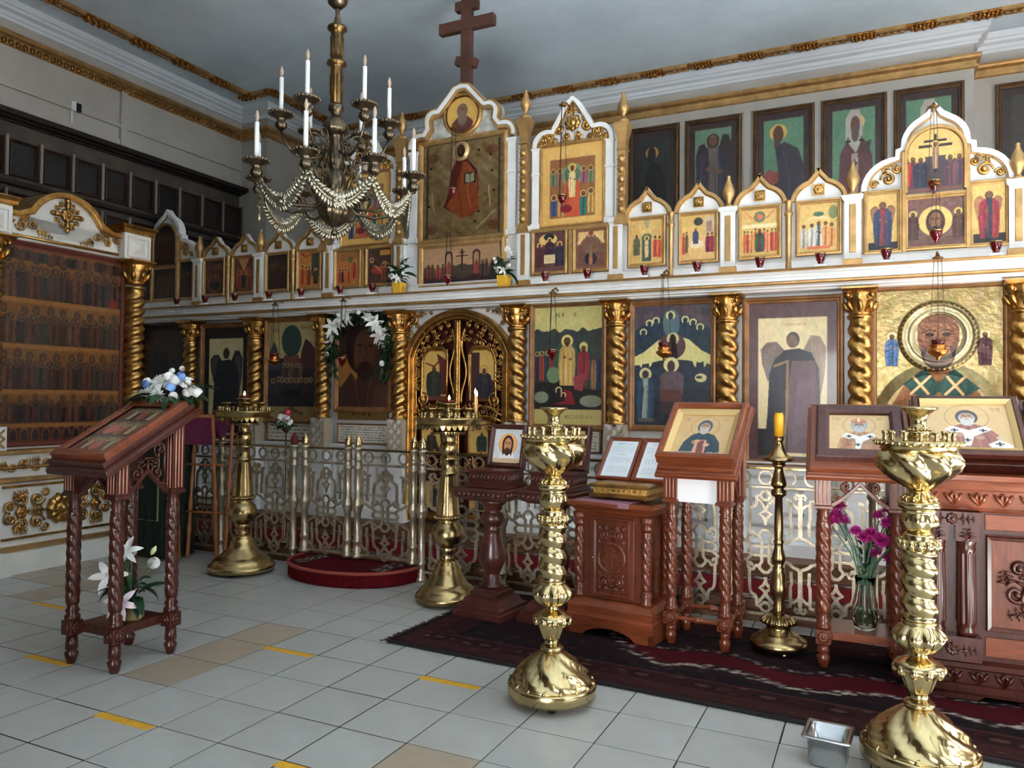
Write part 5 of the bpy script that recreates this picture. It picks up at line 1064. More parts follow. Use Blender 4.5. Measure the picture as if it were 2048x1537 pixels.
for s in (-1, 1):
    c = MB()
    for k, (x, z, r) in enumerate(((.25, .02, .035), (.33, .0, .04), (.41, .03, .035), (.19, -.02, .025))): scroll(c, s*x, z, r, pi*(k % 2), s*(-1)**k, r*.24, -.01, T=T)
    acanthus(c, s*.22, -.02, s*.1, -.05, .04, -.01, T=T); acanthus(c, s*.34, .03, s*.28, .08, .04, -.01, T=T); acanthus(c, s*.44, .03, s*.44, -.05, .04, -.01, T=T)
    KP(c, 'frieze_carving', GOLD)
# big multi-row icon inside, under glass
C = Canvas(KW-.42, 1.38, .007, (112, 70, 36)); C.noise(7)
cols = [(56, 36, 34), (66, 44, 38), (48, 44, 44), (74, 40, 36), (44, 34, 36), (86, 52, 40)]
for y, hh, n in ((.73, .22, 11), (.50, .19, 11), (.27, .19, 12), (.10, .14, 11)):
    C.rect(0, y-.005, 1, y+hh*.62, (52, 36, 32)); C.crowd(0, 1, y, hh, n-2, cols, (108, 74, 42), (84, 56, 42)); C.crowd(.04, .98, y+.005, hh*.75, n, cols[::-1], (96, 66, 38), (88, 58, 44)); C.rect(0, y-.025, 1, y+.0, (136, 88, 44))
C.ell(.93, .755, .035, .025, (120, 34, 30)); C.rect(0, 0, 1, .075, (60, 34, 30))
for k in range(12): x = (k+.5)/12; C.ell(x, .035, .034, .045, (166, 108, 54), .5); C.ell(x, .03, .026, .038, (46, 34, 34))
C.crowd(.02, .98, .92, .07, 8, cols, (160, 110, 60)); C.noise(6, 60); C.rect(0, 0, 1, .012, (96, 40, 32)); C.rect(0, .985, 1, 1, (96, 40, 32))
e = empty('shrine_icon', (XKF-.015, (YK0+YK1)/2, .905), pi/2, 'large brown many-rowed icon of saints inside the white shrine', 'icon')
m = MB(); m.frame(C.w, C.h, frprof(.03, .02)); m.build('frame', mat('red_brown_frame', (104, 50, 38), .35, coat=.3), e); panel('painting', C, paintmat('glazed_icon', .25, coat=.35), e, TR((0, .004, 0)))
m = MB(); m.tube([(-h2-.05, -.42, .745), (h2+.02, -.42, .745)], .011, 8); br = KP(m, 'front_bar', OLDGOLD)
for x in (-h2+.13, h2-.13): m = MB(); m.tube([(x, -.30, .745), (x, -.42, .745)], .008, 6); m.tube([(x+.025*cos(a), -.42, .745+.025*sin(a)) for a in np.linspace(0, 2*pi, 13)[:-1]], .006, 5, closed=True); KP(m, 'bar_bracket', OLDGOLD, br)
# ================================================================== RAILING, GATES
YR = 4.45; SM = .000552
def mirror_paths():
    q = [[(40, 535), (62, 555), (85, 545), (88, 480), (100, 450), (138, 428), (153, 385), (156, 345), (158, 190), (150, 178)],
         [(85, 525), (50, 492), (15, 445), (0, 418)], [(0, 418), (22, 388), (58, 372), (24, 345), (0, 300)], [(0, 300), (0, 258)],
         [(36, 0), (36, 112), (60, 140), (56, 176), (30, 205), (0, 216)], [(0, 46), (135, 46), (160, 22), (176, 0)], [(58, 158), (92, 150), (106, 158)],
         [(106, 158), (118, 188), (150, 190), (172, 168), (170, 138), (148, 122), (132, 138), (140, 156)], [(135, 46), (160, 70), (180, 92), (172, 138)],
         [(180, 92), (215, 98), (258, 132), (300, 152), (326, 160)], [(326, 160), (326, 505), (342, 540), (330, 572), (300, 580), (280, 556), (296, 530)],
         [(326, 400), (318, 440), (284, 472), (240, 486), (240, 520), (200, 530)], [(240, 500), (240, 330), (252, 300), (246, 180)]]
    out = []
    for p in q:
        for sx in (-1, 1):
            for sz in (-1, 1):
                out.append([(sx*x, sz*z) for x, z in p])
    return out
MP = mirror_paths()
def motif(sx=1.0):
    m = MB()
    for p in MP: m.tube([(x*SM*sx, 0, .41+z*SM) for x, z in p], .0118, 4, up=(0, 1, 0), flat=.7)
    for sz in (-1, 1): m.tube([(45*SM*sx*cos(a), 0, .41+sz*(556*SM)+45*SM*sin(a)) for a in np.linspace(0, 2*pi, 13)[:-1]], .0118, 4, closed=True, up=(0, 1, 0), flat=.7)
    me = m.mesh('ornament_panel'); me.materials.append(RAILB); return me
def post_mesh(zb, mt):
    m = MB(); m.lathe([(.04, zb), (.042, zb+.02), (.03, zb+.035), (.034, zb+.06), (.026, zb+.075), (.026, zb+.1), (.034, zb+.115), (.034, zb+.13), (.024, zb+.14), (.0235, .42), (.032, .43), (.03, .44), (.042, .465), (.043, .485), (.03, .51), (.032, .52), (.024, .53), (.0235, .72), (.034, .735), (.034, .745), (.026, .755), (.026, .79), (.034, .80), (.026, .81), (.025, .865), (.034, .872), (.034, .882), (.02, .89)], 16)
    me = m.mesh('post'); me.materials.append(mt); return me
FIN = MB(); FIN.lathe([(.02, .89), (.03, .905), (.024, .915), (.028, .925), (.022, .945), (.009, .97), (.0001, .98)], 14); FIN = FIN.mesh('finial'); FIN.materials.append(BRASS)
RINGM = MB(); RINGM.tube([(.036*cos(a), 0, .036*sin(a)) for a in np.linspace(0, 2*pi, 17)[:-1]], .008, 4, closed=True, up=(0, 1, 0)); RINGM = RINGM.mesh('ring'); RINGM.materials.append(RAILB)
PF, PG = post_mesh(.0, RAILB), post_mesh(.10, RAILB); M1 = motif()
def railing(name, label, cat, posts, motifs, rings, x0, x1, z0, pm, y=YR, rz=0, loc=None, redfin=None):
    e = empty(name, loc or ((x0+x1)/2, y, z0), rz, label, cat); ox = (x0+x1)/2
    for px in posts:
        p = mesh_part(pm, 'post', e, (px-ox, 0, -z0)); f = mesh_part(FIN, 'finial', p)
        if redfin == px: f.data = FIN.copy(); f.data.materials.clear(); f.data.materials.append(mat('red_cap', (96, 20, 34), .6))
    for zc, nm in ((.868, 'top_bar'), (.763, 'lower_bar'), (.065 if z0 == 0 else .125, 'bottom_bar')):
        m = MB(); m.box(x0-ox, x1-ox, -.011, .011, zc-.008-z0, zc+.008-z0); m.build(nm, BRASSD if nm == 'top_bar' else RAILB, e, bev=.002)
    for mx, sc in motifs: o = mesh_part(M1, 'ornament_panel', e, (mx-ox, 0, -z0+(.03 if z0 else 0))); o.scale = (sc, 1, 1 if z0 == 0 else .94)
    for rx in rings: mesh_part(RINGM, 'ring', e, (rx-ox, 0, .816-z0))
    return e
P_R = [-2.79, -2.18, -1.46, -.74, -.02, .70, 1.42, 2.14]
railing('altar_railing', 'brass openwork railing right of the gates, behind the lectern row', 'railing', P_R, [(-2.485, 1.3)]+[(-2.0+.36*k, .98) for k in range(12)], [-2.72+.12*k for k in range(41) if min(abs(-2.72+.12*k-p) for p in P_R) > .05], -2.79, 2.14, 0, PF)
P_L = [-6.79, -6.07, -5.35, -4.63, -3.907]
railing('altar_railing', 'brass openwork railing left of the gates, with a red capped end post', 'railing', P_L, [(-4.087-.36*k, .98) for k in range(8)], [-3.97-.12*k for k in range(24) if min(abs(-3.97-.12*k-p) for p in P_L) > .05], -6.79, -3.907, 0, PF, redfin=-3.907)
railing('railing_gate', 'narrow brass gate leaf on the left, closing the railing above the round red step', 'gate', [-3.818, -3.427], [(-3.6225, .92)], [-3.75, -3.6225, -3.495], -3.818, -3.427, .105, PG, y=YR+.02)
railing('railing_gate', 'wider brass gate leaf on the right, closing the railing above the round red step', 'gate', [-3.34, -2.871], [(-3.105, 1.12)], [-3.25, -3.105, -2.96], -3.34, -2.871, .105, PG, y=YR+.02)
# ---- rounded step with carpet
am = empty('carpeted_step', (-3.30, 4.5, 0), 0, 'round-fronted low step covered in dark red carpet before the gates', 'step')
def vprism(poly, z0, z1): m = MB(); m.prism([(x, -y) for x, y in poly], z0, z1, T=RX(pi/2)); return m
el = [(.50*cos(a), -.02-.46*max(0, sin(a))**.75) for a in np.linspace(0, pi, 33)]
amb = vprism(el+[(-.5, .01), (.5, .01)], 0, .092); amb.build('step_body', REDC, am, bev=.012)
rim = MB(); rim.tube([(x, y, .095) for x, y in el], .012, 6); rim.build('edge_piping', mat('worn_red_piping', (136, 58, 46), .8), am)
def floral(w, h, res=.006):
    C = Canvas(w, h, res, (60, 40, 38)); C.noise(10, 20)
    for k in range(int(26*w*h/.02)): x, y = RNG.random(2); C.ell(x, y, .016/w*.5, .008/h, RNG.choice([[206, 196, 176], [160, 146, 130], [96, 66, 58]]), .9)
    C.rect(0, 0, 1, .05, (70, 16, 24)); C.rect(0, .95, 1, 1, (70, 16, 24)); return C
for s in (-1, 1):
    C = floral(.30, .13); panel('patterned_strip', C, PCLOTH, am, TR((s*.32, -.155, .0965)) @ RZ(pi/2) @ RX(-pi/2) @ TR((0, 0, -.065)), thick=.003)
# ---- runner on the platform, red with patterned edges
C = Canvas(8.4, .62, .016, (104, 18, 26)); C.noise(6, 40)
for y0 in (.0, .80):
    C.rect(0, y0, 1, y0+.2, (64, 40, 38))
    for k in range(900): x = RNG.random(); C.ell(x, y0+.02+.16*RNG.random(), .0018, .02, RNG.choice([[196, 186, 168], [150, 136, 120], [90, 56, 50]]), .85)
run_ = panel('carpet_runner', C, PCLOTH, None, TR((-2.6, 4.54, .118)) @ RX(-pi/2), thick=.003); tag(run_, 'dark red runner with pale patterned edges on the platform behind the railing', 'carpet')
# ---- big oriental rug
C = Canvas(3.9, 1.16, .0115, (66, 32, 32)); C.noise(8, 60, .4)
W_ = 3.9; H_ = 1.16
def rb(d, col, al=1):                                         # rectangle inset by d metres
    C.rect(d/W_, d/H_, 1-d/W_, 1-d/H_, col, al)
rb(0, (34, 22, 24)); rb(.03, (76, 38, 38)); rb(.12, (92, 48, 44)); rb(.125, (62, 28, 30)); rb(.24, (104, 60, 54)); rb(.25, (34, 26, 30)); rb(.33, (48, 28, 32)); C.noise(8, 90, .4)
for k in range(900):
    x, y = RNG.random()*W_, RNG.random()*H_; d = min(x, y, W_-x, H_-y)
    if .05 < d < .115: C.ell(x/W_, y/H_, .010/W_, .006/H_, RNG.choice([[120, 78, 70], [40, 24, 28], [136, 96, 84]]), .8)
    elif .13 < d < .24: C.ell(x/W_, y/H_, .018/W_, .009/H_, RNG.choice([[110, 70, 66], [34, 22, 26], [150, 120, 108], [86, 30, 34]]), .7)
    elif d > .26: C.ell(x/W_, y/H_, .016/W_, .008/H_, RNG.choice([[60, 36, 40], [24, 18, 22], [96, 70, 66], [28, 24, 34]]), .8)
for k in range(14): C.ell((.2+k*.27)/W_, .185/H_, .06/W_, .03/H_, (34, 18, 22)); C.ell((.2+k*.27)/W_, .185/H_, .035/W_, .016/H_, (116, 76, 70))
# red field band with a scalloped pale outline
xs = np.linspace(.95, 3.6, 60); lo = [.42+.05*sin(x*9)+(.0 if x > 1.3 else (1.3-x)*.7) for x in xs]; up_ = [.58+.05*sin(x*9+.6)+(.0 if x > 1.3 else (1.3-x)*.35) for x in xs]
C.poly([(x/W_, y/H_) for x, y in zip(xs, lo)]+[(x/W_, y/H_) for x, y in zip(xs[::-1], up_[::-1])], (96, 18, 28))
C.I *= .68
for x, y in zip(xs, lo):
    for j in range(4): C.ell((x+RNG.normal(0, .025))/W_, (y-.03+RNG.normal(0, .012))/H_, .015/W_, .006/H_, (178, 166, 152), .9)
for x, y in zip(xs, up_):
    for j in range(2): C.ell((x+RNG.normal(0, .025))/W_, (y+.025+RNG.normal(0, .012))/H_, .012/W_, .005/H_, (160, 150, 140), .9)
rug = empty('oriental_rug', (-2.24+1.95, 3.155, .0), radians(-3.0), 'dark red and black patterned oriental rug under the row of lecterns', 'rug')
panel('woven_field', C, PCLOTH, rug, TR((0, 0, .012)) @ RX(-pi/2), thick=.011)
m = MB(); rr = random.Random(2)
for k in range(110):
    y = .01+1.14*k/110; L = .03+.025*rr.random(); m.tube([(-1.945, y, .009), (-1.945-L*.5, y+rr.uniform(-.006, .006), .007), (-1.945-L, y+rr.uniform(-.012, .012), .004)], .0028, 3)
o = m.build('fringe', mat('rug_fringe', (66, 44, 42), .95), rug); o['kind'] = 'stuff'
m = MB(); m.tube([(-1.95, 0, .009), (1.95, 0, .009)], .012, 6, flat=.6); m.build('bound_edge', mat('black_binding', (24, 20, 22), .95), rug)
# ================================================================== WOODEN FURNITURE
def twist(m, x, y, z0, z1, r, lob=5, tw=24, amp=.13, n=30):
    k = max(10, int((z1-z0)/.008)); m.lathe([(r, z0+(z1-z0)*i/k, amp*min(1, i/4, (k-i)/4)) for i in range(k+1)], n, lob, tw, 'bulge', T=TR((x, y, 0)))
def rings(m, x, y, prof, n=16): m.lathe(prof, n, T=TR((x, y, 0)))
def analogion(name, label, loc, w, d, cap, desk, dw, wood, woodh, rz=0, shelf=True, apron='ogee', leg_r=.026, zb=.16):
    """sloping lectern; front = -y. desk = (yf, zf, yr, zr)"""
    e = empty(name, loc, rz, label, 'lectern'); yf, zf, yr, zr = desk; ang = atan2(zr-zf, yr-yf); Ld = sqrt((yr-yf)**2+(zr-zf)**2)
    zat = lambda y: zf+(y-yf)*(zr-zf)/(yr-yf)
    for sx in (-1, 1):
        for sy in (-1, 1):
            x, y = sx*w/2, sy*d/2; m = MB()
            twist(m, x, y, zb+.075, cap-.06, leg_r); rings(m, x, y, [(.02, cap-.07), (.03, cap-.06), (.022, cap-.05), (.031, cap-.035), (.024, cap-.02), (.034, cap-.006), (.034, cap)])
            rings(m, x, y, [(.034, zb), (.034, zb+.02), (.024, zb+.03), (.032, zb+.045), (.022, zb+.06), (.026, zb+.078)])
            lg = m.build('leg', wood, e)
            m = MB(); m.box(x-.033, x+.033, y-.033, y+.033, zb-.066, zb); bk = m.build('leg_block', wood, lg, bev=.004)
            m = MB(); rosette(m, x, zb-.033, .024, 8, y-.033, th=.3); rosette(m, 0, 0, .024, 8, 0, TR((x+.033, y, zb-.033)) @ RZ(pi/2), .3); m.build('rosette', wood, lg)
            m = MB(); rings(m, x, y, [(.016, 0), (.02, .004), (.026, .03), (.031, .05), (.02, .062), (.028, .072), (.024, zb-.066)]); m.build('foot', wood, lg)
            # fluted post above the leg up to the slope
            m = MB(); zt = zat(y+.03*(1 if sy < 0 else -1))-.004; q = .034
            zt0, zt1 = zat(y-q)-.002, zat(y+q)-.002
            m.add([(x-q, y-q, cap), (x+q, y-q, cap), (x+q, y+q, cap), (x-q, y+q, cap), (x-q, y-q, zt0), (x+q, y-q, zt0), (x+q, y+q, zt1), (x-q, y+q, zt1)], [(0, 3, 2, 1), (4, 5, 6, 7), (0, 1, 5, 4), (1, 2, 6, 5), (2, 3, 7, 6), (3, 0, 4, 7)])
            m.mould(x-q, x+q, y-q, y+q, [(cap-.004, .006), (cap+.01, .006), (cap+.014, 0)])
            po = m.build('apron_post', wood, e, bev=.002)
            m = MB()
            for k in (-1, 0, 1):
                m.tube([(x+k*.018, y-q-.0005, cap+.022), (x+k*.018, y-q-.0005, zt0-.012)], .0035, 5); m.tube([(x+sx*(q+.0005), y+k*.018, cap+.022), (x+sx*(q+.0005), y+k*.018, zat(y+k*.018)-.014)], .0035, 5)
            m.build('fluting', mat('pale_fluting', (196, 140, 116), .35), po)  # flutes toned paler than the posts
    # carved aprons
    def ogee_apron(L, z0, f0, f1, T, carve=True):
        n = 10; arch = []
        for i in range(2*n+1):
            t = -1+i/n; a = abs(t); arch.append((t*L/2, z0+.055*(1-a)**1.6+.05*(1-a)))
        for t in (0,): pass
        lo = [(x, z) for x, z in arch]; hi = [(x, z+.022) for x, z in arch]
        m = MB(); m.arch(hi, lo, -.012, .012, T=T); o = m.build('apron', wood, e, bev=.002)
        if carve:
            c = MB(); H = min(f0, f1)-z0
            for s in (-1, 1):
                fz = f0 if s < 0 else f1
                scroll(c, s*L*.24, z0+.10+.0, min(.04, L*.16), pi/2, s, .008, 0, T=T, n=16); scroll(c, s*L*.38, z0+.045, .018, pi/2, -s, .006, 0, T=T, n=12)
                if fz-z0 > .2: scroll(c, s*L*.3, z0+.21, .04, -pi/2, -s, .008, 0, T=T, n=16); c.tube([(s*L*.44, 0, z0+.05), (s*L*.40, -.004, z0+.14), (s*L*.42, 0, fz-.02)], .007, 5, T=T)
                if fz-z0 > .3: scroll(c, s*L*.3, z0+.30, .03, pi/2, s, .007, 0, T=T, n=16)
                acanthus(c, s*L*.1, z0+.12, s*L*.2, z0+.17 if fz-z0 > .16 else z0+.13, .035, 0, T=T, n=3)
            if H > .16: c.tube([(0, -.006, z0+.1), (0, -.006, min(f0, f1)-.01)], .006, 5, T=T); c.tube([(-.025, -.006, z0+.17), (.025, -.006, z0+.17)], .006, 5, T=T)
            c.build('pierced_carving', wood, o)
        return o
    zr_ = cap+.0; L1 = w-.068
    if apron == 'ogee': ogee_apron(L1, zr_-.0, zat(-d/2), zat(-d/2), TR((0, -d/2, 0)))
    else: m = MB(); m.box(-L1/2, L1/2, -d/2-.012, -d/2+.008, cap, zat(-d/2)-.01); m.build('white_front_panel', mat('white_board', (246, 244, 246), .35), e)
    L2 = d-.068
    for s in (-1, 1): ogee_apron(L2, zr_, zat(-d/2+.04), zat(d/2-.04), TR((s*w/2, 0, 0)) @ RZ(pi/2))
    # shelf or stretchers
    if shelf: m = MB(); m.box(-w/2+.02, w/2-.02, -d/2+.005, d/2-.005, zb-.05, zb-.012); m.build('shelf', woodh, e, bev=.003)
    else:
        for (xa, ya, xb, yb) in ((-w/2, -d/2, w/2, -d/2), (-w/2, d/2, w/2, d/2), (-w/2, -d/2, -w/2, d/2), (w/2, -d/2, w/2, d/2)):
            m = MB(); Lq = sqrt((xb-xa)**2+(yb-ya)**2); Tq = TR((xa, ya, zb-.033)) @ RZ(atan2(yb-ya, xb-xa)) @ RY(pi/2)
            k = 24; m.lathe([(.011 if abs(i/k-.5) > .1 else .011+.008*cos((i/k-.5)*5*pi), .03+(Lq-.06)*i/k, .15) for i in range(k+1)], 10, 3, 40, 'bulge', T=Tq); m.build('stretcher', woodh, e)
    # desk: two stepped boards and a lip
    D = TR((0, yf, zf)) @ RX(ang)
    m = MB(); m.mould(-dw/2, dw/2, 0, Ld, [(-.004, -.012), (.0, 0), (.018, 0), (.024, -.006), (.032, -.006), (.036, -.016)], T=D); dk = m.build('desk', woodh, e)
    m = MB(); m.box(-dw/2+.016, dw/2-.016, .016, Ld-.016, .036, .062, T=D); m.build('desk_top', woodh, dk, bev=.005)
    return e, D, Ld
def lectern_icon(label, parent_e, D, Ld, dw, C, wood, slip, off=.02, depth=.05, fw=.035, shift=0):
    """framed icon lying on a sloping desk: its own thing"""
    w, h = C.w, C.h
    M = parent_e.matrix_basis @ D @ TR((shift, (Ld-h)/2+off, .062))
    e = bpy.data.objects.new('framed_icon', None); COL.objects.link(e); e.matrix_world = M; e.empty_display_size = .05; tag(e, label, 'icon', 'icons lying on the lecterns')
    e.rotation_euler = M.to_euler(); e.location = M.translation
    R = RX(-pi/2)                                             # panel plane x-z facing -y  ->  x-y facing +z
    m = MB(); m.frame(w+slip*2, h+slip*2, [(0, -.02), (0, -depth*.8), (fw*.25, -depth), (fw*.8, -depth), (fw, -depth*.8), (fw, 0)], z0=-slip, T=R); m.build('frame', wood, e, bev=.002)
    if slip: m = MB(); m.frame(w, h, [(0, -.012), (0, -.02), (slip*.4, -.026), (slip, -.034), (slip, -.01)], T=R); m.build('gilt_slip', mat('pale_gold_slip', (222, 190, 130), .35, .5), e)
    panel('painting', C, PGLOSS, e, R @ TR((0, -.014, 0)), thick=.01)
    return e
def bust(w, h, robe, hood, stole=None, skin=(176, 128, 96), bg=(206, 172, 118), beard=(190, 178, 166), mitre=None, res=.0028):
    C = Canvas(w, h, res, bg); C.noise(4); a = C.a
    C.ring(.5, .70, .27, .008, (150, 110, 60)); C.text(.06, .84, .2, .93, 2, (130, 80, 50), .5); C.text(.8, .84, .94, .93, 2, (130, 80, 50), .5)
    C.poly([(.12, .0), (.18, .3), (.3, .48), (.42, .54), (.58, .54), (.72, .48), (.84, .3), (.9, 0)], robe)
    for k in range(7): x = .2+.1*k; C.line([(.5+(x-.5)*.4, .5), (x, .3), (x+(x-.5)*.15, 0)], .014, np.clip(np.asarray(robe)*(.65 if k % 2 else 1.3), 0, 255), .7)
    C.ell(.5, .70, .135, .17*1.0, hood); C.ell(.5, .68, .10, .125, beard); C.ell(.5, .70, .085, .10, skin); C.ell(.5, .60, .085, .1, beard)
    for s in (-1, 1): C.ell(.5+s*.034, .725, .014, .008, (60, 40, 34)); C.rect(.5+s*.034-.02, .742, .5+s*.034+.02, .75, (110, 84, 70))
    C.line([(.5, .73), (.495, .685)], .014, (140, 92, 70)); C.ell(.5, .655, .03, .006, (120, 66, 60))
    if mitre is not None: C.ell(.5, .83, .13, .075, mitre); C.rect(.37, .775, .63, .81, tuple(np.asarray(mitre)*.8)); C.rect(.485, .8, .515, .9, (240, 230, 200))
    if stole is not None:
        C.poly([(.3, .5), (.5, .40), (.7, .5), (.78, .42), (.55, .26), (.5, .05), (.42, .05), (.44, .26), (.2, .4)], stole)
        for x, y in ((.33, .40), (.67, .40), (.47, .18)): C.rect(x-.012, y-.04, x+.012, y+.04, (30, 34, 40)); C.rect(x-.045, y-.012, x+.045, y+.012, (30, 34, 40))
    C.ell(.38, .3, .055, .05, skin); C.ell(.62, .24, .055, .045, skin)
    return C
# ---- left lectern
LECT, Dm, Ld = analogion('lectern', 'reddish carved lectern with twisted legs standing alone at the front left', (-3.21, 2.495, 0), .29, .30, .775, (-.245, .875, .265, 1.155), .41, MAHOG, MAHOG, shelf=True, zb=.20, leg_r=.028)
C = Canvas(.27, .40, .0032, (66, 56, 50)); C.noise(6)
for r, y in enumerate((.02, .35, .68)):
    C.rect(0, y, 1, y+.30, (70, 58, 52)); C.crowd(.03, .97, y+.02, .22, 9, [(150, 76, 66), (84, 66, 56), (196, 170, 130), (60, 54, 52), (170, 90, 76)], (214, 196, 140), (150, 110, 84)); C.text(.04, y+.24, .96, y+.31, 2, (206, 192, 140), .6, .7); C.rect(0, y-.012, 1, y+.006, (48, 42, 38))
C.ell(.5, .13, .12, .09, (176, 90, 80)); C.ell(.3, .47, .14, .1, (184, 100, 88))
lectern_icon('brown framed icon of rows of saints lying on the front left lectern', LECT, Dm, Ld, .44, C, CHERRYH, 0, off=-.0, depth=.03, fw=.05)
# ---- lectern with the monk icon
LEC3, Dm, Ld = analogion('lectern', 'orange-brown lectern with twisted legs and a plain white front panel', (-.80, 3.995, 0), .27, .26, .715, (-.185, .835, .215, 1.175), .41, CHERRY, CHERRYH, rz=radians(-4), shelf=False, apron='white', zb=.165)
C = bust(.27, .29, (38, 62, 74), (48, 78, 96)); C.poly([(.40, .36), (.6, .36), (.62, 0), (.38, 0)], (206, 150, 130)); C.poly([(.44, .34), (.56, .34), (.58, 0), (.46, 0)], (120, 70, 62)); C.ell(.43, .33, .05, .035, (214, 160, 130)); C.ell(.6, .24, .05, .035, (214, 160, 130))
for x in (.1, .22, .34, .72, .86): C.ell(x, .03, .07, .035, (196, 186, 160)); C.ell(x, .035, .03, .015, (150, 120, 80))
lectern_icon('icon of a monk in a blue-grey hood in an orange-brown case', LEC3, Dm, Ld, .41, C, CHERRYH, .03, off=-.015, depth=.06, fw=.03)
# ---- lectern with the mitred bishop icon, a shelf below
LEC4, Dm, Ld = analogion('lectern', 'red-brown carved lectern with a vase of pink carnations on its shelf', (-.08, 3.985, 0), .31, .26, .735, (-.20, .865, .215, 1.175), .46, CHERRY, CHERRYH, rz=radians(3), shelf=True, zb=.175, leg_r=.03)
C = bust(.26, .27, (176, 130, 96), (150, 160, 160), (226, 226, 220), skin=(150, 130, 116), beard=(176, 180, 178), mitre=(206, 140, 104), bg=(212, 180, 132)); C.text(.2, .0, .8, .05, 1, (110, 70, 40), .6)
for k in range(26): C.ring(RNG.choice([.2, .25, .3, .75, .8])+.04*RNG.random(), .04+.3*RNG.random(), .03, .008, (130, 80, 56), .8)
lectern_icon('icon of a mitred bishop in a mahogany frame, behind the right candle stand', LEC4, Dm, Ld, .46, C, MAHOG, 0, off=0, depth=.035, fw=.06)
# ---- cupboard lectern with twisted corner columns
cb = empty('cupboard', (-1.225, 3.97, 0), radians(-7), 'small cherry cupboard with twisted corner columns and a carved round door panel', 'cabinet')
m = MB(); m.mould(-.225, .225, -.17, .17, [(.05, .02), (.10, .02), (.115, .012), (.15, .012), (.165, .0), (.175, -.012), (.185, -.012)]); m.build('base', CHERRYH, cb)
m = MB(); n = 10; ar = [(-.15+.3*i/n, .05*sin(pi*i/n)**.6) for i in range(n+1)]
m.prism([(-.245, 0), (-.15, 0)]+ar[1:-1]+[(.15, 0), (.245, 0), (.245, .055), (-.245, .055)], -.19, -.165); m.box(-.245, -.215, -.19, .19, 0, .055); m.box(.215, .245, -.19, .19, 0, .055); m.build('foot_rail', CHERRYH, cb, bev=.003)
m = MB(); m.box(-.165, .165, -.135, .16, .185, .63); m.build('body', CHERRY, cb, bev=.003)
m = MB(); m.mould(-.215, .215, -.165, .165, [(.625, -.02), (.635, -.01), (.65, .0), (.665, .02), (.675, .03), (.69, .03), (.695, .022)]); m.build('top', CHERRYH, cb)
for sx in (-1, 1):
    for sy in (-1, 1):
        m = MB(); x, y = sx*.19, sy*.14; twist(m, x, y, .26, .56, .024); rings(m, x, y, [(.03, .185), (.032, .2), (.024, .21), (.033, .235), (.024, .262)]); rings(m, x, y, [(.024, .555), (.034, .575), (.026, .59), (.034, .6), (.036, .63)]); m.build('twisted_column', CHERRY, cb)
m = MB(); m.box(-.125, .125, -.15, -.133, .2, .61); dr = m.build('door', CHERRY, cb, bev=.002)
m = MB(); m.frame(.17, .36, [(0, 0), (0, -.006), (.012, -.01), (.016, 0)], T=TR((0, -.15, .225)))
T = TR((0, -.15, .405)); m.lathe([(.068, 0), (.07, .01), (.08, .01), (.084, 0)], 28, cap=False, T=T @ RX(pi/2))
for z, x in ((0, 0),): m.box(-.006, .006, -.008, 0, -.05, .055, T=T); m.box(-.035, .035, -.008, 0, .015, .025, T=T); m.box(-.02, .02, -.008, 0, .035, .043, T=T)
for s in (-1, 1):
    for q in (-1, 1): scroll(m, s*.045, q*.12, .028, pi/2, s*q, .009, -.006, T=T, n=14); scroll(m, s*.03, q*.155, .016, 0, -s*q, .007, -.006, T=T, n=12); scroll(m, s*.068, q*.155, .014, 0, s*q, .006, -.006, T=T, n=10); acanthus(m, s*.0, q*.1, s*.015, q*.17, .03, -.004, T=T, n=3); scroll(m, s*.068, q*.085, .014, 0, s*q, .006, -.006, T=T, n=10); acanthus(m, s*.01, q*.09, s*.05, q*.16, .03, -.003, T=T, n=3); scroll(m, s*.04, q*.03, .014, 0, s, .004, -.004, T=T, n=10)
m.build('carved_relief', CHERRY, dr); m = MB(); m.ball((-.105, -.156, .4), .007, 8); m.build('knob', BRASS, dr)
# purple cloth, gilt book, framed texts on the cupboard
cl = MB(); cl.box(-.19, .12, -.19, .08, .6965, .7); cl.box(-.19, .12, -.193, -.19, .672, .7); o = cl.build('purple_cloth', mat('mauve_cloth', (150, 104, 120), .9), None, (-1.225, 3.97, 0), (0, 0, radians(-9))); tag(o, 'folded mauve cloth under the gilt book on the cupboard', 'cloth')
gb = empty('gilt_book', (-1.2, 3.97, .7), radians(-7), 'thick book with embossed gilt metal covers on the cupboard', 'book')
m = MB(); m.mould(-.155, .155, -.12, .12, [(.01, .0), (.014, .012), (.03, .012), (.034, .0)]); 
for x in (-.14, .14):
    for y in (-.105, .105): m.ball((x, y, .008), .009, 8)
m.build('lower_cover', GOLD, gb)
m = MB(); m.box(-.15, .15, -.115, .115, .034, .062); m.build('page_block', mat('gilt_pages', (206, 168, 96), .4, .6, bump=.4, bscale=120), gb)
m = MB(); m.mould(-.155, .155, -.12, .12, [(.062, .0), (.066, .012), (.08, .012), (.086, .0), (.09, -.02)]); m.build('upper_cover', GOLD, gb)
m = MB()
for k in range(9): scroll(m, -.12+.03*k, .048, .011, pi*(k % 2), (-1)**k, .003, -.118, n=8)
m.build('clasp_ornament', GOLD, gb)
tx = empty('framed_text', (-1.2, 4.0, .79), radians(-7), 'hinged orange-brown double frame with two white text sheets above the gilt book', 'frame')
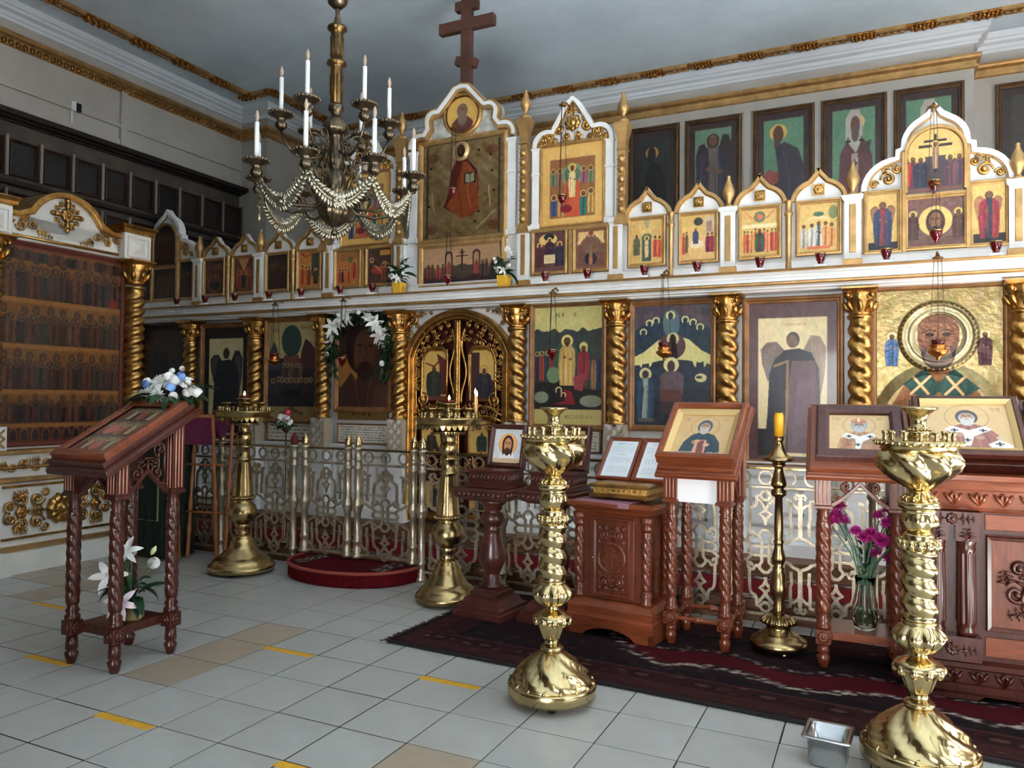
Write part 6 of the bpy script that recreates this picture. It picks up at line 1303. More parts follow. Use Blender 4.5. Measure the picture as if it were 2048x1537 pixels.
for s, rz in ((-1, 0), (1, radians(-2))):
    h = empty('leaf', (s*.105, .0, 0), rz, parent=tx); h.rotation_euler = (radians(-42), 0, 0)
    C = Canvas(.16, .25, .0022, (232, 240, 246)); C.text(.12, .12, .9, .3, 4, (110, 120, 134), .3, .6); C.text(.1, .38, .9, .56, 5, (110, 120, 134), .3, .6); C.text(.3, .6, .7, .64, 1, (90, 100, 116), .5, .7); C.text(.1, .68, .9, .86, 6, (110, 120, 134), .3, .6); C.text(.25, .89, .8, .94, 1, (90, 100, 116), .5, .8)
    m = MB(); m.frame(.16, .25, frprof(.022, .016, .012), z0=.022); m.build('frame', CHERRYH, h, bev=.002); panel('text_sheet', C, PAPER, h, TR((0, 0, .022)), thick=.006)
# ---- two dark pedestals carrying open relic boxes
def pedestal(name, label, loc, rz):
    e = empty(name, loc, rz, label, 'pedestal', 'dark pedestals with relic boxes')
    m = MB(); m.mould(-.13, .13, -.13, .13, [(0, .03), (.03, .03), (.036, .02), (.055, .02), (.06, 0), (.1, -.02), (.105, -.04), (.13, -.04), (.135, -.055), (.15, -.055)]); m.build('base', DARKW, e)
    m = MB(); m.lathe([(.07, .15), (.075, .165), (.05, .175), (.055, .2), (.038, .215), (.05, .24), (.075, .29), (.078, .33), (.05, .44), (.042, .47), (.056, .48), (.042, .49), (.06, .51), (.075, .54), (.06, .57), (.042, .58), (.056, .59), (.056, .61), (.075, .625), (.08, .65)], 24); m.build('baluster', DARKW, e)
    m = MB(); m.mould(-.15, .15, -.13, .13, [(.645, -.03), (.66, .0), (.665, .012), (.7, .022), (.712, .03), (.72, .02)]); t = m.build('carved_top', DARKW, e)
    m = MB()
    for k in range(9):
        m.ball((-.13+.0325*k, -.148, .687), .014, 6)
        if k < 8: m.ball((.168, -.11+.031*k, .687), .014, 6)
    m.build('carved_edge', DARKW, t)
    return e
def relicbox(label, loc, rz, C):
    e = empty('relic_box', loc, rz, label, 'box', 'open relic boxes')
    m = MB(); m.mould(-.125, .125, -.1, .1, [(0, .015), (.02, .015), (.025, 0), (.085, 0), (.09, .008), (.1, .008)]); b = m.build('box', DARKW, e)
    m = MB()
    for k in range(10): m.tube([(-.11+.025*k-.01, -.102, .035+.0), (-.11+.025*k, -.108, .055), (-.11+.025*k+.01, -.102, .075)], [.004, .007, .004], 5); m.tube([(.127, -.08+.018*k-.006, .035), (.132, -.08+.018*k, .055), (.127, -.08+.018*k+.006, .075)], [.004, .007, .004], 5)
    m.build('carved_sides', DARKW, b)
    l = empty('lid', (0, .095, .1), 0, parent=e); l.rotation_euler = (radians(-12), 0, 0)
    m = MB(); m.frame(C.w, C.h, frprof(.028, .022, .03), z0=.028); m.build('lid_frame', DARKW, l, bev=.002); panel('lid_icon', C, PAINT, l, TR((0, .002, .028)))
    m = MB(); m.box(-.1, -.085, -.01, .0, -.012, .03); m.box(.085, .1, -.01, 0, -.012, .03); m.build('brass_stay', BRASS, l)
C = Canvas(.19, .2, .0022, (206, 210, 212)); C.noise(4); C.rect(0, 0, 1, .14, (206, 176, 140))
for k in range(14): a = k*.45; C.ring(.5+.44*cos(a), .55+.42*sin(a), .06, .01, (140, 150, 160), .7)
C.disc(.5, .56, .33, (236, 176, 110)); C.ring(.5, .56, .33, .02, (206, 130, 70)); C.poly([(.2, .14), (.3, .32), (.5, .25), (.7, .32), (.8, .14)], (226, 226, 226)); C.ell(.5, .56, .2, .26, (60, 38, 32)); C.poly([(.3, .5), (.34, .22), (.42, .3), (.58, .3), (.66, .22), (.7, .5)], (60, 38, 32)); C.ell(.5, .54, .135, .2, (196, 140, 104)); C.ell(.5, .34, .1, .12, (70, 44, 36)); C.ell(.44, .58, .028, .016, (40, 26, 22)); C.ell(.56, .58, .028, .016, (40, 26, 22)); C.line([(.5, .6), (.5, .5)], .018, (150, 100, 76)); C.ell(.5, .44, .05, .012, (130, 70, 60)); C.rect(.4, .61, .48, .622, (50, 32, 26)); C.rect(.52, .61, .6, .622, (50, 32, 26))
C2 = bust(.19, .2, (120, 90, 70), (90, 80, 76), res=.004)
pedestal('relic_pedestal', 'dark carved pedestal under the open relic box with the face icon', (-2.0, 3.95, 0), radians(-6)); relicbox('dark carved box with a raised lid showing a face with a golden halo', (-1.985, 3.96, .722), radians(-6), C)
pedestal('relic_pedestal', 'dark carved pedestal half hidden by the front candle stand', (-1.625, 4.0, 0), radians(-6)); relicbox('dark carved box with a raised lid, half hidden by the front candle stand', (-1.61, 4.0, .722), radians(-6), C2)
# ---- large carved stand at the right edge
rs_ = empty('relic_cabinet', (.555, 4.0, 0), radians(2), 'large red-brown carved cabinet with fluted columns at the right edge', 'cabinet')
m = MB(); m.box(-.40, .42, -.27, .25, .14, .78); m.build('body', MAHOG, rs_, bev=.003)
m = MB(); m.mould(-.40, .42, -.27, .25, [(.02, .03), (.06, .03), (.065, .02), (.12, .02), (.13, .035), (.15, .035), (.16, .0)]); bs = m.build('base', MAHOG, rs_)
m = MB(); m.prism([(-.4, 0), (-.2, 0), (-.16, .025), (.2, .025), (.24, 0), (.42, 0), (.42, .03), (-.4, .03)], -.30, -.27); m.build('foot_rail', MAHOG, rs_)
m = MB(); m.mould(-.40, .42, -.27, .25, [(.77, .0), (.78, .02), (.79, .012), (.86, .025), (.865, .04), (.885, .045), (.9, .04), (.905, .05), (.925, .05)]); tp = m.build('cornice', CHERRYH, rs_)
for z, par, yy_ in ((.825, tp, -.292), (.092, bs, -.292)):
    for k in range(9):
        m = MB(); x = -.37+.09*k
        for s in (-1, 1): m.tube([(x, yy_, z-.025), (x+s*.018, yy_-.008, z), (x+s*.034, yy_-.004, z+.022)], [.004, .009, .004], 5); m.tube([(x, yy_, z-.02), (x+s*.01, yy_-.008, z+.012), (x, yy_-.01, z+.026)], [.004, .008, .003], 5)
        m.build('acanthus_leaf', MAHOG if z < .5 else CHERRYH, par)
for x in (-.345, -.235, .255, .365):
    m = MB(); m.lathe([(.03, .265), (.036, .285), (.03, .3), (.034, .31, 0), (.034, .32, .12), (.031, .6, .12), (.031, .61, 0), (.036, .62), (.032, .63), (.038, .655), (.038, .66)], 60, 10, 0, 'cos', T=TR((x, -.30, 0)), ph=.3); co = m.build('fluted_column', MAHOG, rs_)
    m = MB(); m.box(x-.042, x+.042, -.335, -.27, .655, .72); acanthus(m, x, .66, x, .71, .035, -.338, n=3); m.build('capital_block', MAHOG, co, bev=.003)
for x in (-.29, .31):
    m = MB(); m.box(x-.105, x+.105, -.335, -.27, .72, .775); rosette(m, x, .747, .022, 8, -.336, th=.5)
    for s in (-1, 1): acanthus(m, x+s*.025, .747, x+s*.085, .747, .03, -.336, n=3)
    m.build('rosette_block', MAHOG, rs_, bev=.003); m = MB(); m.box(x-.105, x+.105, -.34, -.27, .165, .265); rosette(m, x-.0, .215, .025, 8, -.341, th=.5); acanthus(m, x+.03, .21, x+.09, .215, .03, -.341, n=3); m.build('plinth_block', MAHOG, rs_, bev=.003)
m = MB(); m.box(-.165, .185, -.285, -.268, .285, .68); dr = m.build('door', CHERRY, rs_, bev=.002)
m = MB(); m.frame(.31, .355, [(0, 0), (0, -.008), (.014, -.012), (.018, 0)], T=TR((.01, -.285, .305)))
T = TR((.01, -.287, .48))
for s in (-1, 1):
    scroll(m, s*.07, -.03, .05, pi/2, s, .011, -.006, T=T); scroll(m, s*.06, .07, .035, -pi/2, -s, .011, -.006, T=T); acanthus(m, s*.02, -.1, s*.1, -.12, .04, -.004, T=T, n=3); acanthus(m, s*.1, .0, s*.11, .06, .04, -.004, T=T, n=3); m.tube([(s*.02, -.008, -.12), (s*.05, -.01, -.05), (s*.03, -.008, .02), (s*.06, -.008, .1)], .009, 5, T=T)
m.tube([(0, -.008, -.12), (0, -.01, .13)], .008, 5, T=T); m.tube([(-.03, -.008, .1), (.03, -.008, .1)], .008, 5, T=T); m.build('carved_relief', MAHOG, dr)
for za, zb_ in ((.70, .765), (.18, .26)): m = MB(); m.box(-.165, .185, -.278, -.268, za, zb_); m.build('drawer_panel', CHERRYH, rs_, bev=.003)
# sloping case with icon on it
cs = bpy.data.objects.new('display_case', None); COL.objects.link(cs); cs.location = (.555, 3.82, .925); cs.rotation_euler = (0, 0, radians(2)); tag(cs, 'sloping red-brown case on the carved cabinet at the right edge', 'case')
D2 = TR((0, 0, .0)) @ RX(radians(38)); m = MB(); m.box(-.41, .43, .0, .45, -.0, .05, T=D2); m.build('case_body', MAHOG, cs, bev=.004); m = MB(); m.prism([(0, 0), (.355, 0), (.355, .28)], -.405, .425, T=RZ(pi/2) @ SCL(1, -1, 1)); m.build('case_wedge', MAHOG, cs)
C = bust(.32, .30, (150, 96, 84), (66, 66, 74), (226, 224, 220), bg=(210, 178, 128), beard=(200, 196, 190), skin=(176, 140, 116)); C.poly([(.74, 0), (.7, .1), (.84, .2), (.98, .08), (.98, 0)], (230, 228, 222)); C.rect(.82, .06, .845, .15, (40, 40, 44)); C.rect(.78, .095, .885, .115, (40, 40, 44)); C.ell(.86, .24, .05, .04, (206, 186, 150))
lectern_icon('icon of a bearded bishop in a black hood, on the case at the right edge', cs, D2, .45, .8, C, MAHOG, .022, off=0, depth=.03, fw=.03, shift=-.19)
C = bust(.2, .28, (90, 60, 60), (50, 40, 40), res=.005)
lectern_icon('dark framed icon cut off by the right edge of the picture', cs, D2, .45, .8, C, DARKW, 0, off=0, depth=.03, fw=.03, shift=.17)
# ---- folding stand with purple cushion, green-draped stand
fs = empty('folding_stand', (-4.60, 4.24, 0), radians(8), 'light wooden folding stand with a purple cloth sling', 'stand')
for s in (-1, 1):
    for q in (-1, 1):
        m = MB(); P0 = Vector((s*.17, q*.045, .0)); P1 = Vector((s*.17, q*.115, 1.10))
        k = 20; pts = [P0.lerp(P1, i/k) for i in range(k+1)]
        m.tube(pts, [.014+.004*sin(i*1.9)*(1 if 3 < i < 17 else 0) for i in range(k+1)], 8); m.build('leg', PINE, fs)
for z in (.36, .72):
    m = MB(); m.tube([(-.17, .02, z), (.17, .02, z)], .009, 6); m.build('rung', PINE, fs)
m = MB()
v = []; f = []; nu, nv = 10, 10
for i in range(nu+1):
    for j in range(nv+1):
        u = i/nu; t = j/nv; y = -.12+.24*t; v.append((-.165+.33*u, y, 1.08-.16*sin(pi*t)+.01*sin(u*9)))
for i in range(nu):
    for j in range(nv): a = i*(nv+1)+j; f.append((a, a+nv+1, a+nv+2, a+1))
m.add(v, f, True); m.box(-.165, .165, -.125, -.115, .88, 1.09); o = m.build('cloth_sling', mat('purple_brocade', (112, 36, 74), .7, var=.35, vscale=40), fs)
m = MB(); m.tube([(-.17, -.12, 1.09), (.17, -.12, 1.09)], .012, 8); m.build('sling_rod', PINE, fs); m = MB(); m.tube([(-.17, .12, 1.09), (.17, .12, 1.09)], .012, 8); m.build('sling_rod', PINE, fs)
def drape(name, label, loc, w, d, h, mt, rz=0, n=10):
    e = empty(name, loc, rz, label, 'cloth'); m = MB(); L = []
    for i in range(n*4):
        t = i/(n*4); s, q = int(t*4), (t*4) % 1; x, y = [(-1+2*q, -1), (1, -1+2*q), (1-2*q, 1), (-1, 1-2*q)][s]; L.append((x*w/2, y*d/2))
    v = [(x, y, h) for x, y in L]+[(x*(1.02+.05*cos(i*1.7)), y*(1.02+.05*cos(i*1.7)), h*.5) for i, (x, y) in enumerate(L)]+[(x*(1.04+.09*cos(i*1.7)), y*(1.04+.09*cos(i*1.7)), .02) for i, (x, y) in enumerate(L)]; k = len(L)
    f = [tuple(range(k))]+[(i, k+i, k+(i+1) % k, (i+1) % k) for i in range(k)]+[(k+i, 2*k+i, 2*k+(i+1) % k, k+(i+1) % k) for i in range(k)]
    m.add(v, f, False); m.build('cloth', mt, e); return e
g = drape('draped_stand', 'stand draped in dark green cloth with a pale braid outline, behind the front lectern', (-4.98, 4.24, 0), .32, .26, 1.0, mat('dark_green_cloth', (22, 34, 26), .85))
m = MB(); m.tube([(-.11, -.172, .9), (-.11, -.178, .3), (.11, -.178, .3), (.11, -.172, .9)], .006, 4); m.build('braid', mat('pale_braid', (150, 140, 110), .8), g)
y_ = drape('yellow_cloth', 'narrow hanging ochre cloth beside the white shrine', (-5.21, 4.16, 0), .09, .03, 1.0, mat('ochre_cloth', (206, 148, 46), .8))
# ================================================================== CANDLE STANDS
def gad(z0, z1, r0, r1, n=10, amp=.1, bul=.0):               # helper: profile run with lobes
    return [(r0+(r1-r0)*i/n+bul*sin(pi*i/n), z0+(z1-z0)*i/n, amp*sin(pi*i/n)**.6 if 0 < i < n else 0) for i in range(n+1)]
def candlestand_swirl(label, loc, s=1.0, rz=0):
    e = empty('candle_stand', loc, rz, label, 'candle stand', 'polished swirl candle stands')
    m = MB(); m.lathe([(.17, .032), (.182, .034), (.184, .08), (.178, .086)], 48); m.lathe([(.174, .084, 0), (.17, .092, .02), (.160, .105, .06), (.148, .12, .09), (.132, .138, .11), (.114, .156, .12), (.094, .174, .11), (.074, .19, .09), (.055, .206, .05), (.04, .216, 0)], 128, 8, 10, 'bulge')
    m.lathe([(.045, .214), (.05, .222), (.045, .23), (.03, .236)], 32); b = m.build('base', BRASS, e)
    m = MB()
    for k in range(16):
        a = 2*pi*k/16; m.tube([(.176*cos(a), .176*sin(a), .086), (.158*cos(a+.05), .158*sin(a+.05), .098)], [.009, .004], 6)
    m.build('base_beading', BRASS, b)
    for k in range(3):
        a = 2*pi*k/3-pi/2+.2; m = MB(); m.lathe([(.014, -.009), (.017, -.006), (.017, .006), (.014, .009)], 14, T=TR((.13*cos(a), .13*sin(a), .018)) @ RZ(a) @ RY(pi/2)); m.box(-.008, .008, -.012, .012, .01, .034, T=TR((.13*cos(a), .13*sin(a), .0)) @ RZ(a)); m.build('caster', BLACK, b)
    m = MB(); m.lathe([(.03, .23), (.027, .24), (.034, .246), (.027, .252), (.031, .26)], 32)
    m.lathe(gad(.26, .335, .036, .062, 10, .06), 64, 12, 0, 'bulge'); m.lathe([(.062, .332), (.076, .338), (.078, .352), (.07, .362), (.05, .372), (.03, .38), (.024, .39), (.026, .40)], 32)
    for k in range(10): a = 2*pi*k/10; m.ball((.07*cos(a), .07*sin(a), .338), .016, 8, sz=1.2)
    m.build('lower_urn', BRASS, e)
    m = MB(); m.lathe([(.026, .398), (.04, .402)]+gad(.402, .49, .05, .05, 14, .1, .028)+[(.05, .492), (.056, .496), (.05, .502)], 80, 10, 0, 'bulge'); m.build('melon_knob', BRASS, e)
    m = MB(); m.lathe([(.05, .502, 0)]+[(.053+.003*sin(i*.7)*0, .505+.235*i/40, .13 if 1 < i < 39 else 0) for i in range(41)]+[(.05, .742, 0)], 40, 1, 95, 'bulge'); m.build('twisted_shaft', BRASS, e)
    m = MB(); m.lathe([(.05, .742), (.06, .748), (.064, .758), (.055, .768), (.046, .776), (.05, .784), (.044, .792), (.036, .80)], 36)
    for k in range(14): a = 2*pi*k/14; m.ball((.058*cos(a), .058*sin(a), .757), .013, 6, sz=1.5)
    m.build('collar', BRASS, e)
    m = MB(); m.lathe([(.036, .798)]+gad(.80, .865, .04, .05, 10, .08, .012)+[(.054, .868), (.054, .878)], 48, 8, 0, 'bulge'); m.lathe([(.054, .878), (.066, .88), (.066, .90), (.055, .904), (.045, .91), (.038, .925), (.033, .94)], 36)
    for k in range(12): a = 2*pi*k/12; m.tube([(.055*cos(a), .055*sin(a), .905), (.036*cos(a), .036*sin(a), .925)], [.008, .004], 5)
    m.build('upper_bulb', BRASS, e)
    m = MB(); m.lathe([(.033, .938, 0), (.04, .946, .03), (.058, .958, .07), (.078, .972, .1), (.098, .99, .12), (.114, 1.01, .13), (.123, 1.03, .13), (.126, 1.046, .12), (.123, 1.06, .09), (.118, 1.07, .05), (.112, 1.08, 0)], 128, 8, 7, 'bulge'); m.build('swirled_bowl', BRASS, e)
    m = MB(); m.lathe([(.12, 1.078), (.118, 1.086), (.128, 1.092), (.134, 1.10), (.134, 1.106), (.12, 1.108), (.05, 1.118), (.03, 1.12)], 48)
    for k in range(36): a = 2*pi*k/36; m.tube([(.131*cos(a), .131*sin(a), 1.092), (.137*cos(a+.06), .137*sin(a+.06), 1.104)], [.004, .006], 5)
    pl = m.build('drip_plate', BRASS, e)
    m = MB(); m.lathe([(.007, 0), (.009, .004), (.006, .01), (.009, .022), (.011, .03), (.008, .03), (.006, .02)], 12); c0 = None
    for k in range(14):
        a = 2*pi*k/14; p = (.105*cos(a), .105*sin(a), 1.108)
        if c0 is None: c0 = m.build('candle_cup', BRASS, pl, p)
        else: inst(c0, 'candle_cup', pl, p)
    m = MB(); m.lathe([(.034, 1.116), (.036, 1.135), (.03, 1.14), (.034, 1.15), (.026, 1.156), (.024, 1.175), (.032, 1.195), (.05, 1.21), (.058, 1.214), (.058, 1.22), (.046, 1.222), (.03, 1.205)], 36)
    for k in range(18): a = 2*pi*k/18; m.ball((.034*cos(a), .034*sin(a), 1.145), .0055, 6)
    m.build('top_cup', BRASS, e); e.scale = (s, s, s)
    return e
candlestand_swirl('polished brass swirl candle stand standing on the tiles at the front centre', (-1.205, 2.93, 0), .985, .2)
candlestand_swirl('polished brass swirl candle stand nearest the viewer at the right', (.125, 2.945, 0), 1.0, .7)
def candlestand_plain(label, loc, s, candles, fx=1.0):
    e = empty('candle_stand', loc, 0, label, 'candle stand', 'older brass candle stands')
    m = MB(); m.lathe([(.2*fx, .02), (.225*fx, .022), (.23*fx, .045), (.222*fx, .06), (.205*fx, .066), (.2*fx, .085), (.17*fx, .11), (.15*fx, .118), (.145*fx, .13), (.1, .165), (.085, .2), (.08, .23), (.062, .245), (.066, .255), (.05, .262)], 40); b = m.build('base', BRASSD, e)
    for k in range(3):
        a = 2*pi*k/3-pi/2+.4; m = MB(); m.lathe([(.013, -.008), (.016, -.005), (.016, .005), (.013, .008)], 12, T=TR((.16*fx*cos(a), .16*fx*sin(a), .017)) @ RZ(a) @ RY(pi/2)); m.box(-.007, .007, -.01, .01, .01, .03, T=TR((.16*fx*cos(a), .16*fx*sin(a), 0))); m.build('caster', BLACK, b)
    m = MB(); m.lathe([(.05, .26), (.042, .28), (.04, .31), (.055, .325), (.046, .335), (.05, .345), (.06, .352), (.088, .375), (.1, .41), (.1, .43), (.088, .47), (.065, .49), (.06, .505), (.066, .512)], 36); m.build('ball_knob', BRASSD, e)
    m = MB(); m.lathe([(.066, .51), (.08, .522), (.082, .53), (.07, .538)], 36)
    for k in range(26): a = 2*pi*k/26; m.ball((.083*cos(a), .083*sin(a), .527), .008, 6)
    m.build('beaded_collar', BRASSD, e)
    m = MB(); m.lathe([(.072, .536, 0), (.07, .545, .03), (.048, .77, .03), (.046, .785, 0), (.055, .79), (.055, .80), (.044, .806), (.044, .875), (.052, .88), (.058, .885), (.045, .895), (.04, .905)], 48, 12, 0, 'cos'); m.build('tapered_shaft', BRASSD, e)
    m = MB(); m.lathe([(.04, .90), (.045, .91), (.056, .93), (.058, .95), (.052, .975), (.04, .985), (.036, 1.0), (.04, 1.01), (.035, 1.03), (.06, 1.04), (.09, 1.05), (.095, 1.055)], 36)
    for k in range(18): a = 2*pi*k/18; m.ball((.054*cos(a), .054*sin(a), .883), .006, 6)
    m.build('upper_knob', BRASSD, e)
    m = MB(); m.lathe([(.095, 1.05), (.1, 1.045), (.1, 1.075), (.19, 1.08), (.198, 1.082), (.2, 1.125), (.205, 1.13), (.205, 1.138), (.19, 1.14), (.06, 1.142), (.04, 1.143)], 48); pl = m.build('drip_plate', BRASSD, e)
    m = MB(); m2 = MB()
    for k in range(36):
        a = 2*pi*k/36; T = TR((.2*cos(a), .2*sin(a), 1.082)) @ RZ(a+pi/2); m.prism([(-.016, .01), (-.008, -.012), (0, -.018), (.008, -.012), (.016, .01)], -.002, .002, T=T)
        T = TR((.1*cos(a), .1*sin(a), 1.047)) @ RZ(a+pi/2); m2.prism([(-.008, .006), (0, -.012), (.008, .006)], -.002, .002, T=T)
    m.build('scalloped_skirt', BRASSD, pl); m2.build('scalloped_collar', BRASSD, pl)
    m = MB(); m.lathe([(.009, 0), (.011, .004), (.008, .01), (.012, .03), (.009, .03)], 10); c0 = None
    for k in range(18):
        a = 2*pi*k/18; p = (.17*cos(a), .17*sin(a), 1.139)
        if c0 is None: c0 = m.build('candle_cup', BRASSD, pl, p)
        else: inst(c0, 'candle_cup', pl, p)
    m = MB(); m.lathe([(.03, 0), (.02, .01), (.018, .03), (.03, .045), (.042, .05), (.042, .056), (.03, .058)], 20); g0 = None
    for a in (.5, 2.6, 4.0, 5.6):
        p = (.115*cos(a), .115*sin(a), 1.141)
        if g0 is None: g0 = m.build('lamp_cup', BRASSD, pl, p)
        else: inst(g0, 'lamp_cup', pl, p)
    m = MB(); m.lathe([(.05, 1.14), (.045, 1.15), (.035, 1.155), (.035, 1.175), (.04, 1.18), (.035, 1.19), (.03, 1.2), (.045, 1.215), (.062, 1.22), (.062, 1.228), (.04, 1.23)], 30); tc = m.build('top_cup', BRASSD, e)
    m = MB(); m.lathe([(.03, 1.228), (.036, 1.24), (.034, 1.246), (.0001, 1.247)], 20); m.build('red_glass', RUBY, tc)
    m = MB(); m.lathe([(.0001, 1.246), (.007, 1.252), (.008, 1.26), (.004, 1.272), (.0001, 1.28)], 10); m.build('flame', FLAME, tc)
    for (x, y, h) in candles:
        m = MB(); m.lathe([(.0055, 1.165), (.005, 1.165+h), (.0001, 1.167+h)], 8, T=TR((x, y, 0))); cn = m.build('thin_candle', mat('honey_wax', (226, 176, 110), .5), pl)
        m = MB(); m.lathe([(.0001, 0), (.006, .008), (.007, .018), (.003, .034), (.0001, .042)], 8, T=TR((x, y, 1.168+h))); m.build('flame', FLAME, cn)
    e.scale = (s, s, s); return e
candlestand_plain('older brass candle stand with a red glass light, left before the railing', (-4.06, 4.10, 0), 1.0, [], 1.0)
candlestand_plain('older brass candle stand with two lit thin candles before the gilt doors', (-2.36, 4.06, 0), .985, [(.118, .12, .115), (.145, .09, .10)], .86)
# ---- tall holder with one yellow candle
yh = empty('candle_holder', (-.44, 3.985, 0), 0, 'slender brass holder with a single thick yellow candle', 'candle holder')
m = MB()
m.lathe([(.115, .02), (.132, .024), (.135, .045), (.13, .06), (.11, .068), (.095, .085), (.085, .092), (.06, .105), (.056, .13), (.062, .135)], 36)
for k in range(20): a = 2*pi*k/20; m.tube([(.05*cos(a), .05*sin(a), .168), (.078*cos(a), .078*sin(a), .155), (.084*cos(a), .084*sin(a), .14)], [.006, .009, .006], 6)
m.lathe([(.062, .134), (.085, .14), (.08, .155), (.05, .17), (.03, .18)], 36); b = m.build('base', BRASSD, yh)
for k in range(3): a = 2*pi*k/3-1.2; m = MB(); m.lathe([(.012, 0), (.016, .008), (.014, .02), (.01, .024)], 12, T=TR((.1*cos(a), .1*sin(a), 0))); m.build('foot', BRASSD, b)
m = MB(); m.lathe([(.03, .18), (.022, .2), (.028, .22), (.022, .235), (.04, .285), (.042, .31), (.034, .38), (.024, .395), (.03, .405), (.02, .415), (.03, .44), (.034, .455), (.022, .50), (.02, .525), (.026, .535), (.02, .545), (.022, .60), (.018, .75), (.024, .755), (.036, .765), (.036, .785), (.022, .795), (.028, .80), (.038, .815), (.034, .835), (.022, .88), (.02, .90), (.034, .908), (.03, .915)], 28); m.build('baluster_stem', BRASSD, yh)
m = MB(); m.lathe([(.028, .91), (.034, .925), (.078, .935), (.08, .94), (.06, .95), (.04, .965), (.028, .99), (.02, 1.015), (.019, 1.03), (.026, 1.036), (.02, 1.042), (.027, 1.05), (.03, 1.053)], 30); m.build('drip_bell', BRASSD, yh)
m = MB(); m.lathe([(.022, 1.05), (.0225, 1.155), (.018, 1.162), (.021, 1.168), (.0001, 1.16)], 18); m.build('candle', YWAX, yh)
# ================================================================== CHANDELIER
CHX, CHY = -2.885, 3.6
ch = empty('chandelier', (CHX, CHY, 2.19), 0, 'large tarnished bronze two-tier chandelier with white electric candles', 'chandelier')
Z0 = -2.19
def CP(mb, name, mt, parent=None): o = mb.build(name, mt, parent or ch); o.location = (0, 0, Z0) if parent is None else (0, 0, 0); return o
m = MB(); m.lathe([(.012, 3.75), (.012, 4.75), (.07, 4.76), (.07, 4.778)], 16); CP(m, 'hanging_rod', BRONZE)
m = MB(); m.lathe([(.012, 3.7), (.05, 3.66), (.062, 3.61), (.055, 3.57), (.03, 3.545), (.016, 3.535)], 24, 8, 0, 'bulge'); m.lathe([(.016, 3.55), (.012, 3.50), (.026, 3.44), (.03, 3.43)], 16); CP(m, 'rod_ball', BRONZE)
m = MB(); m.lathe([(.03, 3.435), (.056, 3.43), (.058, 3.415), (.04, 3.40), (.036, 3.385), (.036, 3.23), (.056, 3.22), (.058, 3.205), (.038, 3.195), (.036, 3.185), (.036, 2.975), (.03, 2.965)], 24)
for zz in (3.25, 3.02):
    for k in range(8): a = 2*pi*k/8; m.tube([(.0365*cos(a), .0365*sin(a), zz), (.0365*cos(a), .0365*sin(a), zz+.12)], .0035, 5)
CP(m, 'tubular_stem', mat('stem_bronze', (124, 98, 62), .34, 1, var=.2, vscale=10))
m = MB(); m.lathe([(.03, 2.97), (.046, 2.955), (.046, 2.93), (.03, 2.915), (.026, 2.90), (.04, 2.89), (.06, 2.86), (.075, 2.83, .06), (.07, 2.80, .06), (.05, 2.785), (.035, 2.775), (.04, 2.76), (.032, 2.74), (.045, 2.70), (.05, 2.64, .08), (.045, 2.60, .08), (.03, 2.585), (.038, 2.57), (.06, 2.54), (.075, 2.49), (.07, 2.44), (.045, 2.41), (.05, 2.40), (.035, 2.39), (.06, 2.37), (.095, 2.345, .0)], 40, 14, 0, 'bulge'); CP(m, 'turned_body', BRONZE)
m = MB(); m.lathe([(.095, 2.347, 0), (.1, 2.335, .03), (.085, 2.30, .06), (.055, 2.265, .06), (.025, 2.245, .0), (.012, 2.235), (.012, 2.225), (.022, 2.21), (.016, 2.195), (.0001, 2.185)], 56, 14, 0, 'bulge'); CP(m, 'gadrooned_finial', BRONZE)
def sconce_meshes():
    c = MB(); c.lathe([(.012, -.075), (.02, -.07), (.033, -.05, .1), (.03, -.03, .06), (.022, -.02), (.03, -.005), (.055, .012), (.07, .022, .04), (.068, .026, .04), (.04, .016), (.014, .018)], 40, 10, 0, 'bulge')
    for k in range(20): a = 2*pi*k/20; c.ball((.068*cos(a), .068*sin(a), .022), .009, 6)
    cm = c.mesh('drip_cup'); cm.materials.append(BRONZE)
    w_ = MB(); w_.lathe([(.0125, .0), (.0125, .235), (.006, .238)], 12); wm = w_.mesh('candle_tube'); wm.materials.append(WAX)
    b = MB(); b.lathe([(.006, .236), (.007, .248), (.011, .262), (.0115, .272), (.007, .292), (.0001, .306)], 12); bm_ = b.mesh('candle_bulb'); bm_.materials.append(mat('clear_candle_bulb', (236, 214, 190), .08, trans=.6, coat=.4))
    return cm, wm, bm_
CM, WM, BMH = sconce_meshes()
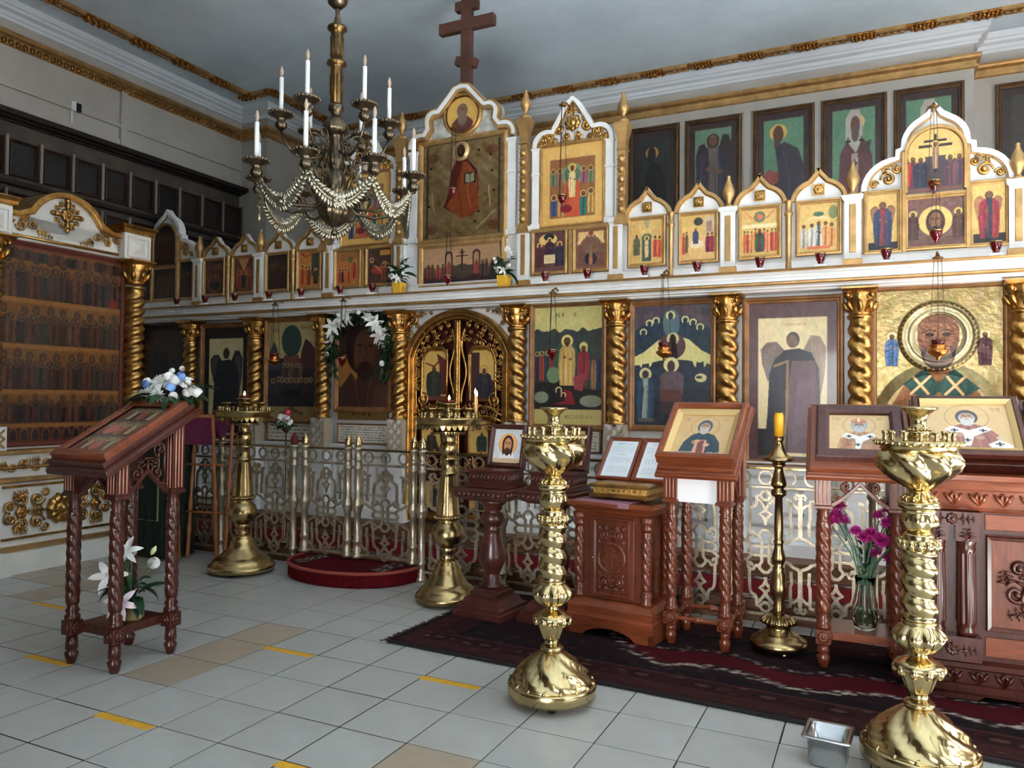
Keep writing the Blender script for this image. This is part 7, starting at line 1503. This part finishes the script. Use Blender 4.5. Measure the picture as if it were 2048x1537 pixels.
def arm(n, R, zc, za, kind):
    for k in range(n):
        a = 2*pi*(k+.5)/n+(.15 if kind else -.05); T = RZ(a)
        m = MB()
        if kind == 0:                                         # lower: long S arm rising to the cup
            p = [(.06, 2.40), (.14, 2.34), (.26, 2.33), (.36, 2.36), (.43, 2.42), (R, zc-.075)]
            m.tube([(x, 0, z) for x, z in p], .009, 6, T=T)
            q = spiral(.17, 2.53, .05, 1.3, -pi/2, 18, 1); m.tube([(x, 0, z) for x, z in [(.1, 2.37), (.13, 2.42)]+q], .0055, 5, T=T); q = spiral(.24, 2.46, .04, 1.2, -pi/2, 16, -1); m.tube([(x, 0, z) for x, z in [(.2, 2.35), (.22, 2.40)]+q], .005, 5, T=T)
            q = spiral(.14, 2.61, .035, 1.2, -pi/2, 16, -1); m.tube([(x, 0, z) for x, z in [(.08, 2.45), (.11, 2.53)]+q], .0045, 5, T=T)
        else:
            p = [(.05, 2.68), (.1, 2.64), (.17, 2.63), (.24, 2.66), (.285, 2.72), (R, zc-.075)]
            m.tube([(x, 0, z) for x, z in p], .008, 6, T=T)
            q = spiral(.13, 2.75, .055, 1.4, -pi/2, 20, -1); m.tube([(x, 0, z) for x, z in [(.2, 2.64), (.17, 2.68)]+q], .005, 5, T=T); q = spiral(.1, 2.70, .03, 1.2, 0, 14, 1); m.tube([(x, 0, z) for x, z in q], .004, 5, T=T)
        am_ = CP(m, 'scroll_arm', BRONZE)
        loc = (R*cos(a), R*sin(a), zc)
        mesh_part(CM, 'drip_cup', am_, loc); t = mesh_part(WM, 'candle_tube', am_, loc); mesh_part(BMH, 'candle_bulb', am_, loc)
arm(8, .47, 2.515, 0, 0); arm(6, .31, 2.86, 0, 1)
for k in range(8):                                            # leafy swags between the lower arms
    a0 = 2*pi*(k+.5)/8-.05; a1 = a0+2*pi/8; m = MB(); R = .44; pts = []
    for i in range(13):
        t = i/12; a = a0+(a1-a0)*t; rr = R*(1-.07*sin(pi*t)); pts.append(Vector((rr*cos(a), rr*sin(a), 2.44-.15*sin(pi*t)**.8)))
    for i in range(12):
        p, q = pts[i], pts[i+1]; d = (q-p); out = Vector((p.x, p.y, 0)).normalized(); upv = d.cross(out).normalized()
        wd = .012+.03*sin(pi*(i+.5)/12)
        for s2 in (-1, 1):
            for j in (0, 1):
                b = p+d*(j*.5); tip = b+upv*(s2*wd*1.25)+d*.55+out*.012; m.tube([b, b+upv*(s2*wd*.6)+d*.2+out*.012, tip], [.005, .013, .003], 5)
    m.tube(pts, .008, 6)
    sw = CP(m, 'leaf_swag', mat('silvered_swag', (176, 170, 150), .3, 1, bump=.2, bscale=70))
    am_ = (a0+a1)/2; r = MB(); rosette(r, 0, 0, .034, 8, 0, TR((R*.93*cos(am_)*1.02, R*.93*sin(am_)*1.02, 2.292)) @ RZ(am_+pi/2), .5); CP(r, 'swag_rosette', MATS['silvered_swag'], sw)
# ================================================================== ICON LAMPS
def lamp_small(label, loc):
    return label, loc
l0 = None
lab_r = {'.80': 'beside the right flower pot', '1.14': 'below the brown icon of rays', 'a': 'below the icon with the green river', 'b': 'below the icon of the rider', 'c': 'below the icon of two crowds', 'd': 'below the icon of the domed church', 'e': 'below the dark blue angel icon', 'f': 'below the red angel icon'}
items = [(1, .80, 'below the icon of three seated figures'), (1, 1.14, 'below the brown icon of rays'), (1, SG[0], 'below the icon with the green river'), (1, SG[1], 'below the icon of the rider'), (1, SG[2], 'below the icon of two crowds'), (1, SG[3], 'below the icon with the domed church'), (1, 3.14, 'below the dark blue angel icon'), (1, 3.73, 'below the red angel icon'),
         (-1, .80, 'below the red-brown icon of a reclining figure'), (-1, 1.14, 'below the orange icon of a hill'), (-1, SG[0], 'below the orange icon with a dark building'), (-1, SG[1], 'below the dull brown icon'), (-1, SG[2], 'below the dark red icon on the left'), (-1, SG[3], 'below the boat icon on the left'), (-1, 3.14, 'below the dark icons on the far left')]
for s, q, where in items:
    loc = (X0+s*q+.02, YI-.13, 2.11); lb = 'small red glass lamp on a white block '+where
    if l0 is None:
        l0 = empty('icon_lamp', loc, 0, lb, 'lamp', 'red glass lamps along the cornice')
        m = MB(); m.mould(-.035, .035, -.03, .03, [(0, .004), (.016, .004), (.02, 0), (.028, -.006)]); m.build('white_block', mat('white_lamp_block', (240, 240, 240), .4), l0)
        m = MB(); m.lathe([(.014, .028), (.02, .034), (.016, .04), (.024, .052), (.033, .085), (.034, .098), (.028, .098)], 18, 6, 0, 'bulge'); m.build('red_glass', RUBY, l0)
        m = MB(); m.lathe([(.034, .092), (.037, .096), (.034, .102)], 18); m.build('rim', BRASSD, l0)
    else: clone(l0, loc, label=lb)
CHAIN = mat('lamp_chain', (70, 60, 50), .4, .8)
def hanging(label, loc, ztop, kind, ybr=None):
    """hanging oil lamp: loc = bottom of the bowl"""
    e = empty('hanging_lamp', loc, 0, label, 'lamp', 'hanging icon lamps')
    if kind == 'gold':
        m = MB(); m.lathe([(.0001, 0), (.012, .008), (.008, .016), (.03, .03), (.05, .045), (.056, .06), (.045, .068), (.038, .08), (.046, .088), (.044, .094), (.03, .094)], 24); m.build('brass_bowl', mat('lamp_brass', (196, 130, 66), .28, 1), e)
        m = MB(); m.lathe([(.028, .09), (.036, .105), (.042, .125), (.04, .125), (.03, .1)], 18, 6, 0, 'bulge'); m.build('red_glass', RUBY, e); zt = .09; rr = .05
    else:
        m = MB(); m.lathe([(.0001, 0), (.008, .006), (.006, .014), (.018, .026), (.034, .06), (.036, .08), (.03, .08)], 18, 6, 0, 'bulge'); m.build('red_glass', RUBY, e)
        m = MB(); m.lathe([(.036, .074), (.04, .078), (.036, .086)], 18); m.build('rim', BRASSD, e); zt = .08; rr = .036
    top = ztop-loc[2]
    for k in range(3):
        a = 2*pi*k/3+.5; m = MB(); m.tube([(rr*cos(a), rr*sin(a), zt), (rr*.45*cos(a), rr*.45*sin(a), top)], .0022, 4); m.build('chain', CHAIN, e)
    m = MB(); m.lathe([(.03, top), (.03, top+.006), (.012, top+.014), (.006, top+.03)], 14)
    if ybr: m.tube([(0, 0, top+.02), (0, ybr*.5, top+.05), (0, ybr, top+.03)], .006, 6)
    m.build('bracket', OLDGOLD, e)
    return e
def hl(px, py, Y): p = PY(px, py, Y); return (p.x, p.y, p.z)
hanging('gilt hanging lamp with red glass before the embossed bishop icon', hl(1876, 722, YI-.30), 2.10, 'gold', .12)
hanging('gilt hanging lamp with red glass before the blue-grey enthroned icon', hl(1328, 722, YI-.30), 2.10, 'gold', .12)
hanging('small red hanging lamp before the icon of the gold-robed figure', hl(1104, 722, YI-.30), 2.02, 'glass', .12)
hanging('gilt hanging lamp before the dim gathering icon on the left', hl(548, 735, YI-.30), 2.05, 'gold', .12)
hanging('small red hanging lamp inside the lily garland', hl(684, 735, YI-.30), 2.05, 'glass', .12)
hanging('red hanging lamp on long chains before the orange-robed embossed icon', hl(905, 398, YI-.16), 3.42, 'glass', .16)
hanging('red hanging lamp before the tall right gabled icon', hl(1124, 412, YI-.16), 3.46, 'glass', .16)
hanging('red hanging lamp before the round-topped crucifixion icon', hl(1868, 388, YI-.16), 3.06, 'glass', .16)
hanging('red hanging lamp before the haloed face icon on the right', hl(1872, 488, YI-.24), 2.56, 'glass', .2)
hanging('small dark hanging lamp before the wide icon with the cross', hl(895, 572, YI-.24), 2.56, 'glass', .2)
# ================================================================== FLOWERS
LEAFD = mat('dark_leaf_green', (28, 58, 34), .4, var=.3, vscale=20); STEMG = mat('stem_green', (74, 108, 70), .5); PINKP = mat('carnation_pink', (224, 52, 164), .6, var=.3, vscale=60); PALEP = mat('pale_pink_petal', (226, 206, 214), .6, var=.08, vscale=20); BLUEP = mat('pale_blue_petal', (128, 168, 226), .6); CREAM = mat('bud_cream', (214, 216, 160), .6)
def lily_mesh(r, mt, name='lily'):
    m = MB()
    for k in range(6):
        T = RZ(2*pi*k/6) @ RY(radians(-38 if k % 2 else -30)); m.leaf(r, r*.36, .7, T=T, seg=5, fold=.12)
    for k in range(5): a = 2*pi*k/5; m.tube([(0, 0, 0), (r*.12*cos(a), r*.12*sin(a), r*.5)], [.002, .003], 4)
    me = m.mesh(name); me.materials.append(mt); return me
def mum_mesh(r, mt, name='flower_head', n=46):
    m = MB(); rr = random.Random(4)
    for k in range(n):
        z = 1-k/n*1.1; q = sqrt(max(0, 1-z*z)); a = k*2.4; T = RZ(a) @ RY(-math.asin(max(-1, min(1, z)))); m.leaf(r*(.9+.2*rr.random()), r*.3, .25, T=T, seg=3, fold=.2)
    me = m.mesh(name); me.materials.append(mt); return me
def rose_mesh(r, mt, name='rose'):
    m = MB()
    for j in range(3):
        for k in range(5):
            a = 2*pi*k/5+j*.5; q = r*(1-.28*j); m.add(*(lambda v: (v, [(0, 1, 4, 3), (1, 2, 5, 4), (3, 4, 7, 6), (4, 5, 8, 7)]))([(q*(.55+.45*sin(pi*(w_+.6)/3.2))*cos(a+u*.75), q*(.55+.45*sin(pi*(w_+.6)/3.2))*sin(a+u*.75), r*(-.7+.62*w_)+.06*r*j) for w_ in range(3) for u in (-1, 0, 1)]), sm=True)
    me = m.mesh(name); me.materials.append(mt); return me
def leaf_mesh(L, W, mt, name='leaf', bend=.5): m = MB(); m.leaf(L, W, bend, seg=5); me = m.mesh(name); me.materials.append(mt); return me
LILW, LILP = lily_mesh(.085, PETAL), lily_mesh(.07, PALEP); MUM = mum_mesh(.038, PETAL); ROSW, ROSB = rose_mesh(.026, PETAL), rose_mesh(.024, BLUEP)
LF1, LF2, LF3 = leaf_mesh(.10, .045, LEAFG), leaf_mesh(.14, .04, LEAFD), leaf_mesh(.07, .03, LEAFD)
def put(me, parent, loc, rot, sc=1.0): o = bpy.data.objects.new(me.name.split('.')[0], me); COL.objects.link(o); o.parent = parent; o.location = loc; o.rotation_euler = rot; o.scale = (sc, sc, sc); return o
rf = random.Random(11)
# --- bouquet on the front lectern
bq = empty('bouquet', (-3.215, 2.73, 1.245), 0, 'flat bouquet of white and pale blue flowers on top of the front left lectern', 'flowers')
for k in range(22):
    a = 2*pi*k/22; rx = .17+.05*rf.random(); put(rf.choice((LF1, LF2, LF1)), bq, (rx*.62*cos(a), .07*sin(a), -.02+.01*rf.random()), (rf.uniform(-.3, .3), rf.uniform(-.35, .15), a+rf.uniform(-.3, .3)), rf.uniform(.8, 1.15))
for x, y, z, me, s, rx, ry in ((-.02, -.02, .05, LILW, 1.15, -.4, 0), (.05, .01, .06, LILW, 1.0, -.5, .5), (-.07, .0, .05, LILW, .9, -.3, -.5)): put(me, bq, (x, y, z), (radians(60)+rx, ry, rf.random()), s)
for x, y, z, me, s in ((-.08, -.06, .0, MUM, .9), (-.03, -.07, .01, MUM, 1.0), (.02, -.08, -.01, MUM, 1.1), (-.15, -.03, .0, ROSW, 1.0), (.07, -.05, .05, ROSW, 1.2), (.09, -.03, .075, ROSW, 1.1), (.05, -.04, .085, ROSW, 1.1), (.09, -.06, .035, ROSB, 1.1), (.11, -.02, .09, ROSB, 1.0), (-.10, -.05, .05, ROSB, .9), (.12, -.07, -.01, ROSW, .9), (.19, -.05, .01, ROSW, .9), (.225, -.04, .02, ROSW, 1.05), (.245, -.04, .01, ROSW, 1.0), (-.12, -.02, .06, ROSW, 1.0), (.15, -.01, .06, ROSW, .7), (-.01, .03, .12, ROSW, .6), (.05, .04, .13, ROSW, .55)): put(me, bq, (x, y, z), (radians(50)+rf.uniform(-.3, .3), rf.uniform(-.3, .3), rf.random()*6), s)
for k in range(6): put(LF2, bq, (.10+.02*k, .0, .02), (rf.uniform(-.4, .4), -.3-.15*k*.3, rf.uniform(-.9, .6)), 1.0)
# --- lilies in a jar on the lectern's shelf
v1 = empty('flower_jar', (-3.16, 2.50, .1885), 0, 'jar of white and pale pink lilies on the shelf of the front left lectern', 'flowers')
m = MB(); m.lathe([(.0001, 0), (.05, .0), (.056, .01), (.058, .06), (.05, .085), (.053, .09), (.046, .09), (.044, .07), (.05, .02), (.0001, .015)], 24); m.build('jar', mat('sisal_jar', (150, 128, 84), .6, var=.4, vscale=30), v1)
for (x, y, z, me, s) in ((-.09, -.05, .20, LILW, 1.1), (-.10, -.04, .10, LILP, .9), (.06, -.10, .10, LILP, 1.2), (.0, -.03, .32, LILW, .9), (-.12, .04, .27, ROSW, 1.0), (-.07, .05, .30, ROSW, 1.0), (.12, .02, .27, ROSW, 1.1), (-.16, .03, .26, ROSW, .5), (-.10, .03, .31, ROSW, .5)):
    m = MB(); m.tube([(0, 0, .07), (x*.5, y*.5, z*.6+.03), (x, y, z)], .003, 5); m.build('stem', STEMG, v1); put(me, v1, (x, y, z), (radians(65), rf.uniform(-.4, .4), rf.random()*3), s)
m = MB(); m.lathe([(.0001, 0), (.01, .015), (.012, .035), (.0001, .06)], 8, T=TR((.09, .03, .30)) @ RY(.6)); m.build('bud', CREAM, v1)
for k in range(26): a = rf.random()*6.3; put(rf.choice((LF1, LF2, LF3, LF2)), v1, (.03*cos(a), .03*sin(a), .09+.13*rf.random()), (rf.uniform(-.5, .5), rf.uniform(-1.0, .4), a), rf.uniform(.8, 1.2))
# --- carnations in a glass vase
vs = empty('flower_vase', (-.055, 3.97, .1635), 0, 'clear glass vase of magenta carnations on the lectern shelf', 'flowers')
m = MB(); m.lathe([(.0001, 0), (.035, 0), (.046, .01), (.056, .05), (.054, .12), (.042, .17), (.038, .20), (.044, .245), (.041, .245), (.035, .2), (.039, .17), (.051, .12), (.053, .05), (.042, .014), (.0001, .01)], 32); m.build('glass', GLASS, vs)
m = MB(); m.lathe([(.0001, .011), (.04, .013), (.05, .05), (.048, .09), (.0001, .09)], 24); m.build('water', mat('water', (236, 246, 240), .01, trans=1, ior=1.12), vs)
CAR = mum_mesh(.042, PINKP, 'carnation', 60)
hd = [(-.12, .0, .52), (-.09, -.03, .50), (-.14, -.02, .49), (-.11, .02, .56), (.06, .0, .53), (.09, -.02, .50), (.12, .0, .51), (.10, .03, .55), (.15, .0, .47), (.0, -.04, .43), (.03, -.04, .45), (.07, -.03, .42), (.05, -.02, .36), (.10, .0, .33), (-.04, .0, .45), (.13, .02, .43)]
for k, (x, y, z) in enumerate(hd):
    m = MB(); b = ((k % 4-1.5)*.012, (k % 3-1)*.012); m.tube([(b[0]*1.8, b[1]*1.8, .02), (b[0], b[1], .2), (x*.45, y*.5, z*.62+.05), (x, y, z-.02)], .0032, 5); m.build('stem', mat('carnation_stem', (84, 124, 98), .5), vs); put(CAR, vs, (x, y, z), (rf.uniform(-.6, .2), rf.uniform(-.5, .5), rf.random()*6), rf.uniform(.8, 1.05))
for k in range(16): a = rf.random()*6.3; put(LF3, vs, (.02*cos(a), .02*sin(a), .24+.16*rf.random()), (0, rf.uniform(-1.2, -.4), a), .8)
# --- lily garland round the dark face icon
gl = empty('lily_garland', (X0-BA, YI-.06, 1.18), 0, 'arched garland of white lilies and dark leaves around the dark face icon', 'garland')
def gpt(t):                                                   # t 0..1 from left foot over the top to the right foot
    a = pi*(1.12-1.24*t); return Vector((.30*cos(a), 0, .46+.34*sin(a) if sin(a) > 0 else .46+.55*sin(a)))
for k in range(260):
    t = (k+.5)/260; p = gpt(t); put(rf.choice((LF2, LF3, LF2, LF1)), gl, (p.x+rf.uniform(-.05, .05), rf.uniform(-.03, .03), p.z+rf.uniform(-.04, .04)), (rf.uniform(-1.5, 1.5), rf.uniform(-1.5, 1.5), rf.uniform(0, 6.3)), rf.uniform(.6, 1.0))
for t, me, s in ((.08, ROSW, .9), (.18, LILW, 1.0), (.22, LILW, .8), (.26, LILW, 1.15), (.31, LILW, 1.0), (.36, LILW, 1.2), (.40, LILW, 1.0), (.44, LILW, 1.2), (.47, MUM, .9), (.53, ROSW, .9), (.58, LILW, .7), (.62, MUM, .8), (.66, LILW, .9), (.70, LILW, 1.0), (.74, MUM, 1.0), (.78, LILW, 1.1), (.82, LILW, 1.2), (.85, LILW, 1.0), (.95, ROSW, 1.0), (.68, ROSW, .9)):
    p = gpt(t); off = rf.uniform(-.04, .03); put(me, gl, (p.x*(1+off), -.06-.02*rf.random(), p.z+rf.uniform(-.03, .03)), (radians(85)+rf.uniform(-.4, .4), rf.uniform(-.4, .4), rf.random()*6), s)
# --- yellow pots on the cornice
def pot(label, loc, seed, mir):
    r2 = random.Random(seed); e = empty('flower_pot', loc, 0, label, 'flower pot', 'yellow flower pots on the cornice')
    m = MB(); m.frus(-.042, .042, -.042, .042, 0, .095, -.004, .003); m.build('pot', mat('yellow_pot', (226, 178, 52), .5), e, bev=.003)
    for k in range(34): a = r2.random()*6.3; put(r2.choice((LF1, LF2, LF3)), e, (.02*cos(a), .02*sin(a), .09+.12*r2.random()), (r2.uniform(-.5, .5), r2.uniform(-1.3, .3), a), r2.uniform(.6, 1.1))
    for (x, y, z, me, s) in ((-.03, -.08, .13, MUM, 1.0), (.02, -.08, .12, LILW, .7), (.05*mir, -.03, .22, ROSW, .8), (.07*mir, -.02, .26, ROSW, .8), (.03*mir, .0, .30, MUM, .8), (.06, -.04, .17, ROSW, .6), (-.06, -.03, .2, ROSW, .6), (-.08, -.02, .23, ROSW, .5)): put(me, e, (x, y, z), (radians(60), r2.uniform(-.4, .4), r2.random()*6), s)
    for k in range(3): m = MB(); x = -.06+.05*k; m.tube([(0, 0, .08), (x*.6, 0, .25), (x, 0, .38+.03*k)], .0025, 4); m.build('dry_stalk', mat('dry_stalk', (176, 160, 110), .7), e)
pot('yellow pot of white flowers left of the wide cross icon', (X0-.50, YI-.14, 2.11), 3, 1); pot('yellow pot of white flowers right of the wide cross icon', (X0+.475, YI-.14, 2.11), 5, 1)
# --- flower posy on a thin stand behind the left railing
ps = empty('posy_stand', (-4.14, 4.62, .121), 0, 'small posy of white flowers on a thin brass rod behind the left railing', 'flowers')
m = MB(); m.lathe([(.07, 0), (.07, .006), (.02, .012), (.006, .03), (.005, .84), (.03, .86), (.03, .87)], 16); m.build('rod', BRASSD, ps)
for k in range(30): a = rf.random()*6.3; put(rf.choice((LF3, LF1)), ps, (.03*cos(a), .03*sin(a), .87+.05*rf.random()), (rf.uniform(-.5, .5), rf.uniform(-.8, .5), a), .8)
for k in range(11): a = rf.random()*6.3; q = .07*rf.random()+.02; put(rf.choice((ROSW, MUM)), ps, (q*cos(a), -.03+q*sin(a)*.5, .90+.07*rf.random()), (radians(60), 0, a), .75)
m = MB(); m.lathe([(.022, 0), (.026, .05), (.022, .05)], 14, T=TR((.01, 0, .97))); m.build('red_glass', mat('red_glass_cup', (190, 20, 40), .3, coat=.5), ps)
# ================================================================== SMALL THINGS
TAPE = mat('yellow_tape', (222, 166, 48), .55, var=.1, vscale=30)
tl = {(2, -4): 'short yellow floor tape strip left of the front lectern, farthest left', (0, -1): 'short yellow floor tape strip beside the left foot of the front lectern', (-1, 2): 'short yellow floor tape strip nearest the viewer at the lower left', (2, 2): 'short yellow floor tape strip right of the front lectern', (2, 5): 'short yellow floor tape strip left of the front candle stand', (-1, 5): 'short yellow floor tape strip cut by the bottom edge'}
for (a, b), lb in tl.items():
    x, y = TX+b*T_, TY+a*T_; m = MB(); m.add([(-.012, -.045, 0), (.285, -.045, 0), (.292, -.004, 0), (-.002, -.004, 0), (-.012, -.045, .0006), (.285, -.045, .0006), (.292, -.004, .0006), (-.002, -.004, .0006)], [(3, 2, 1, 0), (4, 5, 6, 7), (0, 1, 5, 4), (1, 2, 6, 5), (2, 3, 7, 6), (3, 0, 4, 7)])
    tag(m.build('floor_tape', TAPE, None, (x, y, .0002)), lb, 'tape', 'yellow distance strips on the floor')
# steel pan
pz = PZ(1657, 1466, .1); tr = empty('steel_pan', (pz.x, pz.y, 0), radians(-4), 'small deep stainless steel pan on the tiles beside the right candle stand', 'pan')
def rrect(w, d, r, n=5): return [(sx*(w/2-r)+r*cos(a0+pi/2*i/n), sy*(d/2-r)+r*sin(a0+pi/2*i/n)) for sx, sy, a0 in ((1, 1, 0), (-1, 1, pi/2), (-1, -1, pi), (1, -1, 3*pi/2)) for i in range(n+1)]
m = MB(); rg = [(.150, .135, .03, .0, 1), (.165, .15, .035, .015, 1), (.172, .157, .035, .098, 1), (.21, .2, .012, .1, 1), (.21, .2, .012, .1045, 1), (.166, .151, .033, .103, 1), (.158, .143, .033, .02, 1), (.14, .125, .03, .006, 1)]
v = []; f = []
for w_, d_, r_, z_, q in rg: v += [(x, y, z_) for x, y in rrect(w_, d_, r_)]
n = 24
for i in range(len(rg)-1):
    for k in range(n): f.append((i*n+k, i*n+(k+1) % n, (i+1)*n+(k+1) % n, (i+1)*n+k))
f.append(tuple(range(n-1, -1, -1))); f.append(tuple(range((len(rg)-1)*n, len(rg)*n)))
m.add(v, f, True, SCL(.74, .86, 1)); m.build('pan', STEEL, tr)
# little switch box and conduit on the left wall
p = PX(148, 216, XL); bx = empty('junction_box', (XL, p.y, p.z-.3), 0, 'small white and black junction box with a conduit on the left wall', 'box')
m = MB(); m.box(0, .04, -.05, .0, .26, .35); m.build('cover', WHITE, bx, bev=.003); m = MB(); m.box(0, .045, .0, .05, .265, .345); m.build('socket', BLACK, bx, bev=.003); m = MB(); m.box(0, .015, -.04, -.02, 0, .26); m.build('conduit', WHITE, bx)
# everything of the lectern row stands on the rug, not on the tiles below it
for o in list(COL.objects):
    k = o.name.split('.')[0]
    if o.parent is None and o.location.x > -2.2 and 3.5 < o.location.y < 4.35 and k in ('candle_holder', 'cupboard', 'lectern', 'relic_cabinet', 'relic_pedestal', 'gilt_book', 'purple_cloth', 'framed_text', 'relic_box', 'display_case', 'framed_icon', 'flower_vase'):
        o.location.z += .013
